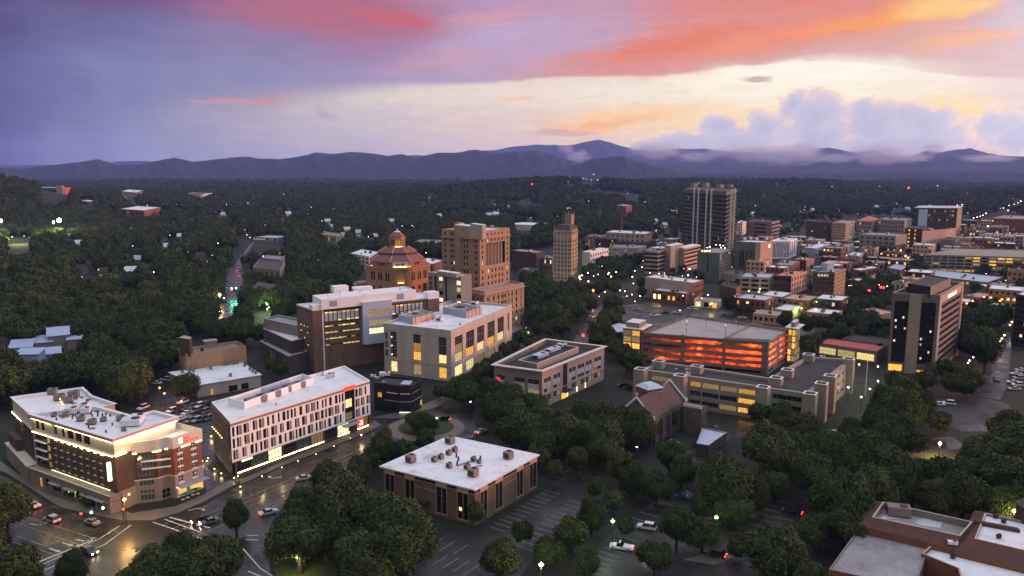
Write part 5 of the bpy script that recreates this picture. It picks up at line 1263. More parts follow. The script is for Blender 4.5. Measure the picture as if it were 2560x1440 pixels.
t = quad((2327, 717), (2270, 708), (2378, 695), z + 3.5); mb = MB(); [wall(mb, t[i], t[(i + 1) % 4], z - 1, z + 3.5, m_black if i == 0 else m_taupe) for i in range(4)]; b.part('penthouse', mb); r = MB(); roofslab(r, t, z + 3.5, .4, .4, m_droof, m_dark); b.part('penthouse_roof', r)
hvac(b, P(2275, 728, z - 1), 4, 3, 2, .5, m_peach); hvac(b, P(2300, 731, z - 1), 2, 1.5, 1.2, .5, m_cap)
b = Bld('red_roof_pavilion', 'low pavilion with a flat red roof and a lit glass front', 'building', P(2120, 905)[:2])
t = [P(u, v, 5.5)[:2] for u, v in [(2046, 857), (2194, 879), (2216, 863), (2071, 845)]]; L = ln(t[0], t[1]); gl = [(L * a, L * (a + .29), .5, 3.8) for a in (.02, .34, .66)]
block(b, t, 0, 5.5, m_taupe, m_redroof, .35, .5, m_dkbrown, {0: gl}, .6); fill(b, t[0], t[1], gl, lambda r: l_yel, m_frame, 8, 2, .5); hvac(b, P(2199, 864, 5.2), 1.5, 1.2, 1, .3, m_dark)
b = Bld('dark_flat_annex', 'wide dark flat roofed annex behind the red roofed pavilion', 'building', P(2180, 860)[:2]); t = [P(u, v, 6)[:2] for u, v in [(2105, 846), (2222, 862), (2232, 846), (2124, 836)]]; block(b, t, 0, 6, m_taupe, m_droof, .3, .4, m_dark)
# ---------------------------------------------------------------- brick school at the lower right
b = Bld('brick_school', 'brick school wings with red tiled roof edges and stained flat roofs at lower right', 'school', P(2300, 1440)[:2])
def mansard(outer, inner, z0, z1, drop, mr):
    o_ = [P(u, v, z0)[:2] for u, v in outer]; i_ = [P(u, v, z1)[:2] for u, v in inner]; n = len(o_); b.polys.append(o_)
    x = MB(); [wall(x, o_[k], o_[(k + 1) % n], 0, z0, m_red) for k in range(n)]; b.part('wall', x)
    x = MB(); [x.poly([(*o_[k], z0), (*o_[(k + 1) % n], z0), (*i_[(k + 1) % n], z1), (*i_[k], z1)], m_rroof) for k in range(n)]; b.part('mansard_roof', x)
    r = MB(); roofslab(r, i_, z1, drop, .35, mr, m_taupe, m_lime); b.part('roof', r)
m_stain = M('stained_roof', (.27, .26, .265), .7, .32, .12, 3)
mansard([(2141, 1313), (2390, 1371), (2452, 1308), (2178, 1250)], [(2180, 1292), (2401, 1340), (2432, 1304), (2207, 1254)], 8.4, 10.0, 1.6, m_groof)
mansard([(2385, 1373), (2600, 1425), (2660, 1320), (2437, 1275)], [(2436, 1346), (2600, 1385), (2640, 1320), (2462, 1282)], 8.4, 10.0, .5, m_white)
t = [P(u, v, 7)[:2] for u, v in [(2072, 1423), (2287, 1470), (2325, 1357), (2148, 1318)]]; block(b, t, 0, 7, m_red, m_stain, .3, .3, m_taupe)
t = [P(u, v, 7.6)[:2] for u, v in [(2304, 1383), (2395, 1420), (2420, 1500), (2640, 1520), (2620, 1432), (2332, 1358)]]; block(b, t, 0, 7.6, m_red, m_white, .8, .35, m_peach)
x = MB(); p, p2 = P(2444, 1312, 9.6), P(2550, 1332, 9.6); x.prism([p[:2], p2[:2], (p2[0] + .1, p2[1] + 1.2), (p[0] + .1, p[1] + 1.2)], 9.4, 10.3, m_rroof); b.part('roof_divider', x)
for u, v, sz, m in [(2246, 1287, 5, m_taupe), (2265, 1290, 2, m_cap)]: hvac(b, P(u, v, 8.5), sz, sz * .6, sz * .4, -.3, m)
for pts in ([(2196, 1296), (2240, 1277), (2262, 1282), (2278, 1294), (2222, 1298)], [(2288, 1304), (2310, 1294), (2356, 1306), (2350, 1320), (2300, 1312)]): x = MB(); x.poly([P(u, v, 8.43) for u, v in pts], M('puddle', (.5, .52, .58), .12, .1, spec=.6)); b.part('roof_puddle', x)
for u, v in [(2489, 1295), (2509, 1307), (2497, 1345), (2382, 1396)]: hvac(b, P(u, v, 9.55 if u > 2400 else 6.85), .9, .7, .6, .3, m_dark)
hvac(b, P(2381, 1362, 8.6), 2, 1.2, .6, -.3, m_white)
x = MB(); x.cyl((*P(2570, 1400, 0)[:2], 0), 3.4, 13, m_dkbrown, 16); x.cyl((*P(2570, 1400, 0)[:2], 13), 3.6, .3, m_droof, 16); b.part('round_tower', x)
# ---------------------------------------------------------------- left: beige block, white roof, blue houses
b = Bld('tan_block', 'tan stucco windowless block with a brown lift tower on its gravel roof', 'building', P(470, 940)[:2])
t = quad((465, 886), (444, 872), (615, 865), 12.0); block(b, t, 0, 12, m_tan, m_tanroof, 1.0, .4, m_tan)
k = quad((473, 849), (447, 842), (478, 846), 18.5); k = [P(u, v, 18.5)[:2] for u, v in [(447, 844), (473, 848), (480, 843), (460, 838)]]; x = MB(); [wall(x, k[i], k[(i + 1) % 4], 11, 18.5, m_dkbrown) for i in range(4)]; x.poly([(*p, 18.5) for p in k], m_beige); b.part('lift_tower', x)
p = P(526, 866, 11); x = MB(); x.box((p[0], p[1], 10.98), (5, 3.4, 2.6), m_taupe, .6); x.box((p[0], p[1], 13.6), (5.6, 4, .25), m_beige, .6); b.part('roof_house', x); hvac(b, P(505, 877, 11), 1.2, 1.2, 1, .5, m_dark)
b = Bld('white_roof_shed', 'single storey building with a broad pale roof in front of the tan block', 'building', P(500, 985)[:2])
t = [P(u, v, 5)[:2] for u, v in [(424, 931), (493, 963), (651, 937), (604, 907)]]; L = ln(t[1], t[2]); dr = [(L * a, L * a + w_, .1, 2.6) for a, w_ in ((.2, 1.2), (.48, 3.5), (.68, 3.0))]
block(b, t, 0, 4.9, m_beige, m_white, .2, .3, m_cap, {1: dr}); fill(b, t[1], t[2], dr, lambda r: l_amb if r[1] - r[0] < 2 else m_glass, m_dframe, 2, 1)
x = MB(); x.prism(offset(t, .5), 4.9, 5.1, m_cap, m_white, bottom=True); b.part('roof_sheet', x)
for u, v in [(456, 932), (474, 931), (484, 930), (477, 926), (487, 923), (482, 942), (527, 923), (576, 941), (562, 914), (572, 912), (584, 911), (594, 909), (612, 916), (625, 925), (632, 930), (640, 934)]: hvac(b, P(u, v, 5.1), 1.1, 1.1, .9, .4, m_taupe)
m_shed = M('blue_steel_roof', (.34, .41, .58), .5, .05)
def house(name, label, u, v, w_, d_, h, rz, mwall, mroof, kind='shed', rise=1.6, cat='house', group=None, zz=None, winl=None):
    """house at a ground pixel: walls, roof slopes, door and windows"""
    p = P(u, v, 0); x0, y0 = p[0], p[1]; g0 = hgt(x0, y0)
    hb = Bld(name, label, cat, (x0, y0), group); hb.o.location.z = g0; hb.at = (x0, y0, 0)
    ca, sa = math.cos(rz), math.sin(rz); T = lambda x, y: (x0 + x * ca - y * sa, y0 + x * sa + y * ca)
    c = [T(-w_ / 2, -d_ / 2), T(w_ / 2, -d_ / 2), T(w_ / 2, d_ / 2), T(-w_ / 2, d_ / 2)]; hb.polys.append(c)
    rt = [(w_ * .15, w_ * .15 + 1.1, 1.0, 2.3), (w_ * .6, w_ * .6 + 1.1, 1.0, 2.3)]
    m = MB(); wall(m, c[0], c[1], 0, h, mwall, rt, .15); wall(m, c[1], c[2], 0, h, mwall); wall(m, c[2], c[3], 0, h, mwall); wall(m, c[3], c[0], 0, h, mwall)
    if kind == 'shed': m.poly([(*c[1], h), (*c[2], h + rise), (*c[2], h)], mwall); m.poly([(*c[0], h), (*c[3], h), (*c[3], h + rise)], mwall); m.poly([(*c[2], h), (*c[2], h + rise), (*c[3], h + rise), (*c[3], h)], mwall)
    else:
        a, e = lerp2(c[0], c[3], .5), lerp2(c[1], c[2], .5); m.poly([(*c[1], h), (*c[2], h), (*e, h + rise)], mwall); m.poly([(*c[3], h), (*c[0], h), (*a, h + rise)], mwall)
    hb.part('wall', m); o_ = offset(c, .5)
    if kind == 'shed':
        m = MB(); m.poly([(*o_[0], h - .1), (*o_[1], h - .1), (*o_[2], h + rise + .1), (*o_[3], h + rise + .1)], mroof); m.poly([(*o_[3], h + rise - .1), (*o_[2], h + rise - .1), (*o_[1], h - .3), (*o_[0], h - .3)], mroof); hb.part('roof', m)
    else:
        a, e = lerp2(o_[0], o_[3], .5), lerp2(o_[1], o_[2], .5)
        for pp_ in ([(*o_[0], h - .2), (*o_[1], h - .2), (*e, h + rise + .1), (*a, h + rise + .1)], [(*o_[2], h - .2), (*o_[3], h - .2), (*a, h + rise + .1), (*e, h + rise + .1)]): m = MB(); m.poly(pp_, mroof); hb.part('roof_slope', m)
    for k, r in enumerate(rt): hb.window(c[0], c[1], r, (winl if winl and k == 0 else m_glass), m_frame, 2, 1, .12)
    return hb
for i, (u, v, w_, d_, h, rz, ri, lb) in enumerate([(58, 895, 9, 7, 6, .35, 2.2, 'angular grey house with blue folded roof at the left edge'), (78, 916, 10, 7, 6.5, .1, 1.2, 'boxy glazed house with blue shed roof below the folded roof'),
        (110, 885, 8, 7, 6.5, .45, 2.0, 'dark house with a pale blue flat roof and tan beam'), (150, 880, 9, 7, 9, .5, 2.8, 'tall dark house under a steep blue shed roof'), (190, 880, 6, 6, 7, .4, 1.2, 'small house with blue roof right of the steep one'), (125, 905, 9, 6, 4.5, .5, 1.8, 'low blue roofed house with an amber porch lamp')]):
    hb = house('blue_house', lb, u, v, w_, d_, h, rz, m_bluegrey if i < 2 else m_taupe, m_shed, 'shed', ri, group='blue roofed houses among the trees', winl=l_amb if i == 5 else None)
house('white_house', 'pale gabled house with dark roof at the far left edge', 14, 880, 8, 9, 5, .2, m_cream, m_droof, 'gable', 2.5)
# ---------------------------------------------------------------- downtown behind
m_glow = lit('lit_soft', (1, .75, .35), .8)
seedm = [100]


def mid(name, label, L, N, Rr, z, mw, mr, wl=None, wr=None, fw=.5, fh=.5, p=.06, mright=None, par=.5, cap=None, units=2, lits=None, parts=False, cat='building', zlo=1.2):  # mright: right wall colour, warmed on several blocks to carry the low sun
    seedm[0] += 1; rr = random.Random(seedm[0])
    q = quad(N, L, Rr, z); b = Bld(name, label, cat, q[1]); b.polys.append(q)
    holes = {}; cfg = {0: wl, 1: wr}; mb = MB()
    for i in range(4):
        A, B = q[i], q[(i + 1) % 4]; c = cfg.get(i)
        h = grid(ln(A, B), zlo, z - .9, c[0], c[1], c[2] if len(c) > 2 else fw, c[3] if len(c) > 3 else fh) if c else []
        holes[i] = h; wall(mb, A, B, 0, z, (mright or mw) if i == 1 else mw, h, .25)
    b.part('wall', mb); r = MB(); roofslab(r, q, z, par, .4, mr, mw, cap or mw); b.part('roof', r)
    for i, h in holes.items():
        if h: fill(b, q[i], q[(i + 1) % 4], h, picker(p, lits or [l_yel, l_pale, l_amb, l_dim], m_glass, seedm[0]), m_frame if parts else None, 2, 2, .22, parts=parts)
    rz = math.atan2(q[2][1] - q[1][1], q[2][0] - q[1][0])
    for k in range(units):
        f, g_ = rr.uniform(.2, .8), rr.uniform(.2, .8); p_ = lerp2(lerp2(q[0], q[3], f), lerp2(q[1], q[2], f), g_); s_ = rr.uniform(1.4, 3)
        hvac(b, (*p_, z - par + .01), round(s_, 1), round(s_ * .8, 1), round(s_ * .55, 1), rz, rr.choice((m_cap, m_grey, m_taupe)))
    return b, q


b, q = mid('ribbed_tower', 'tallest dark tower with white vertical ribs at the centre right', (1710, 472), (1816, 479), (1843, 472), 64, m_dconc, m_droof, None, None, units=0, cat='tower')
q[:] = q
for i, (A, B, mm, nfl) in enumerate(((q[0], q[1], m_glass, 14), (q[1], q[2], m_glass, 14))):
    L = ln(A, B); w_ = MB(); h = [(L * .02, L * .98, 4 + 4.1 * j, 7.0 + 4.1 * j) for j in range(nfl)]
    st = MB(); [band(st, A, B, r[2], r[3], m_glass, .06) for r in h]; b.part('window_bands', st, kind='stuff'); mu = MB()
    for k in range(1, 22 if i == 0 else 8): s = L * k / (22 if i == 0 else 8); band(mu, A, B, 3, 62, m_conc if i == 0 else m_peach, .14, 0, s - .12, s + .12)  # right face mullions in peach, warm side light put into their colour
    b.part('mullions', mu, kind='stuff'); bands(b, 'white_rib', A, B, 2, 65.5, m_whitep, 1.2, 0, [(L * f - .55, L * f + .55) for f in ((.28, .385, .58, .69) if i == 0 else (.42, .72))])
    lt = MB(); rr = random.Random(9); [band(lt, A, B, r[2] + .3, r[3] - .3, l_dim, .09, 0, s, s + 1.4) for r in h for s in [rr.uniform(2, L - 4)] if rr.random() < .3]; b.part('lit_windows', lt, kind='stuff')
for u, v, sx_, hh in [(1735, 467, 7, 4), (1765, 468, 6, 5), (1800, 470, 7, 4), (1825, 468, 5, 3)]: x = MB(); x.box((*P(u, v, 63.5)[:2], 63.5), (sx_, 6, hh), m_conc, .6); b.part('roof_block', x)
# slender gothic tower
b, q = mid('gothic_tower', 'slender cream gothic tower with a small turret on top at the centre', (1384, 574), (1429, 576), (1444, 571), 40, m_beige, m_slate, (10, 12, .52, .5), (4, 12, .5, .5), mright=m_buff, units=0, p=.03, cat='tower')
t = quad((1428, 538), (1413, 537), (1435, 535), 50); x = MB(); zz = 50
for i in range(4): wall(x, t[i], t[(i + 1) % 4], 39, 50, m_buff)
x.poly([(*p, 50) for p in t], m_slate); b.part('turret', x)
for p in t: x = MB(); x.cyl((*p, 46), .5, 6.4, m_buff, 6, .2); b.part('pinnacle', x)
for k in range(4):
    for f in (.1, .5, .9): x = MB(); x.cyl((*lerp2(q[k], q[(k + 1) % 4], f), 39.5), .4, 3, m_buff, 5, .1); b.part('pinnacle', x)
t2 = inset(q, .4); x = MB(); k4 = inset(q, 3.0); [x.poly([(*t2[i], 40), (*t2[(i + 1) % 4], 40), (*k4[(i + 1) % 4], 43.5), (*k4[i], 43.5)], m_slate) for i in range(4)]; x.poly([(*p, 43.5) for p in k4], m_slate); b.part('steep_roof', x)
for e in (0, 1): bands(b, 'belt_course', q[e], q[e + 1], 34.2, 34.7, m_cream, .3); bands(b, 'belt_course', q[e], q[e + 1], 6, 6.6, m_cream, .3); bands(b, 'pilaster', q[e], q[e + 1], 1, 39, m_cream, .2, 0, [(ln(q[e], q[e + 1]) * k / (5 if e == 0 else 2) - .25 + .3 * (k == 0), ln(q[e], q[e + 1]) * k / (5 if e == 0 else 2) + .25) for k in range(6 if e == 0 else 3)])
# banded offices
b, q = mid('banded_offices', 'cream office with dark ribbon windows and a blank stair core', (1613, 627), (1645, 629), (1667, 624), 19, m_beige, m_tanroof, units=1, cat='office building')
for A, B in ((q[0], q[1]), (q[1], q[2])): bands(b, 'ribbon_window', A, B, 2.2, 4, m_glass, .05); [bands(b, 'ribbon_window', A, B, zz, zz + 1.7, m_glass, .05) for zz in (5.6, 9.1, 12.6, 15.8)]
t = quad((1677, 615), (1662, 613), (1708, 609), 23); x = MB(); [wall(x, t[i], t[(i + 1) % 4], 0, 23, m_beige) for i in range(4)]; x.poly([(*p, 23) for p in t], m_white); b.part('stair_core', x)
t = quad((1712, 621), (1690, 618), (1752, 612), 20); x = MB(); [wall(x, t[i], t[(i + 1) % 4], 0, 20, m_peach) for i in range(4)]; x.poly([(*p, 20) for p in t], m_white); b.part('side_wing', x)
for zz in (4, 7.4, 10.8, 14.2, 17): bands(b, 'ribbon_window', t[1], t[2], zz, zz + 1.5, m_glass, .05)
# green hotel on its podium
b, q = mid('green_hotel', 'green panelled hotel over a blank podium with roof terrace lights', (1744, 630), (1800, 632), (1838, 621), 22.3, m_green, m_groof, (1, 1, .01, .01), (9, 6, .45, .6), mright=m_taupe, cat='hotel', units=0, zlo=6.5)
t = quad((1848, 686), (1743, 676), (1880, 668), 6); x = MB(); [wall(x, t[i], t[(i + 1) % 4], 0, 6, m_beige) for i in range(4)]; x.poly([(*p, 6) for p in t], m_taupe); b.part('podium', x)
bands(b, 'slot_window', q[0], q[1], 8, 20, m_glass, .06, 0, [(ln(q[0], q[1]) * .44, ln(q[0], q[1]) * .5)])
t = quad((1902, 606), (1838, 603), (1933, 602), 29); x = MB(); gl = [(ln(t[0], t[1]) * f, ln(t[0], t[1]) * (f + .07), 8, 22) for f in (.2, .3, .45, .6, .72)]; wall(x, t[0], t[1], 0, 29, m_green, gl, .3); wall(x, t[1], t[2], 0, 29, m_peach); wall(x, t[2], t[3], 0, 29, m_peach); wall(x, t[3], t[0], 0, 29, m_green); b.part('tall_wing', x); r = MB(); roofslab(r, t, 29, .5, .4, m_white, m_green); b.part('roof', r); fill(b, t[0], t[1], gl, picker(0, [l_dim], m_glass), None, 1, 1, .25)  # right walls of the wing in peach: low sun painted on
plate(b, 'grey_corner', t[0], t[1], ln(t[0], t[1]) * .8, ln(t[0], t[1]), 0, 28.6, m_beige, .15); x = MB(); band(x, t[1], t[2], 24, 26.5, e_pale, .2, 0, ln(t[1], t[2]) * .65, ln(t[1], t[2]) * .75); b.part('roof_sign', x)
for u, v in [(1768, 619), (1775, 617), (1800, 613), (1808, 614), (1812, 620), (1803, 619), (1790, 612)]: x = MB(); x.ball(P(u, v, 25), .3, e_white, 6); b.part('terrace_light', x)
for u in (1756, 1762, 1768, 1774): x = MB(); x.ball(P(u, 627, 22.6), .5, e_gold, 6); b.part('terrace_light', x)
for k, (u, v) in enumerate([(1860, 600), (1875, 599), (1890, 601), (1915, 600)]): hvac(b, P(u, v, 28.5), 3, 2.4, 2, .5, m_cap)
b, q = mid('striped_offices', 'white office with close black and white vertical stripes', (1925, 603), (1975, 603), (1994, 595), 17, m_whitep, m_white, (14, 1, .5, .95), (4, 1, .4, .9), units=3, cat='office building')
t = quad((1940, 592), (1936, 588), (1962, 588), 21)
b, q = mid('theatre_block', 'long blank beige hall with a patchy pale roof behind the brick shop', (1613, 692), (1733, 707), (1759, 700), 14, m_beige, m_white, None, (5, 3, .4, .5), mright=m_red, units=5)
b, q = mid('brick_shop', 'low red brick shop with a pale roof and warm lit doors', (1631, 724), (1715, 734), (1733, 726), 8, m_red, m_cap, (7, 1, .5, .4), None, p=.6, lits=[l_amb, e_gold], units=4, zlo=.5)
b, q = mid('white_arcade', 'small white arcade building with two lit arches', (1735, 748), (1796, 753), (1803, 747), 5, m_cream, m_groof, (3, 1, .62, .8), None, p=.4, units=0, zlo=.1)
b, q = mid('pink_side_cube', 'small cube building with a blue grey front and pink side', (1818, 741), (1848, 744), (1883, 738), 8, m_bluegrey, m_white, (6, 1, .4, .4), None, mright=m_peach, units=2, zlo=3)
b, q = mid('pale_roof_garage', 'small beige garage with pale tilted roof beside the yellow green lamp', (1934, 771), (1973, 777), (2003, 764), 5.5, m_beige, m_white, (2, 1, .3, .7), None, units=0, zlo=.2)
b, q = mid('open_deck_offices', 'beige framed building with three rows of wide dark openings', (1852, 691), (1925, 694), (1936, 684), 12, m_beige, m_bluepane, (3, 3, .75, .55), None, units=3)
b, q = mid('copper_roof_offices', 'dark glass office with an orange lit copper roof', (1933, 688), (1979, 690), (2018, 677), 13.8, m_dkbrown, M('copper_roof', (.55, .25, .13), .45, .15, .2), (3, 3, .85, .6), (6, 3, .4, .6), mright=m_peach, units=3)
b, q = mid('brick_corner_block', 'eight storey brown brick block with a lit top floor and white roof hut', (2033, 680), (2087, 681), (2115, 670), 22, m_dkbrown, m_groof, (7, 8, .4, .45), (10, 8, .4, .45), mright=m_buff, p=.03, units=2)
bands(b, 'lit_window', q[0], q[1], 19.2, 20.8, l_yel, .05, 0, [(ln(q[0], q[1]) * f, ln(q[0], q[1]) * (f + .1)) for f in (.22, .36, .5, .62)]); x = MB(); x.box((*P(2068, 676, 21.5)[:2], 21.5), (6, 5, 5), m_bluepane, .5); b.part('roof_hut', x); x = MB(); x.box((*P(2046, 675, 21.5)[:2], 21.5), (6, 4, 2.4), m_bluegrey, .5); b.part('roof_hut', x)
bands(b, 'lit_shopfront', q[0], q[1], .5, 2.4, l_amb, .1, 0, [(2, 9)]); bands(b, 'lit_shopfront', q[1], q[2], .5, 5, l_amb, .1, 0, [(3, 4), (6, 7), (9, 10)])
mid('low_offices', 'low beige building right of the brown brick block', (2113, 706), (2132, 708), (2160, 696), 6, m_taupe, m_white, None, (4, 1, .4, .4), mright=m_beige)
mid('pink_roof_hall', 'low hall with a pale pink lit roof left of the tall grey hotel', (2136, 776), (2190, 788), (2240, 780), 5, m_taupe, m_peach, units=0)  # low sun's pink put into the roof colour
mid('grey_windowed_block', 'grey block with sparse windows below the hospital like cluster', (2149, 585), (2240, 590), (2268, 585), 20, m_conc, m_groof, (6, 4, .5, .4), None, p=.04)
mid('dark_brick_block', 'square dark brick block at the far right of the centre', (2016, 553), (2073, 555), (2082, 551), 26, m_dkbrown, m_droof, (9, 6, .35, .4), None, p=.03)
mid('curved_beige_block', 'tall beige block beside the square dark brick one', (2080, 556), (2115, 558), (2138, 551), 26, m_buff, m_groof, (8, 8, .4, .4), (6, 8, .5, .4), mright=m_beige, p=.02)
b, q = mid('orange_roof_block', 'pale block under a vivid orange hipped roof', (2142, 552), (2180, 553), (2200, 548), 24, m_conc, m_redroof, (6, 5, .5, .5), None, p=.12)
x = MB(); a = offset(q, .5); ap = lerp2(q[0], q[2], .5); [x.poly([(*a[i], 24), (*a[(i + 1) % 4], 24), (*ap, 29)], M('orange_tile', (.6, .16, .07), .7, .08)) for i in range(4)]; b.part('hipped_roof', x)
mid('concrete_slab_block', 'wide concrete block between the orange roof and the blue panelled tower', (2196, 548), (2262, 551), (2280, 545), 26, m_conc, m_groof, (9, 5, .45, .45), None, p=.05, units=4)
b, q = mid('brown_lit_column_block', 'brown block with a column of amber lit stair windows', (2262, 570), (2308, 572), (2318, 566), 24, m_dkbrown, m_droof, (5, 6, .2, .3), None, p=.0, units=1)
bands(b, 'lit_window', q[0], q[1], 3, 3.8, l_amb, .05); L = ln(q[0], q[1]); [bands(b, 'lit_window', q[0], q[1], zz, zz + 1.8, l_amb, .06, 0, [(L * f, L * f + 1.3)]) for zz in (5, 9, 13, 17, 21) for f in (.22, .55)]
b, q = mid('blue_panel_tower', 'dark red tower with a pale blue end panel at the far right', (2288, 520), (2394, 521), (2406, 516), 38, m_dkbrown, m_bluepane, (16, 7, .35, .4), None, mright=m_buff, p=.12, units=2, cat='tower')
plate(b, 'blue_end_panel', q[0], q[1], ln(q[0], q[1]) * .09, ln(q[0], q[1]) * .3, 3, 36.5, m_bluepane, .6)
x = MB(); x.prism(offset(q, 1), 38, 38.6, m_bluepane, bottom=True); b.part('roof_edge', x)
mid('pink_gable_block', 'blank pinkish wall block in front of the blue panelled tower', (2306, 578), (2331, 575), (2390, 570), 22, m_peach, m_conc, None, (7, 3, .4, .4), mright=m_conc)
mid('dark_stepped_block', 'dark block with a tall stair shaft above the long lit parking deck', (2352, 598), (2388, 600), (2402, 594), 14, m_taupe, m_droof)
b, q = mid('long_parking_deck', 'long parking deck glowing yellow between its floors at the right edge', (2311, 636), (2640, 645), (2700, 628), 15, m_conc, m_conc, None, None, units=0, cat='parking garage')
L = ln(q[0], q[1]); rr = random.Random(3)
for j, zz in enumerate((1.5, 4.3, 7.1, 9.9, 12.4)):
    for k in range(16):
        on = rr.random() < (.25 + .045 * k) or j == 0 and k < 8
        bands(b, 'deck_opening', q[0], q[1], zz, zz + 1.3, (l_amb if rr.random() < .5 else l_dim) if on else m_glass, .06, 0, [(L * k / 16 + .8, L * (k + 1) / 16 - .4)])
b, q = mid('blue_canopy_row', 'long low building with a pale blue roof before the lit parking deck', (2297, 686), (2470, 706), (2510, 692), 5, m_taupe, m_bluepane, (16, 1, .6, .5), None, p=.5, units=3)
b, q = mid('blue_hip_house', 'small house with a bright blue roof left of the lit parking deck', (2217, 668), (2252, 675), (2275, 665), 7, m_taupe, m_shed, (3, 2, .4, .4), (4, 2, .4, .4), mright=m_beige, units=0)
mid('brick_row', 'dark red brick row with white window line right of the grey hotel', (2467, 712), (2525, 716), (2540, 708), 8, m_red, m_groof, (10, 1, .4, .5), None)
mid('right_edge_tower', 'dark glass building with white roof cut by the right edge', (2541, 735), (2600, 745), (2680, 700), 26, m_dark, m_white, (7, 8, .85, .5), None, p=.12)
mid('dark_red_school', 'dark red brick block with scattered lit windows near the right edge', (2478, 545), (2570, 548), (2600, 540), 22, m_red, m_groof, (10, 4, .3, .35), None, p=.25)
mid('cream_civic_block', 'wide cream block with a pale blue roof right of the gothic tower', (1514, 580), (1613, 585), (1630, 579), 20, m_beige, m_white, (8, 4, .35, .45), None, mright=m_peach, units=5)
mid('brown_mall', 'brown low block with dark upper windows below the cream block', (1490, 601), (1610, 608), (1640, 600), 12, m_dkbrown, m_slate, (10, 2, .5, .4), None, units=3)
mid('curved_shop_row', 'beige shop row with golden lit ground floor beside the park', (1522, 618), (1600, 620), (1616, 613), 12, m_beige, m_groof, (12, 3, .35, .4), None, p=.18, units=2)
mid('white_window_block', 'white three storey block right of the gothic tower', (1456, 629), (1476, 631), (1521, 620), 15.6, m_cream, m_white, None, (8, 3, .5, .5), mright=m_whitep, p=.06, units=1)
mid('brown_flat_hall', 'brown blank hall behind trees left of the gothic tower', (1278, 626), (1341, 632), (1362, 627), 17, m_dkbrown, m_groof, None, None, units=2)
mid('pilaster_hall', 'grey pilastered hall touching the left side of the gothic tower', (1346, 643), (1380, 645), (1390, 640), 12, m_taupe, m_groof, (5, 2, .4, .6), None, units=1)
mid('portico_hall', 'low grey hall with columns below the brown blank hall', (1298, 675), (1330, 680), (1346, 672), 8, m_taupe, m_droof, (5, 1, .5, .8), None, units=1)
mid('banded_grey_block', 'grey block with blue banded glass behind the green hotel', (1872, 553), (1930, 556), (1950, 551), 24, m_taupe, m_droof, (1, 5, .5, .45), (3, 5, .9, .5), mright=m_beige, p=.02)
mid('small_white_annex', 'small white building between the ribbed tower and the grey banded block', (1842, 556), (1856, 558), (1866, 553), 16, m_cream, m_white, (3, 4, .5, .4), None, p=.02)
mid('red_brick_warehouse', 'red brick warehouse left of the beige framed building', (1800, 712), (1840, 722), (1852, 712), 10, m_dkbrown, m_droof, (4, 1, .2, .3), None, mright=m_red)
mid('brick_shops_left', 'two storey brick row left of the brown brick block', (1937, 660), (1978, 664), (2000, 652), 10, m_red, m_groof, (5, 1, .5, .4), None)
mid('brick_shops_right', 'orange brick row with pink roof behind the copper roof', (1980, 648), (2016, 650), (2036, 644), 10, m_dkbrown, m_peach, (4, 2, .4, .4), None, mright=m_buff)
mid('flat_white_row', 'row of flat white roofs right of the striped office', (2010, 618), (2040, 621), (2080, 610), 10, m_bluegrey, m_white, None, (7, 2, .4, .4))
mid('cream_corner_shop', 'cream two storey shop with small windows by the grey block', (2079, 616), (2120, 618), (2136, 610), 11, m_beige, m_groof, (5, 2, .35, .4), None, p=.05)
mid('dark_row_building', 'dark row with lit ground floor below the grey windowed block', (2180, 612), (2240, 618), (2264, 610), 11, m_dkbrown, m_droof, (8, 2, .5, .4), None, p=.2)
mid('grey_gable_shop', 'small grey shop with tilted pale roof beside the dark row', (2120, 637), (2148, 640), (2160, 632), 8, m_bluegrey, m_white, (3, 2, .35, .4), None, p=.03)
mid('warehouse_roofs', 'broad white warehouse roof left of the blue hip house', (2128, 672), (2150, 676), (2200, 668), 6, m_red, m_white, None, (5, 1, .5, .4), p=.15)
mid('window_arch_block', 'beige block with tall arched windows beside the grey hotel roof', (2228, 706), (2262, 708), (2275, 703), 8, m_beige, m_droof, (3, 1, .4, .7), None)
mid('pink_roof_store', 'flat pink roofed store right of the grey hotel', (2408, 738), (2450, 744), (2490, 736), 5, m_buff, m_peach, (4, 1, .5, .4), None, p=.2)  # pink roof colour carries the low red sun
mid('white_roof_store', 'white roofed store with dark units behind the big trees at right', (2452, 768), (2500, 772), (2520, 765), 5, m_tan, m_white, units=4)
mid('white_condo_row', 'white apartment row with dark balconies left of city hall', (876, 633), (922, 641), (950, 630), 12, m_cream, m_white, (5, 3, .5, .5), (4, 3, .5, .5), p=.04, units=4)
mid('red_brick_flats', 'dark red brick flats between city hall and the court tower', (1040, 653), (1082, 660), (1110, 650), 15, m_red, m_white, (5, 3, .4, .4), None, p=.03, units=3)
mid('dark_roof_lodge', 'long brown roofed lodge behind city hall', (1020, 608), (1100, 612), (1130, 600), 9, m_dkbrown, m_taupe, (8, 1, .4, .4), None, p=.2)
mid('grey_school', 'grey stone school with dormers between the wet road and the woods', (632, 668), (700, 676), (712, 652), 12, m_taupe, m_slate, (5, 2, .3, .4), None, p=.05, units=0)
mid('slate_roof_school', 'school building with a blue slate roof behind the grey school', (652, 645), (700, 649), (712, 640), 13, m_taupe, M('blue_slate', (.18, .2, .26), .6, .08), (5, 1, .3, .4), None, p=.2, units=0)
mid('dark_school_hall', 'dark gabled school hall in front of the grey school', (633, 718), (690, 728), (700, 712), 9, m_dconc, m_slate, (5, 1, .3, .4), None, p=.06, units=0)
mid('lit_fuel_stop', 'low lit shop with a blue roof at the end of the wet road', (632, 592), (690, 595), (732, 590), 5, m_taupe, m_bluepane, (9, 1, .6, .5), None, p=.7, units=0)
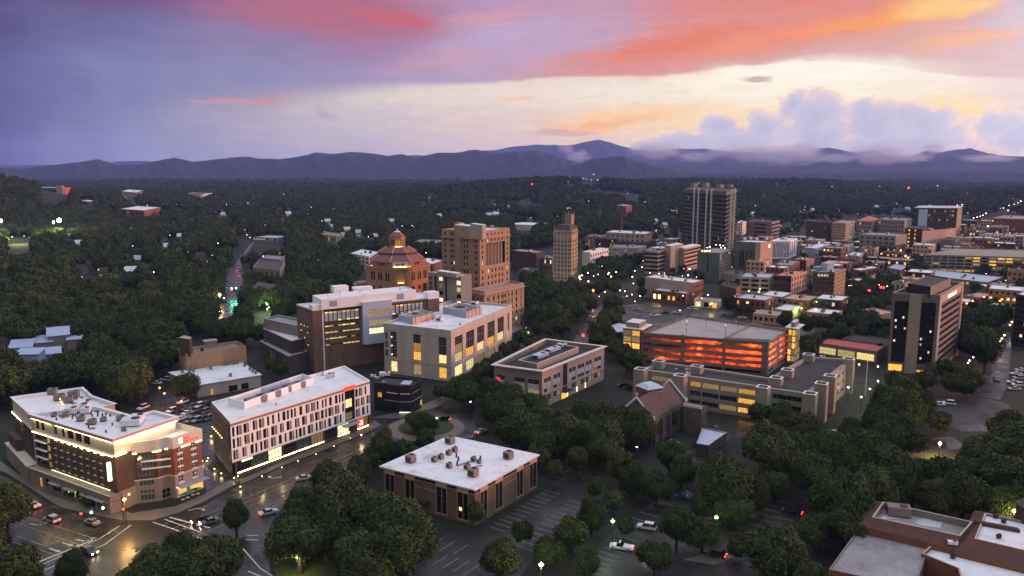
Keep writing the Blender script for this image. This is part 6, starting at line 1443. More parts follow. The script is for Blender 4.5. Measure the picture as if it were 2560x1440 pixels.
mid('pilastered_church', 'small pale pilastered hall among trees above the lit shop', (798, 585), (840, 590), (860, 584), 9, m_beige, m_taupe, (6, 1, .4, .7), None, p=.15, units=0)
b, q = mid('red_hospital', 'red brick hospital block with a pink stair shaft on the far left', (82, 469), (160, 471), (178, 468), 38, m_dkbrown, m_groof, (8, 3, .5, .3), None, mright=m_redroof, units=1)
b.o.location.z = 0; plate(b, 'pink_shaft', q[0], q[1], ln(q[0], q[1]) * .8, ln(q[0], q[1]) * .99, 0, 44, m_peach, 3)
b, q = mid('red_clinic', 'small red and white clinic right of the red hospital', (196, 502), (222, 504), (241, 501), 26, m_red, m_white, (4, 3, .4, .3), None, units=1)
b, q = mid('white_top_clinic', 'long low red clinic with white roof edge on the hillside', (300, 522), (360, 526), (402, 518), 20, m_red, m_white, (8, 2, .5, .3), None, units=1)
b, q = mid('tan_apartments', 'tan apartment block on the far left ridge', (304, 478), (340, 481), (357, 476), 20, m_beige, m_white, (6, 5, .4, .4), None, mright=m_red, p=.08)
b, q = mid('ridge_lodge', 'lit lodge on the far ridge left of centre', (470, 483), (508, 485), (530, 482), 16, m_cream, m_slate, (6, 2, .5, .4), None, p=.5)
b, q = mid('brick_slab', 'brick apartment slab in the woods right of centre', (1540, 513), (1565, 516), (1580, 512), 22, m_red, m_groof, (8, 8, .4, .4), None, p=.04)
mid('pale_store_row', 'row of pale flat roofs in the woods behind the gothic tower', (1270, 560), (1350, 563), (1385, 558), 8, m_cream, m_white, units=0)
for u, v, h, lb in [(1551, 585, 34, 'thin pale spire beside the cream civic block'), (1686, 605, 30, 'thin pale spire left of the ribbed tower')]:
    p = P(u, v, 0); b = Bld('church_spire', lb, 'church', p[:2]); x = MB(); x.box((p[0], p[1], 0), (5, 5, 14), m_dkbrown, .5); b.part('tower', x); x = MB(); x.cyl((p[0], p[1], 14), 2.4, h - 14, m_slate, 6, .1); b.part('spire', x)
for u, v, hh, lb in [(1330, 560, 60, 'mast with a red beacon above the dark mid ridge'), (2262, 600, 62, 'lattice mast with red beacon at the far right')]:
    p = P(u, v, 0); b = Bld('radio_mast', lb, 'mast', p[:2]); x = MB(); x.tube((p[0], p[1], 0), (p[0], p[1], hh), .25, m_dark, 4); b.part('mast', x); x = MB(); x.ball((p[0], p[1], hh), 1.2, e_red, 6); b.part('beacon', x)

# ---------------------------------------------------------------- smaller shops and sheds filling the downtown blocks
CITY = [(1860, 600), (2010, 585), (2150, 600), (2290, 590), (2420, 560), (2600, 555), (2600, 660), (2310, 640), (2300, 690), (2440, 720), (2600, 700), (2600, 790), (2420, 760), (2240, 700), (2120, 690), (2100, 780), (1900, 790), (1820, 760), (1850, 700), (1960, 640)]
CITY2 = [(1480, 590), (1700, 600), (1700, 625), (1620, 640), (1490, 620), (1460, 610)]
rr = random.Random(41); WALLS = [('red brick', m_red), ('red brick', m_red), ('brown brick', m_dkbrown), ('beige', m_beige), ('grey', m_conc), ('dark', m_dark), ('peach', m_peach), ('tan', m_tan)]; ROOFS = [('white', m_white), ('white', m_white), ('grey', m_groof), ('dark', m_droof), ('blue grey', m_bluepane), ('pink', m_peach)]
marks = [(bb.o['label'], bb.at) for bb in FOOT]; used = {}
def free(x, y, r):
    return not any(pin(p, x, y) or min(math.hypot(x - q_[0], y - q_[1]) for q_ in p) < r or any(math.hypot(x - (p[i][0] + p[i - 1][0]) / 2, y - (p[i][1] + p[i - 1][1]) / 2) < r for i in range(len(p))) for bb in FOOT for p in bb.polys if abs(bb.at[0] - x) < 120 and abs(bb.at[1] - y) < 120)
th0 = math.radians(55); cnt = 0
for i in range(-68, 68):
    for j in range(-68, 68):
        a, c = i * 24 + rr.uniform(-4, 4), j * 21 + rr.uniform(-3, 3)
        x, y = 250 + a * math.cos(th0) - c * math.sin(th0), 700 + a * math.sin(th0) + c * math.cos(th0)
        if y < 420 or y > 1150: continue
        px = proj((x, y, 5))
        if not (pin(CITY, *px) or pin(CITY2, *px)) or not free(x, y, 9.5): continue
        wd, dp, h = rr.uniform(13, 22), rr.uniform(12, 19), rr.choice((4.5, 5.5, 7, 8.5, 10, 12, 15))
        (wn, wm), (rn, rm) = rr.choice(WALLS), rr.choice(ROOFS)
        t = [(x + p * math.cos(th0) - q_ * math.sin(th0), y + p * math.sin(th0) + q_ * math.cos(th0)) for p, q_ in ((-wd / 2, -dp / 2), (wd / 2, -dp / 2), (wd / 2, dp / 2), (-wd / 2, dp / 2))]
        k = min(range(4), key=lambda n: t[n][1]); t = t[k - 1:] + t[:k - 1]
        nb = min(marks, key=lambda mk_: math.hypot(mk_[1][0] - x, mk_[1][1] - y)); side = 'left of' if x / y < nb[1][0] / nb[1][1] - .012 else 'right of' if x / y > nb[1][0] / nb[1][1] + .012 else 'behind' if y > nb[1][1] else 'before'
        short = ' '.join(nb[0].split()[:4]) if len(nb[0].split()) > 4 else nb[0]
        for cut in (' with', ' in', ' of', ' the', ' at', ' a', ' and', ' under', ' behind', ' beside', ' below', ' between'):
            if short.endswith(cut): short = short[:-len(cut)]
        for _t in range(40):
            lb = f'{wn} shop with {rn} roof just {side} the {short}'
            if lb not in used: break
            (wn, wm), (rn, rm) = rr.choice(WALLS), rr.choice(ROOFS)
        if lb in used: continue
        used[lb] = 1
        bb = Bld('small_shop', lb, 'building', t[1], 'small downtown shops'); bb.polys.append(t); mb = MB()
        nf = max(1, int(h / 3.6)); hs_ = {e: grid(ln(t[e], t[e + 1]), .6, h - .6, max(3, int(ln(t[e], t[e + 1]) / 3)), nf, .5, .5) for e in (0, 1)}
        for e in range(4): wall(mb, t[e], t[(e + 1) % 4], 0, h, wm, hs_.get(e, []), .2)
        bb.part('wall', mb); r = MB(); roofslab(r, t, h, .4, .35, rm, wm); bb.part('roof', r)
        for e in (0, 1): fill(bb, t[e], t[e + 1], hs_[e], (lambda pk_: (lambda r_: pk_(r_)))(picker(.24, [l_amb, l_amb, l_dim, l_yel], m_glass, cnt + e)), None, 1, 1, .15, parts=False)
        for _ in range(rr.randrange(1, 4)): p_ = lerp2(lerp2(t[0], t[3], rr.uniform(.2, .8)), lerp2(t[1], t[2], rr.uniform(.2, .8)), .5); hvac(bb, (*p_, h - .39), 2, 1.6, 1.1, th0, rr.choice((m_cap, m_taupe)))
        cnt += 1
print('shops', cnt)
# ---------------------------------------------------------------- small far houses among the trees
ORD = ['first', 'second', 'third', 'fourth', 'fifth', 'sixth', 'seventh', 'eighth', 'ninth', 'tenth', 'eleventh', 'twelfth', 'thirteenth', 'fourteenth', 'fifteenth', 'sixteenth', 'seventeenth', 'eighteenth', 'nineteenth', 'twentieth']
rr = random.Random(21); n = 0
HZ = [(330, 690, 'pale'), (200, 618, 'pale'), (285, 620, 'grey'), (345, 660, 'blue'), (175, 600, 'grey'), (480, 560, 'grey'), (560, 545, 'pale'), (455, 600, 'pale'), (700, 530, 'grey'), (820, 560, 'pale'), (900, 590, 'blue'), (940, 600, 'blue'), (980, 560, 'pale'), (1100, 545, 'pale'), (1060, 520, 'grey'), (1240, 540, 'pale'), (1420, 530, 'pale'), (1500, 545, 'grey'), (1640, 560, 'pale'), (1660, 570, 'blue'), (1560, 640, 'blue'), (1880, 540, 'pale'), (1960, 520, 'grey'), (2030, 530, 'pale'), (2190, 520, 'blue'), (2230, 505, 'grey'), (2420, 575, 'pale'), (1120, 500, 'pale'), (760, 500, 'grey'), (620, 510, 'pale')]
hr_ = random.Random(88)
HZ += [(hr_.uniform(a, c), hr_.uniform(d, e), hr_.choice(('pale', 'grey', 'grey', 'grey', 'blue'))) for a, c, d, e, n_ in ((180, 560, 545, 700, 8), (600, 880, 515, 600, 7), (880, 1280, 500, 560, 5), (1280, 1700, 500, 565, 7), (1850, 2280, 478, 530, 7), (2300, 2560, 480, 540, 3)) for _ in range(n_)]
word = {'pale': ('pale gabled house', m_cream, m_white), 'grey': ('grey gabled house', m_taupe, m_slate), 'blue': ('house with a blue white roof', m_beige, m_bluepane)}
HN = {}
for u, v, k in sorted(HZ):
    side = 'far left woods' if u < 520 else 'woods left of city hall' if u < 900 else 'woods behind the court tower' if u < 1300 else 'woods behind the gothic tower' if u < 1700 else 'woods behind the ribbed tower' if u < 2100 else 'right hand woods'
    key = f'{word[k][0]} in the {side}'; HN[key] = HN.get(key, 0) + 1; i = HN[key]
    lb = f'{word[k][0]} in the {side}, {ORD[min(19, i - 1)]} from left'
    house('woodland_house', lb, u, v, 9.5, 7, 4.5, rr.uniform(-.5, .9), word[k][1], word[k][2], 'gable', 3.5, group='houses among the far trees', winl=l_pale if rr.random() < .5 else None)
# stadium corner at the far left
x = MB(); x.poly([P(u, v, .5) for u, v in [(-200, 640), (-40, 612), (0, 606), (30, 596), (88, 592), (88, 586), (0, 590), (-200, 600)]], m_grass); structure('playing_field', x)
x = MB(); x.poly([P(u, v, .4) for u, v in [(-60, 632), (0, 612), (40, 600), (104, 594), (108, 612), (20, 626), (-60, 640)]], m_walk); structure('terrace', x)
def lamp(u, v, h, m, r, label, group, power=None, rgb=(1, .7, .35), pole=True, cat='street lamp', name='street_lamp', extra=None):
    p = P(u, v, h); g0 = hgt(p[0], p[1]); KEEP.append((u, v, p[1], 5)); t = link(name, None, None, (p[0], p[1], g0)); tag(t, label, cat, group)
    k = (m.name, round(r, 2), round(h, 1))
    if k not in LM:
        x = MB(); x.tube((0, 0, 0), (0, 0, h), .09, m_dark, 5); x.box((0, 0, h + r * .6), (r * 1.6, r * 1.6, .12), m_dark); y = MB(); y.ball((0, 0, h), r, m, 8); LM[k] = (x.mesh('pole'), y.mesh('lamp_head'))
    if pole: link('pole', LM[k][0], t)
    link('lamp_head', LM[k][1], t)
    if power:
        l = bpy.data.lights.new('lamp_light', 'POINT'); l.energy = power * 2.2; l.color = rgb; l.shadow_soft_size = .3; o = link('lamp_light', l, t, (0, 0, h - r - .15))
    return t


LM = {}; KEEP = []
ORD = ['first', 'second', 'third', 'fourth', 'fifth', 'sixth', 'seventh', 'eighth', 'ninth', 'tenth', 'eleventh', 'twelfth', 'thirteenth', 'fourteenth', 'fifteenth', 'sixteenth', 'seventeenth', 'eighteenth', 'nineteenth', 'twentieth']


def row_of(pts, m, r, h, desc, group, **k):
    pts = sorted(pts)
    for i, (u, v) in enumerate(pts): lamp(u, v, h, m, r, f'{desc}, {ORD[i]} from the left', group, **k)


lamp(1532, 1302, 8, e_green, .5, 'bright green white lamp left of the parked white cars', 'parking lot lamps', 620, (.6, 1, .6))
lamp(1791, 1293, 8, e_green, .5, 'green white lamp against a lit tree at right centre', 'parking lot lamps', 700, (.7, 1, .5))
lamp(1353, 1411, 7, e_pale_ := M('pale_green_lamp', (.8, .8, .7), .5, 0, emit=(.9, 1, .6), st=40), .45, 'pale lamp in a small tree at the bottom centre', 'parking lot lamps', 1000, (.9, 1, .6))
lamp(742, 1392, 5, e_green, .25, 'dim lamp hidden inside the big foreground tree', 'parking lot lamps', 900, (1, .9, .3))
lamp(399, 969, 7, e_orange, .38, 'red orange lamp left of the round tree, left one of the pair', 'orange lamps behind the hotel', 900, (1, .25, .05))
lamp(411, 983, 7, e_orange, .38, 'red orange lamp left of the round tree, right one of the pair', 'orange lamps behind the hotel', 900, (1, .25, .05))
lamp(311, 1248, 7.5, e_warm, .42, 'warm street lamp above the signal mast at the hotel corner', 'corner lamps', 2400, (1, .52, .16))
row_of([(517, 1152), (536, 1172), (553, 1183), (585, 1194), (520, 1145), (595, 1190), (601, 1216), (506, 1152)], e_warm, .2, 1.0, 'low garden lamp on the lawn beside the white panelled building', 'garden lamps', power=60)
lamp(528, 1090, 1.2, e_gold, .3, 'low lamp at the lane corner behind the hotel', None, 150)
row_of([(655, 1190), (705, 1168), (745, 1152), (790, 1135), (835, 1115)], e_gold, .14, 3.4, 'small street light before the shop windows of the white building', 'pavement lights', power=160, rgb=(1, .75, .3))
lamp(903, 1087, 2.5, e_warm, .3, 'amber ball lamp under the red shop sign', None, 250)
lamp(876, 1095, 1.2, e_orange, .18, 'tiny red lamp on the pavement left of the red sign', None)
lamp(1593, 1191, 6, e_warm, .32, 'amber lamp in the dark trees left of the church hall', 'lamps in the trees'); lamp(1615, 1192, 5, e_white, .18, 'tiny white lamp right of the amber one in the trees', 'lamps in the trees'); lamp(1592, 1117, 4, e_white, .25, 'white double lamp low in the dark trees', 'lamps in the trees')
lamp(2350, 1108, 5, e_warm, .55, 'bright amber lamp on the wet drive at right', None, 6000, (1, .62, .22)); lamp(2536, 1277, 8, e_warm, .5, 'bright pale lamp behind the school roof', None, 900)
row_of([(2148, 911), (2195, 916), (2195, 952), (2121, 968), (2175, 972), (2153, 992)], e_white, .3, 6, 'white lamp on the lawn before the pavilion', 'lawn lamps', power=350, rgb=(1, .9, .6))
row_of([(2420, 907), (2424, 901), (2433, 893)], e_white, .3, 5, 'white ball lamp in the row by the street', 'street ball lamps'); row_of([(2500, 852), (2505, 846), (2511, 838), (2525, 812), (2530, 805)], e_warm, .45, 6, 'bright lamp down the far street at right', 'far street lamps')
row_of([(1311, 830), (1316, 820), (1337, 816), (1309, 837), (1315, 826), (1321, 831)], e_white, .2, 5, 'white plaza lamp right of the court wing', 'plaza lamps', power=150, rgb=(1, .9, .7))
row_of([(1448, 694), (1455, 688), (1449, 690), (1451, 698), (1470, 682), (1528, 691), (1581, 692), (1471, 703), (1522, 772 - 90)], e_warm, .5, 7, 'amber street lamp beside the gothic tower square', 'amber square lamps', power=500)
row_of([(1484, 690), (1495, 686), (1540, 680), (1605, 668), (1587, 677), (1625, 682), (1648, 684)], e_white, .3, 6, 'white lamp in the park right of the gothic tower', 'park lamps')
row_of([(1482, 725), (1512, 730), (1550, 726), (1562, 728), (1580, 736), (1600, 740)], e_white, .3, 6, 'white lamp by the pavilion below the park', 'pavilion lamps'); lamp(1483, 726, 9, e_orange, .75, 'orange street lamp left of the pale pavilion roof', None, 400, (1, .4, .1))
row_of([(1770, 737), (1748, 762), (1776, 760), (1780, 758), (1872, 727), (1897, 729), (1900, 722)], e_warm, .42, 5, 'warm lamp along the street behind the garage', 'warm street lamps', power=260)
row_of([(1720, 688), (1724, 672), (1850, 650)], e_white, .5, 6, 'white lamp by the green hotel', 'hotel street lamps')
row_of([(2042, 751), (2057, 751), (2100, 750), (2086, 763)], e_warm, .55, 5, 'warm lamp at the foot of the brown brick block', 'brick block lamps', power=300)
row_of([(1997, 768), (2004, 770)], e_green, .5, 6, 'yellow green lamp over the pale roof garage', 'yellow green lamps', power=1200, rgb=(.75, 1, .2)); lamp(2040, 773, 6, e_white, .35, 'faint white lamp right of the yellow green lamps', None)
row_of([(2173, 726), (2202, 718), (2209, 719)], e_red, .8, 8, 'red signal light in the dark street left of the grey hotel', 'red signals'); row_of([(2300, 680), (2264, 640), (2270, 645), (2252, 626)], e_orange, .9, 8, 'orange street lamp near the lit parking deck', 'orange street lamps')
row_of([(2417, 758), (2432, 752), (2500, 752), (2505, 748), (2460, 742)], e_orange, .6, 7, 'orange red light right of the grey hotel', 'orange red lights'); row_of([(2393, 516), (2405, 514), (2470, 565), (2520, 530)], e_warm, .8, 12, 'lamp near the blue panelled tower', 'far right lamps')
# car lights and lamps strung along the far avenue at the right
av = [(2426, 551), (2434, 547), (2443, 545), (2450, 543), (2457, 541), (2465, 537), (2472, 533), (2480, 531), (2490, 526), (2500, 525), (2508, 524), (2522, 517), (2535, 513), (2545, 509), (2552, 505)]
for i, (u, v) in enumerate(av): lamp(u, v, 8, [e_gold, e_warm, e_white][i % 3], .7, f'light along the far avenue at right, {ORD[i]} from the left', 'avenue lights')
fr = [(148, 551, e_white, 2.6, 'brightest flood light over the stadium'), (134, 555, e_white, 1.3, 'smaller flood light left of the brightest one'), (2, 552, e_warm, 1.8, 'flood light at the very left edge')]
for u, v, m, r, lb in fr: lamp(u, v, 24, m, r, lb, 'stadium flood lights', 30000, (1, .95, .6), cat='flood light', name='flood_light')
row_of([(30, 592), (60, 590)], e_green, .5, 10, 'lamp glow beside the playing field', 'field lamps', power=16000, rgb=(.9, 1, .3))
rd = [(307, 708, e_white), (338, 710, e_white), (425, 588, e_white), (474, 570, e_white), (470, 630, e_pale), (556, 530, e_warm), (566, 509, e_white), (270, 503, e_white), (282, 528, e_white), (439, 478, e_orange), (623, 561, e_white), (598, 582, e_white), (617, 587, e_white), (545, 608, e_white), (556, 607, e_white), (700, 633, e_orange), (796, 650, e_red), (778, 520, e_white), (898, 590, e_orange), (926, 596, e_red), (921, 592, e_white), (1030, 564, e_white), (1034, 567, e_warm), (1204, 425, e_orange), (1330, 483, e_red),
      (1425, 458, e_green), (1458, 456, e_white), (1478, 454, e_white), (1494, 453, e_white), (1466, 455, e_white), (1484, 459, e_white), (1612, 510, e_white), (1520, 552, e_white), (1640, 577, e_white), (2080, 466, e_white), (2345, 452, e_white), (2055, 580, e_white), (1980, 573, e_warm), (2150, 571, e_white), (2173, 573, e_white), (2350, 503, e_white), (2545, 495, e_white), (1065, 632, e_white), (1015, 626, e_white), (1022, 628, e_white), (935, 570, e_red), (658, 640, e_white), (560, 745, e_white), (1105, 905, e_white), (1176, 1004, e_white), (1545, 630, e_gold), (1608, 652, e_gold), (1640, 650, e_gold), (1385, 690, e_red), (1860, 700, e_white), (1700, 776, e_white)]
SC = {}
lr = random.Random(5)
rd += [(lr.uniform(a, c), lr.uniform(d, e), lr.choice((e_white, e_pale, e_warm, e_gold, e_gold) if d < 560 or a < 1400 else (e_white, e_warm, e_gold, e_orange, e_gold))) for a, c, d, e, n_ in ((60, 560, 500, 700, 14), (600, 1280, 480, 600, 22), (1280, 1700, 470, 560, 16), (1700, 2560, 462, 540, 26), (1850, 2560, 560, 740, 46), (1480, 1850, 640, 760, 16)) for _ in range(n_)]
for i, (u, v, m) in enumerate(sorted(rd, key=lambda t: t[0])):
    D = P(u, v, 7)[1]; hz = 7 if D < 2500 else 30; r = min(4.0, max(.28, .00024 * P(u, v, hz)[1]))
    cw = {'e': ''}.get('x', ''); cn = {e_white: 'white', e_pale: 'pale', e_warm: 'amber', e_orange: 'orange', e_red: 'red', e_green: 'pale green', e_gold: 'golden'}[m]
    place = ['in the far left woods', 'in the left woods', 'left of city hall', 'behind the court tower', 'behind the gothic tower', 'near the ribbed tower', 'at the far right', 'in the right distance'][min(7, int(u // 330))]
    far = 'on the distant plain' if D > 2500 else 'far off' if D > 900 else 'mid distance' if D > 500 else 'near'
    lb = f'tiny {cn} light {place}, {far}'; SC[lb] = SC.get(lb, 0) + 1; lb += f', {ORD[min(19, SC[lb] - 1)]} from the left'
    lamp(u, v, hz, m, r, lb, 'scattered lights of the town')
# signals at the junction
p = P(309, 1300, 0)
t = link('traffic_signal', None, None, (p[0], p[1], .14)); tag(t, 'signal mast with a long arm over the left junction', 'traffic light')
x = MB(); x.tube((0, 0, 0), (0, 0, 7), .14, m_dark); a = P(204, 1285, 5.5); x2 = MB(); x2.tube((0, 0, 5.6), (a[0] - p[0], a[1] - p[1], 5.9), .09, m_dark); link('mast', x.mesh('mast'), t); link('arm', x2.mesh('arm'), t)
for u, v, m in [(204, 1284, e_red), (230, 1281, e_tgreen), (259, 1270, e_tgreen), (310, 1273, e_red)]:
    q_ = P(u, v, 5.2 if u < 300 else 3.4); x = MB(); x.box((0, 0, -.5), (.4, .4, 1.2), m_dark); h_ = link('signal_head', x.mesh('signal_head'), t, (q_[0] - p[0], q_[1] - p[1], q_[2])); x = MB(); x.ball((0, -.3, 0), .3, m, 8); link('signal_light', x.mesh('signal_light'), h_)
for u, v, lb in [(579, 721, 'green signal on the wet left road'), (590, 720, 'second green signal on the wet left road')]: lamp(u, v, 7, e_tgreen, .5, lb, 'green signals', 1500, (.1, 1, .5), cat='traffic light', name='traffic_signal')
lamp(549, 737, 7, e_warm, 1.0, 'bright amber lamp at the left kerb of the wet road', None, 2500, (1, .6, .25)); lamp(1458, 838, 7, e_red, .7, 'red signal over the centre street', None, 500, (1, .05, .05), cat='traffic light', name='traffic_signal')
row_of([(665, 757), (668, 772), (672, 768), (668, 760)], e_green, .4, 6, 'lamp lighting a green tree beside the school', 'lamps in the lit tree', power=2500, rgb=(.7, 1, .35))
# flagpole and benches
t = link('flagpole', None, None, P(2163, 990, 0)); tag(t, 'tall pale flagpole on the lawn by the concrete offices', 'flagpole'); x = MB(); x.tube((0, 0, 0), (0, 0, 14), .12, m_cap); x.ball((0, 0, 14), .3, m_cap, 6); link('pole', x.mesh('pole'), t)
# ---------------------------------------------------------------- cars
CARM = {}


def car_meshes(kind):
    if kind in CARM: return CARM[kind]
    Ln, Wd, Ht, hood, boot = {'sedan': (4.7, 1.85, 1.42, .28, .80), 'suv': (4.8, 1.95, 1.75, .26, .97), 'pickup': (5.5, 2.0, 1.8, .27, .58)}[kind]
    prof = [(-.5, .32), (-.5, .62), (-.47, .80), (-.5 + hood, .92), (-.5 + hood + .12, Ht - .06), (-.5 + hood + .2, Ht), (-.5 + boot - .12, Ht), (-.5 + boot, .96), (.48, .90 if kind != 'suv' else .98), (.5, .62), (.5, .32)]
    low = [prof[0], prof[1], prof[2], prof[3], prof[7], prof[8], prof[9], prof[10]]
    body = MB(); sh = [(x * Ln, z) for x, z in low]; w2 = Wd / 2
    for i in range(len(sh)): a, c = sh[i], sh[(i + 1) % len(sh)]; body.poly([(a[0], -w2, a[1]), (a[0], w2, a[1]), (c[0], w2, c[1]), (c[0], -w2, c[1])], m_car0)
    body.poly([(a[0], -w2, a[1]) for a in sh][::-1], m_car0); body.poly([(a[0], w2, a[1]) for a in sh], m_car0)
    rf = [(prof[4][0] * Ln, Ht - .06), (prof[5][0] * Ln, Ht), (prof[6][0] * Ln, Ht)]; w3 = w2 * .8
    for a, c in zip(rf, rf[1:]): body.poly([(a[0], -w3, a[1]), (a[0], w3, a[1]), (c[0], w3, c[1]), (c[0], -w3, c[1])][::-1], m_car0)
    gl = MB(); p3, p4, p6, p7 = [(prof[i][0] * Ln, prof[i][1]) for i in (3, 4, 6, 7)]; p4 = (p4[0], Ht - .06)
    gl.poly([(p3[0], -w2 * .96, p3[1]), (p3[0], w2 * .96, p3[1]), (p4[0], w3, p4[1]), (p4[0], -w3, p4[1])], m_glass); gl.poly([(p6[0], -w3, p6[1]), (p6[0], w3, p6[1]), (p7[0], w2 * .96, p7[1]), (p7[0], -w2 * .96, p7[1])], m_glass)
    for s in (-1, 1): gl.poly([(p3[0], s * w2 * .96, p3[1]), (p4[0], s * w3, p4[1]), (p6[0], s * w3, Ht - .02), (p7[0], s * w2 * .96, p7[1])][::s], m_glass)
    wh = MB(); n = 10
    for i in range(n): a0, a1 = 2 * math.pi * i / n, 2 * math.pi * (i + 1) / n; wh.poly([(.33 * math.cos(a0), -.11, .33 * math.sin(a0)), (.33 * math.cos(a1), -.11, .33 * math.sin(a1)), (.33 * math.cos(a1), .11, .33 * math.sin(a1)), (.33 * math.cos(a0), .11, .33 * math.sin(a0))], m_dark)
    wh.poly([(.33 * math.cos(2 * math.pi * i / n), -.11, .33 * math.sin(2 * math.pi * i / n)) for i in range(n)], m_dark); wh.poly([(.2 * math.cos(2 * math.pi * i / n), -.12, .2 * math.sin(2 * math.pi * i / n)) for i in range(n)], m_grey); wh.poly([(.33 * math.cos(2 * math.pi * i / n), .11, .33 * math.sin(2 * math.pi * i / n)) for i in range(n)][::-1], m_dark)
    def lt(m): x = MB(); x.box((0, 0, 0), (.1, .38, .2), m); return x.mesh('light')
    CARM[kind] = dict(body={}, proto=body, glass=gl.mesh('windows'), wheel=wh.mesh('wheel'), h0=lt(m_cap), h1=lt(e_head), t0=lt(M('tail_lens', (.25, .02, .02), .3, 0)), t1=lt(e_tail), L=Ln, W=Wd)
    return CARM[kind]


m_car0 = M('car_paint', (.5, .5, .5), .25, 0, spec=.6)
e_head = M('headlight_on', (.9, .8, .6), .3, 0, emit=(1, .75, .42), st=60); e_tail = M('tail_light_on', (.5, .02, .02), .3, 0, emit=(1, .04, .02), st=14)
PAINT = {'white': (.72, .72, .72), 'silver': (.42, .43, .45), 'grey': (.14, .145, .15), 'black': (.015, .015, .017), 'red': (.28, .02, .02), 'blue': (.03, .07, .2), 'tan': (.35, .28, .2)}
PM = {k: M('paint_' + k, c, .22, 0, spec=.6) for k, c in PAINT.items()}


def car(u, v, az, kind, colr, label, group=None, lights='', z=.03):
    k = car_meshes(kind); p = P(u, v, 0)
    if colr not in k['body']:
        me = k['proto'].mesh('body'); me.materials[0] = PM[colr]; k['body'][colr] = me
    t = link('car' if kind != 'pickup' else 'pickup_truck', None, None, (p[0], p[1], z), math.radians(180 + 90 - az) - math.pi * 0); t.rotation_euler.z = math.radians(-90 - az) ; tag(t, label, 'car' if kind != 'pickup' else 'pickup truck', group)
    link('body', k['body'][colr], t); link('windows', k['glass'], t)
    for sx_ in (-.31, .3):
        for s in (-1, 1): link('wheel', k['wheel'], t, (sx_ * k['L'], s * (k['W'] / 2 - .1), .33), 0 if s < 0 else math.pi)
    for s in (-1, 1):
        link('headlight', k['h1' if 'h' in lights else 'h0'], t, (-k['L'] / 2 - .01, s * .62, .58)); link('taillight', k['t1' if 't' in lights else 't0'], t, (k['L'] / 2 + .01, s * .68, .66))
    CARS.append((p[0], p[1])); KEEP.append((u, v - 3, p[1], 7)); return t


CARS = []
for a in [(82, 1267, 300, 'sedan', 'white', 'white saloon with red tail lights, leftmost on the left road', 't'), (130, 1303, 300, 'suv', 'silver', 'silver estate car with red tail lights behind the white saloon', 't'), (231, 1310, 300, 'sedan', 'tan', 'pale saloon nearest the hotel kerb at the junction', ''),
          (222, 1384, 118, 'suv', 'black', 'black car with lit headlights crossing the zebra lines', 'h'), (504, 1306, 235, 'suv', 'black', 'dark car with lit headlights waiting right of the zebra, left one', 'h'), (524, 1308, 235, 'sedan', 'grey', 'dark car with lit headlights waiting right of the zebra, right one', 'h'), (672, 1285, 235 + 180, 'sedan', 'silver', 'silver saloon with red lights by the traffic island', 't'),
          (1108, 1052, 280, 'suv', 'black', 'black car rounding the roundabout', 'ht'), (1203, 1082, 40, 'sedan', 'silver', 'car with red tail lights leaving the roundabout', 't'),
          (1554, 1372, 287, 'pickup', 'white', 'white pickup with red lights in the foreground lot', 't'), (1617, 1322, 290, 'suv', 'white', 'white estate car under the trees above the pickup', ''), (1620, 1384, 195, 'sedan', 'black', 'dark car with lit headlights driving towards the viewer', 'h'), (1788, 1390, 300, 'suv', 'black', 'dark car with a red tail light beside the island', 't'),
          (1981, 1285, 300, 'sedan', 'black', 'black saloon with red tail lights in the right lot', 't'), (1708, 1248, 290, 'sedan', 'blue', 'blue parked car half under trees', ''), (2085, 1085, 0, 'sedan', 'silver', 'pale car alone behind the concrete offices', ''), (2345, 1013, 295, 'sedan', 'white', 'white saloon at the edge of the wet right lot', ''), (2372, 1011, 295, 'suv', 'white', 'white estate car beside the white saloon at right', ''),
          (2491, 951, 200, 'sedan', 'red', 'red car on the street right of the grey hotel', 't'), (760, 1199, 60, 'sedan', 'silver', 'pale car passing the white panelled building', '')]:
    car(*a[:6], None, a[6])
lot = [(358, 1022, 'suv', 'white'), (430, 1030, 'suv', 'white'), (446, 1028, 'suv', 'black'), (461, 1024, 'sedan', 'grey'), (481, 1020, 'suv', 'grey'), (498, 1017, 'suv', 'white'), (516, 1014, 'suv', 'black'), (467, 1036, 'sedan', 'white'), (482, 1041, 'suv', 'grey'), (497, 1036, 'suv', 'black'), (512, 1032, 'suv', 'grey'), (476, 1055, 'suv', 'grey'), (492, 1053, 'suv', 'silver'), (508, 1051, 'suv', 'black'), (522, 1048, 'suv', 'grey'), (452, 1050, 'sedan', 'white'), (442, 1046, 'sedan', 'black'), (456, 1008, 'suv', 'white'), (391, 960, 'sedan', 'white'), (415, 951, 'suv', 'white')]
for i, (u, v, k, c) in enumerate(sorted(lot)): car(u, v, 200 if v > 1000 else 285, k, c, f'{c} parked car in the lot behind the corner hotel, {ORD[i]} from the left', 'cars parked behind the hotel')
lot = [(1636, 790, 'pickup', 'white'), (1592, 775, 'sedan', 'silver'), (1694, 783, 'suv', 'white'), (1727, 773, 'suv', 'white'), (1663, 784, 'sedan', 'black'), (1665, 757, 'sedan', 'white'), (1855, 796, 'sedan', 'white'), (1895, 802, 'sedan', 'white'), (1906, 805, 'sedan', 'silver'), (1918, 807, 'sedan', 'white'), (1930, 810, 'sedan', 'white'), (1810, 790, 'sedan', 'grey'), (1558, 968, 'suv', 'black'), (1574, 974, 'suv', 'black')]
for i, (u, v, k, c) in enumerate(sorted(lot)): car(u, v, 290, k, c, f'{c} parked vehicle around the parking garage, {ORD[i]} from the left', 'cars around the garage')
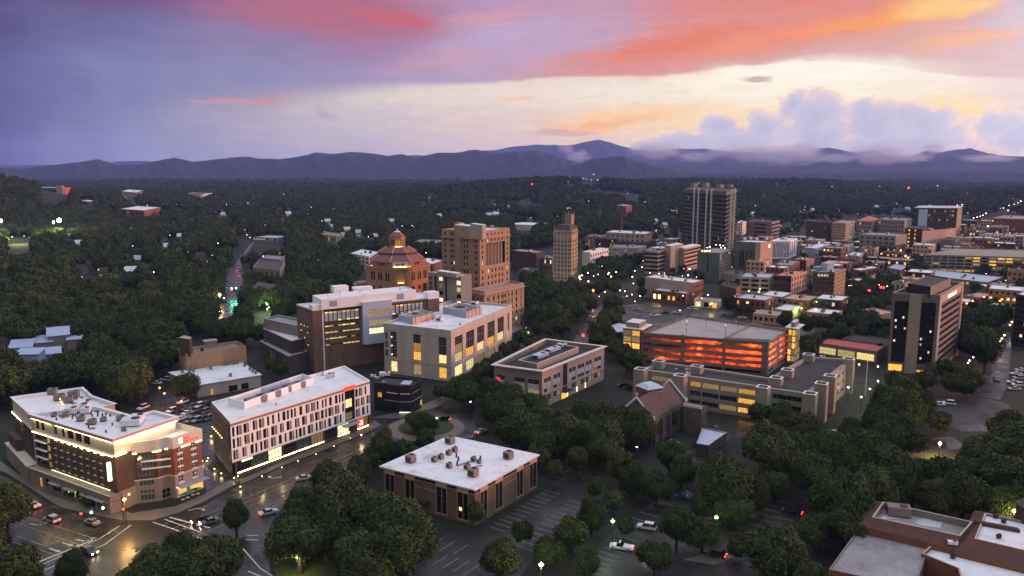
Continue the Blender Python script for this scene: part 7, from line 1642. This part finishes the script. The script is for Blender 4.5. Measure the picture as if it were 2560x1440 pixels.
lot = [(2540, 937, 'sedan', 'white'), (2548, 948, 'suv', 'silver'), (2532, 958, 'sedan', 'white'), (2545, 965, 'suv', 'white'), (2536, 975, 'sedan', 'silver'), (2552, 928, 'sedan', 'white')]
for i, (u, v, k, c) in enumerate(sorted(lot)): car(u, v, 280, k, c, f'{c} car parked at the right edge, {ORD[i]} from the left', 'cars at the right edge')
for u, v, c, lb in [(598, 678, 'red', 'first car with red lights on the wet left road'), (604, 692, 'black', 'second car with red lights on the wet left road'), (584, 728, 'black', 'nearest car with red lights on the wet left road')]: car(u, v, 10, 'sedan', c, lb, 'cars on the wet left road', 't')
# ---------------------------------------------------------------- trees
def leafmat(name, a, c):
    m = M(name, a, .85, 0, spec=.15); q = NG(m.node_tree); bs = m.node_tree.nodes['Principled BSDF']
    oi = q.new('ShaderNodeObjectInfo'); tc_ = q.new('ShaderNodeTexCoord'); n = q.noise(tc_.outputs['Object'], 2.2, 3, .6)
    hu = q.mix(oi.outputs['Random'], a, c)
    hu = q.mix(1.0, hu, q.m('ADD', .7, q.m('MULTIPLY', q.m('FRACT', q.m('MULTIPLY', oi.outputs['Random'], 37.7)), .6)), 'MULTIPLY')
    q.put(bs.inputs['Base Color'], q.mix(q.smooth(n, .3, .75), hu, q.mix(1.0, hu, (1.5, 1.45, 1.3), 'MULTIPLY')))
    return m


m_leaf = leafmat('tree_leaves', (.030, .051, .013), (.046, .060, .016))
m_bark = M('bark', (.06, .045, .035), .95, .2, 1.0)


def crown_mesh(seed, ncard, csz, nl, squash=1.0, spread=1.0, core=True):
    """a crown of radius about 1: leaf cards on many uneven clumps round a shaded heart"""
    r = np.random.default_rng(seed); V = []; Fc = []
    C = []; tries = 0
    while len(C) < nl and tries < 4000:
        tries += 1
        p = r.uniform(-1, 1, 3); rad = math.hypot(p[0], p[1])
        if rad ** 2 + p[2] ** 2 > 1: continue
        if p[2] < -.55: continue
        cr = r.uniform(.2, .5) * (1.12 - .35 * max(0, p[2]))
        C.append((p[0] * .72 * spread, p[1] * .72 * spread, p[2] * .66 * squash, cr))
    C.append((0, 0, -.05, .55)); C = np.array(C)
    w = C[:, 3] ** 2; w /= w.sum()
    n = 0; base = 0
    pts = []
    while n < ncard:
        k = r.choice(len(C), p=w); d = r.normal(size=3); d /= np.linalg.norm(d); d[2] += .25
        d /= np.linalg.norm(d); p = C[k, :3] + d * C[k, 3] * (r.uniform(.78, 1.12) if r.random() < .85 else r.uniform(1.0, 1.3))
        dist = np.linalg.norm(C[:, :3] - p, axis=1)
        if np.any((dist < C[:, 3] * .72)): continue
        nn = d + r.normal(size=3) * .55; nn /= np.linalg.norm(nn); t = np.cross(nn, r.normal(size=3)); t /= np.linalg.norm(t); u = np.cross(nn, t); s = csz * r.uniform(.55, 1.35)
        a = t * s * .62; bb = u * s * .42
        i = len(V); V += [p - a, p - bb * .9 + a * .1, p + a, p + bb]; Fc.append((i, i + 1, i + 2, i + 3)); n += 1
    if core:
        ph = (1 + 5 ** .5) / 2; ico = np.array([(-1, ph, 0), (1, ph, 0), (-1, -ph, 0), (1, -ph, 0), (0, -1, ph), (0, 1, ph), (0, -1, -ph), (0, 1, -ph), (ph, 0, -1), (ph, 0, 1), (-ph, 0, -1), (-ph, 0, 1)]) / 1.902
        fi = [(0, 11, 5), (0, 5, 1), (0, 1, 7), (0, 7, 10), (0, 10, 11), (1, 5, 9), (5, 11, 4), (11, 10, 2), (10, 7, 6), (7, 1, 8), (3, 9, 4), (3, 4, 2), (3, 2, 6), (3, 6, 8), (3, 8, 9), (4, 9, 5), (2, 4, 11), (6, 2, 10), (8, 6, 7), (9, 8, 1)]
        for k in range(len(C)):
            i = len(V); V += [C[k, :3] + q_ * C[k, 3] * .8 * r.uniform(.85, 1.1) for q_ in ico]; Fc += [(i + a, i + b_, i + c_) for a, b_, c_ in fi]
    me = bpy.data.meshes.new('crown'); me.from_pydata([tuple(map(float, v)) for v in V], [], Fc); me.materials.append(m_leaf); me.update(); return me


CR = [[crown_mesh(10 + i, 5200, .105, 20 + 3 * i, sq, sp) for i, (sq, sp) in enumerate([(1, 1), (1.2, .9), (.85, 1.1), (1.05, 1), (1.5, .72), (1.1, 1.15)])],
      [crown_mesh(30 + i, 1500, .19, 16 + 2 * i, sq, sp) for i, (sq, sp) in enumerate([(1, 1), (1.2, .9), (.9, 1.1), (1.1, 1)])],
      [crown_mesh(50 + i, 420, .34, 11 + 2 * i, sq, sp) for i, (sq, sp) in enumerate([(1, 1), (1.15, .95), (.9, 1.1)])]]
x = MB(); x.cyl((0, 0, 0), .055, .35, m_bark, 7, .04)
for k in range(5): a = k * 1.26; x.tube((0, 0, .3 + .02 * k), (.16 * math.cos(a), .16 * math.sin(a), .55), .018, m_bark, 5)
TRUNK = x.mesh('trunk')
WOODS = [  # description, photo region, density, height range, radius / height
    ('foreground traffic island', [(725, 1300), (775, 1240), (885, 1225), (965, 1290), (1050, 1345), (1090, 1490), (720, 1490)], 1, (12, 17), .42),
    ('bottom left grove below the zebra lines', [(320, 1400), (460, 1330), (560, 1300), (585, 1280), (590, 1340), (585, 1490), (290, 1490)], 1, (11, 15), .42),
    ('left edge of the photo by the left road', [(-60, 1215), (35, 1240), (60, 1320), (25, 1370), (80, 1420), (120, 1500), (-60, 1500)], 1, (10, 14), .42),
    ('strip between the wet road and the office block', [(790, 1230), (830, 1165), (930, 1110), (1000, 1060), (1110, 1060), (1120, 1090), (960, 1150), (880, 1215)], .9, (8, 12), .4),
    ('grove between the office block and the church', [(1180, 960), (1250, 990), (1345, 1030), (1440, 1010), (1530, 1040), (1600, 1030), (1660, 1070), (1740, 1120), (1740, 1180), (1640, 1215), (1555, 1190), (1500, 1180), (1380, 1130), (1210, 1080)], 1, (11, 16), .42),
    ('trees around the foreground parking lots', [(1500, 1210), (1640, 1200), (1740, 1180), (1790, 1230), (1740, 1270), (1690, 1250), (1580, 1290), (1520, 1300)], .55, (7, 11), .4),
    ('dark park at the right', [(2150, 1005), (2330, 1015), (2330, 1075), (2410, 1090), (2560, 1085), (2620, 1100), (2620, 1290), (2440, 1270), (2185, 1235), (2130, 1300), (2010, 1270), (1985, 1205), (1850, 1250), (1770, 1210), (1850, 1120), (2040, 1085), (2110, 1040)], 1, (11, 17), .42),
    ('slope beside the round lot at lower right', [(2010, 1320), (2120, 1320), (2070, 1400), (2060, 1490), (1990, 1490)], .8, (8, 12), .4),
    ('tree belt between the limestone block and the peach office', [(1055, 965), (1130, 975), (1290, 875), (1310, 830), (1365, 845), (1235, 925), (1225, 975), (1180, 1010), (1080, 1005)], 1, (7, 11), .4),
    ('wooded street left of the parking garage', [(1310, 700), (1480, 690), (1545, 720), (1610, 745), (1630, 785), (1560, 800), (1500, 815), (1560, 860), (1600, 930), (1590, 990), (1520, 960), (1505, 870), (1440, 860), (1370, 820), (1325, 800)], .85, (10, 15), .42),
    ('park beside the gothic tower', [(1450, 655), (1605, 642), (1615, 690), (1470, 692)], 1, (9, 13), .42),
    ('trees behind the garage', [(1730, 735), (1810, 755), (1990, 750), (2110, 755), (2230, 800), (2230, 845), (2060, 850), (2005, 905), (2005, 800), (1900, 800), (1740, 775)], .6, (8, 13), .42),
    ('tall trees right of the grey hotel', [(2405, 765), (2525, 765), (2515, 850), (2490, 910), (2410, 930)], 1, (12, 18), .38),
    ('garden below the grey hotel', [(2225, 925), (2430, 915), (2455, 985), (2330, 1005), (2240, 990)], .8, (7, 11), .4),
    ('dark street left of the grey hotel', [(2120, 705), (2232, 700), (2232, 765), (2120, 770)], .8, (8, 13), .42),
    ('trees left of the lit parking deck', [(2275, 640), (2312, 640), (2300, 690), (2270, 690)], 1, (10, 14), .42), ('trees at the right edge below the parking deck', [(2515, 670), (2620, 660), (2620, 730), (2525, 725)], 1, (10, 14), .42),
    ('wood behind the corner hotel', [(-60, 800), (220, 790), (440, 800), (450, 900), (420, 950), (330, 1010), (240, 960), (120, 960), (20, 985), (-60, 1010)], .95, (11, 16), .42),
    ('left hillside wood', [(-80, 430), (200, 490), (420, 530), (560, 540), (610, 600), (565, 650), (545, 740), (540, 800), (650, 790), (655, 860), (600, 850), (560, 840), (440, 800), (220, 790), (-80, 800)], 1, (11, 16), .42),
    ('wood left of city hall', [(600, 540), (900, 520), (900, 625), (880, 720), (760, 745), (700, 790), (640, 780), (640, 740), (760, 700), (730, 640), (620, 640)], 1, (10, 15), .42),
    ('wood behind the towers', [(560, 500), (1720, 500), (1720, 560), (1500, 575), (1400, 600), (1300, 612), (1280, 640), (900, 625), (880, 540)], 1, (10, 15), .42),
    ('trees round the grey school', [(600, 590), (770, 600), (765, 745), (640, 795), (600, 795)], .6, (8, 12), .42),
    ('downtown streets', [(1380, 560), (1700, 560), (1860, 540), (2280, 515), (2620, 520), (2620, 770), (2240, 770), (1900, 800), (1640, 790), (1450, 660)], .13, (6, 10), .4)]
ROADPX = [[(0, 1195), (150, 1280), (300, 1312), (450, 1292), (600, 1214), (850, 1112), (960, 1052), (1090, 1018), (1150, 1005), (1180, 1040), (1195, 1080), (1000, 1150), (860, 1200), (720, 1262), (665, 1310), (640, 1440), (300, 1440), (120, 1440), (0, 1300)],
          [(600, 585), (640, 590), (606, 655), (612, 700), (600, 790), (540, 800), (548, 730), (564, 690), (578, 650)], [(1430, 880), (1450, 830), (1490, 775), (1540, 745), (1500, 800), (1470, 890)], [(2440, 990), (2470, 940), (2495, 870), (2512, 800), (2530, 800), (2530, 880), (2500, 1000)],
          [(1360, 1230), (1420, 1185), (1500, 1195), (1440, 1300), (1330, 1390), (1200, 1440), (1110, 1440), (1186, 1330)], [(1500, 1390), (1590, 1300), (1640, 1330), (1640, 1440), (1480, 1440)], [(2330, 1005), (2540, 1015), (2560, 1085), (2400, 1075)], [(380, 985), (540, 985), (540, 1080), (345, 1035)], [(1500, 770), (1640, 757), (1720, 785), (1600, 830)],
          [(1700, 1240), (1760, 1250), (1800, 1290), (1790, 1400), (1700, 1420), (1690, 1330)], [(1920, 1260), (2040, 1250), (2060, 1330), (1990, 1350)], [(1770, 1080), (1900, 1060), (1880, 1100), (1770, 1130)], [(2330, 1090), (2400, 1090), (2400, 1130), (2330, 1130)], [(620, 800), (660, 770), (700, 790), (680, 830)]]
POLYS = [p for b in FOOT for p in b.polys]
BB = [(min(q[0] for q in p), max(q[0] for q in p), min(q[1] for q in p), max(q[1] for q in p), p) for p in POLYS]


def segd(p, a, b):
    ax, ay = b[0] - a[0], b[1] - a[1]; t = max(0, min(1, ((p[0] - a[0]) * ax + (p[1] - a[1]) * ay) / (ax * ax + ay * ay + 1e-9)))
    return math.hypot(p[0] - a[0] - ax * t, p[1] - a[1] - ay * t)


def blocked(x, y, r):
    for x0, x1, y0, y1, p in BB:
        if x0 - r < x < x1 + r and y0 - r < y < y1 + r:
            if pin(p, x, y) or any(segd((x, y), p[i - 1], p[i]) < r for i in range(len(p))): return True
    return False


for bb in FOOT:
    if bb.o.name.startswith(('blue_house', 'woodland_house', 'white_house')): q_ = proj((bb.at[0], bb.at[1], 6)); KEEP.append((q_[0], q_[1], bb.at[1], 8 if bb.o.name[0] == 'b' else 5))
for u, v in [(563, 770), (574, 740), (580, 710), (588, 690), (592, 670), (1446, 840), (1462, 810), (1480, 790), (2505, 870), (2490, 930), (650, 800), (640, 1345), (632, 1385), (645, 1415), (668, 1436)]: KEEP.append((u, v, P(u, v)[1], 9))
for u, v, r_ in [(2330, 1110, 25), (2360, 1118, 20), (2450, 1050, 30), (1740, 1275, 12), (1600, 1385, 12), (2000, 1288, 8), (2160, 985, 15), (2110, 985, 12), (1820, 1075, 15), (1655, 990, 18), (1700, 1025, 16), (1742, 1020, 12), (1785, 1095, 22), (1680, 1112, 8), (1600, 1005, 10), (1810, 1025, 22), (1740, 1010, 14), (1590, 955, 12), (130, 482, 26), (160, 480, 16), (322, 488, 16), (345, 525, 14), (385, 524, 14), (218, 510, 14), (500, 487, 10), (1560, 530, 12), (830, 597, 14), (1310, 562, 20), (1400, 985, 22), (1470, 985, 18), (50, 595, 30), (40, 615, 20), (630, 600, 25), (690, 600, 20), (1395, 690, 12)]: KEEP.append((u, v, P(u, v)[1], r_))
KA = np.array(KEEP)


def hides(x, y, zc, r, hh):
    """would this crown stand in front of something the photo shows?"""
    q_ = proj((x, y, zc)); k = F / max(y, 1); m_ = (KA[:, 2] > y - 1)
    return bool(np.any(m_ & (np.abs(KA[:, 0] - q_[0]) < r * k * .8 + KA[:, 3]) & (np.abs(KA[:, 1] - q_[1]) < hh * k * .8 + KA[:, 3])))


T = []                                              # x, y, ground, height, radius, region, crown kind
rr = random.Random(77)
ISO = [(1194, 1318, 7.5, 2.6, 'small bright green tree at the front corner of the office block'), (1387, 1215, 8, 2.4, 'small upright tree right of the office block'), (1487, 1250, 7, 2.2, 'small tree in the lot island right of the upright one'), (1306, 1368, 7, 2.3, 'small dark tree in the lot below the office block'),
       (1478, 1335, 9, 4.0, 'round tree on the strip between the lots, upper one'), (1428, 1385, 9, 4.0, 'round tree on the strip between the lots, lower one'), (1370, 1425, 8, 3.8, 'tree with the pale lamp in its crown at the bottom'), (1690, 1375, 10, 4.6, 'big dark tree right of the white pickup'), (1755, 1378, 9, 3.8, 'tree right of the big dark one beside the island'),
       (1815, 1320, 8, 3.6, 'tree lit green by the lamp at right centre'), (1925, 1445, 12, 6.2, 'large round dark tree near the school, bottom edge'), (1635, 1440, 8, 3.8, 'low tree at the bottom edge below the dark car'), (1250, 1452, 9, 5, 'wide tree cut by the bottom edge left of the lamp'), (1470, 1450, 7, 3.5, 'small tree cut by the bottom edge centre'), (463, 1002, 11, 4.8, 'round tree in front of the white roofed shed'),
       (1062, 1090, 8, 4.6, 'wide tree on the roundabout island'), (1040, 1078, 7, 3.4, 'smaller tree on the roundabout island'), (180, 1470, 8, 3.6, 'tree top at the bottom edge below the crossing black car'), (2350, 1090, 9, 3.6, 'thin tree before the amber lamp at right'), (592, 1335, 8.5, 3.6, 'narrow dark tree right of the waiting cars'), (2010, 1160, 12, 5, 'broad tree below the right stair towers'), (1900, 1070, 9, 4, 'round tree against the concrete offices, left one'), (1955, 1085, 11, 4.6, 'round tree against the concrete offices, right one'), (1660, 1080, 10, 4.2, 'dark tree covering the church porch side'), (1610, 1100, 10, 4.4, 'dark tree before the church front'),
       (1640, 1262, 9, 4.2, 'round tree right above the white estate car'), (1880, 1285, 9, 4.2, 'left tree at the top of the right lot'), (1935, 1255, 9, 4, 'right tree at the top of the right lot'), (2035, 1375, 9, 4, 'tree between the right lot and the school'), (1560, 1345, 6, 2.2, 'tiny tree left of the white pickup'), (1840, 1400, 6, 2.4, 'small tree right of the island'), (1345, 1180, 9, 3.4, 'tree behind the right corner of the office block'), (1440, 1195, 9, 3.6, 'tree at the far end of the office parking bays'), (925, 1190, 9, 3.4, 'tree hugging the left corner of the office block'), (890, 1235, 9, 3.6, 'tree before the left corner of the office block'), (1578, 1250, 10, 4.4, 'round tree left above the white estate car'), (1532, 1285, 7, 2.8, 'low tree behind the left green lamp'), (1702, 1222, 10, 4.2, 'dark tree above the blue parked car'), (1672, 1195, 11, 4.6, 'tall dark tree at the top of the foreground lot'), (1745, 1300, 7, 2.6, 'small tree left of the lit green one'), (1860, 1330, 8, 3.2, 'small tree between the right lot and the lit green one'),
       (675, 935, 8, 2.4, 'narrow tree in front of the stepped annex, left one'), (700, 950, 9, 3.2, 'tree in front of the stepped annex, right one')]
for u, v, h, r, lb in ISO: p = P(u, v, 0); T.append((p[0], p[1], hgt(p[0], p[1]), h, r, lb))
BELT = [(1098, 992), (1122, 1000), (1146, 990), (1168, 976), (1190, 962), (1206, 947), (1224, 932), (1244, 914), (1262, 898), (1282, 880), (1300, 862), (1318, 845), (1150, 1008), (1178, 990), (1340, 838), (1232, 1010), (1215, 985)]
for k, (u, v) in enumerate(sorted(BELT)): p = P(u, v + 6, 0); T.append((p[0], p[1], 0, 6.5 + (k * 37 % 5) * .7, 2.7 + (k * 53 % 4) * .3, f'street tree in the belt along the limestone block, {ORD[k]} from the left')); ISO.append((0, 0, 0, 0, T[-1][5]))
for k in range(14): u = 60 + k * 13 + rr.uniform(-4, 4); v = 1176 + k * 7.2 + rr.uniform(-3, 3); p = P(u, v, 0); T.append((p[0], p[1], .1, rr.uniform(1.8, 4), rr.uniform(1.1, 1.9), 'row of bushes along the hotel street wall'))
sp = 8.2
for iy in range(int(130 / sp), int(1250 / sp)):
    yy = iy * sp; hw_ = yy * .72 + 20
    for ix in range(int(-hw_ / sp), int(hw_ / sp)):
        x, y = ix * sp + rr.uniform(-.42, .42) * sp, yy + rr.uniform(-.42, .42) * sp
        rnd, hh = rr.random(), rr.random()
        px = proj((x, y, hgt(x, y) + 6)); 
        if not (-90 < px[0] < 2650): continue
        for nm, poly, den, hr_, rf in WOODS:
            if pin(poly, *px):
                if rnd < den:
                    h = hr_[0] + (hr_[1] - hr_[0]) * hh; r = h * rf * rr.uniform(.82, 1.12)
                    pg = proj((x, y, hgt(x, y)))
                    if any(pin(q_, *pg) for q_ in ROADPX) or blocked(x, y, r * .55) or any(math.hypot(x - a, y - c) < r * .7 + 1 for a, c in CARS): break
                    if any(math.hypot(t[0] - x, t[1] - y) < (t[4] + r) * .6 for t in T[:len(ISO)]): break
                    if hides(x, y, hgt(x, y) + h * .58, r, h * .44): break
                    T.append((x, y, hgt(x, y), h, r, nm))
                break
T.sort(key=lambda t: -t[4] * math.sqrt(t[3] / 12) / math.hypot(t[0], t[1]))
near, rest = T[:300], T[300:]
isol = {i[4] for i in ISO}; byreg = {}
for t in near: byreg.setdefault(t[5], []).append(t)
tree_objs = {0: [], 1: [], 2: []}
ROWS = ['front', 'second', 'third', 'fourth', 'fifth', 'sixth', 'seventh', 'eighth', 'ninth', 'tenth', 'eleventh', 'twelfth']
for reg, ts in byreg.items():
    ts.sort(key=lambda t: math.hypot(t[0], t[1])); nrow = 10
    rows = [sorted(ts[i:i + nrow], key=lambda t: t[0] / t[1]) for i in range(0, len(ts), nrow)]
    for ri, row_ in enumerate(rows):
        for ci, t in enumerate(row_):
            x, y, g0, h, r, _ = t; D = math.hypot(x, y); lod = 0 if D < 330 else 1
            bush = 'bushes' in reg
            lb = reg if reg in isol else (f'bush in the {reg.split(" of ",1)[1] if False else "row along the hotel street wall"}, {ORD[min(19, ri * nrow + ci)]} from the left' if bush else f'{ORD[ci]} tree from the left, {ROWS[min(11, ri)]} row, {reg}')
            o = link('bush' if bush else 'tree', None, None, (x, y, g0), rr.uniform(0, 6.28)); tag(o, lb, 'bush' if bush else 'tree', 'street trees by the limestone block' if 'belt along' in reg else None if reg in isol else reg)
            k = rr.randrange(len(CR[lod])); c = link('crown', CR[lod][k], o, (0, 0, h * (.52 if bush else .58))); c.scale = (r, r, h * (.48 if bush else .44)); tree_objs[lod].append(c)
            tr = link('trunk', TRUNK, o); tr.scale = (h * .75, h * .75, h)
# everything beyond: one mass of woods, thousands of crowns
far = []
y = 1250.0
while y < 5700:
    s = 8.5 + (y - 1250) * .0105; hw_ = y * .74
    n = int(2 * hw_ / s)
    for i in range(n):
        xx = -hw_ + (i + rr.random()) * s; yy = y + rr.uniform(-.5, .5) * s; g0 = hgt(xx, yy); px = proj((xx, yy, g0 + 6))
        if pin(WOODS[-1][1], *px) and rr.random() > .25: continue
        if math.sin(xx * .011 + 2 * math.sin(yy * .004)) * math.sin(yy * .0083 + 1.5 * math.sin(xx * .005)) > .72: continue
        if blocked(xx, yy, 4) or hides(xx, yy, g0 + 7, 6, 6): continue
        k = s / 8.5; far.append((xx, yy, g0 - (k - 1) * 1.5, rr.uniform(8, 18) * (1 + (k - 1) * .22), rr.uniform(3.6, 7.2) * (1 + (k - 1) * .62), ''))
    y += s
src = [tree_objs[1][i].data for i in range(1)] if tree_objs[1] else []


def forest(name, pts, crowns, label):
    me = bpy.data.meshes.new(name); n = len(pts)
    me.from_pydata([(t[0], t[1], t[2] + t[3] * .56) for t in pts], [], [])
    a = me.attributes.new('scl', 'FLOAT_VECTOR', 'POINT'); a.data.foreach_set('vector', np.array([(t[4], t[4], t[3] * .46) for t in pts], dtype=np.float32).ravel())
    a = me.attributes.new('turn', 'FLOAT', 'POINT'); a.data.foreach_set('value', np.array([rr.uniform(0, 6.28) for _ in pts], dtype=np.float32))
    a = me.attributes.new('kind_of_crown', 'INT', 'POINT'); a.data.foreach_set('value', np.array([rr.randrange(len(crowns)) for _ in pts], dtype=np.int32))
    o = link(name, me); o['kind'] = 'stuff'; o['label'] = label
    ng = bpy.data.node_groups.new(name, 'GeometryNodeTree'); ng.interface.new_socket('Geometry', in_out='INPUT', socket_type='NodeSocketGeometry'); ng.interface.new_socket('Geometry', in_out='OUTPUT', socket_type='NodeSocketGeometry')
    N = ng.nodes.new; Lk = ng.links.new; gi, go_ = N('NodeGroupInput'), N('NodeGroupOutput'); jn = N('GeometryNodeJoinGeometry')
    def att(nm, ty): n_ = N('GeometryNodeInputNamedAttribute'); n_.data_type = ty; n_.inputs[0].default_value = nm; return n_.outputs[0]
    sc_, tu, kd = att('scl', 'FLOAT_VECTOR'), att('turn', 'FLOAT'), att('kind_of_crown', 'INT'); cx_ = N('ShaderNodeCombineXYZ'); Lk(tu, cx_.inputs[2])
    for k, cobj in enumerate(crowns):
        oi = N('GeometryNodeObjectInfo'); oi.transform_space = 'ORIGINAL'; oi.inputs[0].default_value = cobj; oi.inputs[1].default_value = True
        cp = N('FunctionNodeCompare'); cp.data_type = 'INT'; cp.operation = 'EQUAL'; Lk(kd, cp.inputs[2]); cp.inputs[3].default_value = k
        ip = N('GeometryNodeInstanceOnPoints'); Lk(gi.outputs[0], ip.inputs[0]); Lk(cp.outputs[0], ip.inputs[1]); Lk(oi.outputs['Geometry'], ip.inputs[2])
        er = N('FunctionNodeEulerToRotation'); Lk(cx_.outputs[0], er.inputs[0]); Lk(er.outputs[0], ip.inputs[5]); Lk(sc_, ip.inputs[6]); Lk(ip.outputs[0], jn.inputs[0])
    Lk(jn.outputs[0], go_.inputs[0]); md = o.modifiers.new('woods', 'NODES'); md.node_group = ng
    return o


pick = []
seen = set()
for c in tree_objs[1]:
    if c.data.name not in seen: seen.add(c.data.name); pick.append(c)
if not pick: pick = tree_objs[0][:3]
# the farther crowns are simpler ones, worn by the last few single trees
lows = []
for c in (tree_objs[1] or tree_objs[0])[-3:]: c.data = CR[2][len(lows)]; lows.append(c)
pick = [c for c in pick if c not in lows] or lows
mids = [t for t in rest if math.hypot(t[0], t[1]) < 620]; fars = [t for t in rest if math.hypot(t[0], t[1]) >= 620]
forest('woods', mids, pick, 'leafy summer woods spreading through the town behind the single trees')
forest('distant_woods', fars + far, lows, 'dark distant woodland covering the plain and hills beyond the town')
print('trees', len(T), 'near', len(near), 'farthest near', max(math.hypot(t[0], t[1]) for t in near), 'far', len(far))
# ---------------------------------------------------------------- haze
hz = MB(); R0 = RMAX + 500
hz.prism([(-R0, -R0), (R0, -R0), (R0, R0), (-R0, R0)], -135, 590, m_dark, bottom=True)
hm = bpy.data.materials.new('haze'); hm.use_nodes = True; nt = hm.node_tree; nt.nodes.clear()
pv = nt.nodes.new('ShaderNodeVolumePrincipled'); pv.inputs['Color'].default_value = (.29, .40, 1.0, 1); pv.inputs['Density'].default_value = HZD; pv.inputs['Anisotropy'].default_value = .1
ou = nt.nodes.new('ShaderNodeOutputMaterial'); nt.links.new(pv.outputs[0], ou.inputs['Volume'])
me = hz.mesh('haze'); me.materials.clear(); me.materials.append(hm); ho = link('haze', me); ho['kind'] = 'stuff'

# ---------------------------------------------------------------- mist lying on the far mountains
mm = bpy.data.materials.new('mist'); mm.use_nodes = True; q = NG(mm.node_tree); mm.node_tree.nodes.clear()
tc_ = q.new('ShaderNodeTexCoord'); ln_ = q.new('ShaderNodeVectorMath', operation='LENGTH'); q.put(ln_.inputs[0], tc_.outputs['Object'])
mpn = q.new('ShaderNodeMapping'); q.put(mpn.inputs[0], tc_.outputs['Object']); oi = q.new('ShaderNodeObjectInfo'); q.put(mpn.inputs['Location'], oi.outputs['Location'])
fl = q.m('SUBTRACT', 1.0, ln_.outputs[1]); dn = q.smooth(q.m('ADD', q.m('MULTIPLY', fl, 1.3), q.m('MULTIPLY', q.m('SUBTRACT', q.noise(mpn.outputs[0], 2.6, 5, .6), .56), 2.0)), .05, .75)
pv = q.new('ShaderNodeVolumePrincipled'); pv.inputs['Color'].default_value = (.97, .94, .97, 1); q.put(pv.inputs['Density'], q.m('MULTIPLY', dn, .007))
ou = q.new('ShaderNodeOutputMaterial'); q.t.links.new(pv.outputs[0], ou.inputs['Volume'])
mbm = MB(); mbm.ball((0, 0, 0), 1, m_white, 12); mme = mbm.mesh('mist'); mme.materials.clear(); mme.materials.append(mm)
for u, v, ru, rv, D in [(1445, 392, 42, 22, 10300), (1415, 372, 30, 16, 10300), (1640, 376, 90, 30, 10300), (1740, 392, 60, 18, 10200), (1800, 380, 50, 20, 10300), (1870, 380, 80, 30, 10300), (1960, 388, 120, 30, 10100), (2090, 396, 60, 16, 10100), (2200, 386, 90, 34, 10300), (2280, 392, 60, 18, 10100), (2010, 372, 50, 22, 12600), (2330, 372, 40, 16, 12600), (2470, 396, 70, 12, 10200)]:
    a_, e_ = azel(u, v); o = link('mist', mme, None, (D * math.sin(math.radians(a_)), D * math.cos(math.radians(a_)), H + D * math.tan(math.radians(e_))), -math.radians(a_)); o.scale = (ru * D / F, ru * D / F * .5, rv * D / F); o['kind'] = 'stuff'
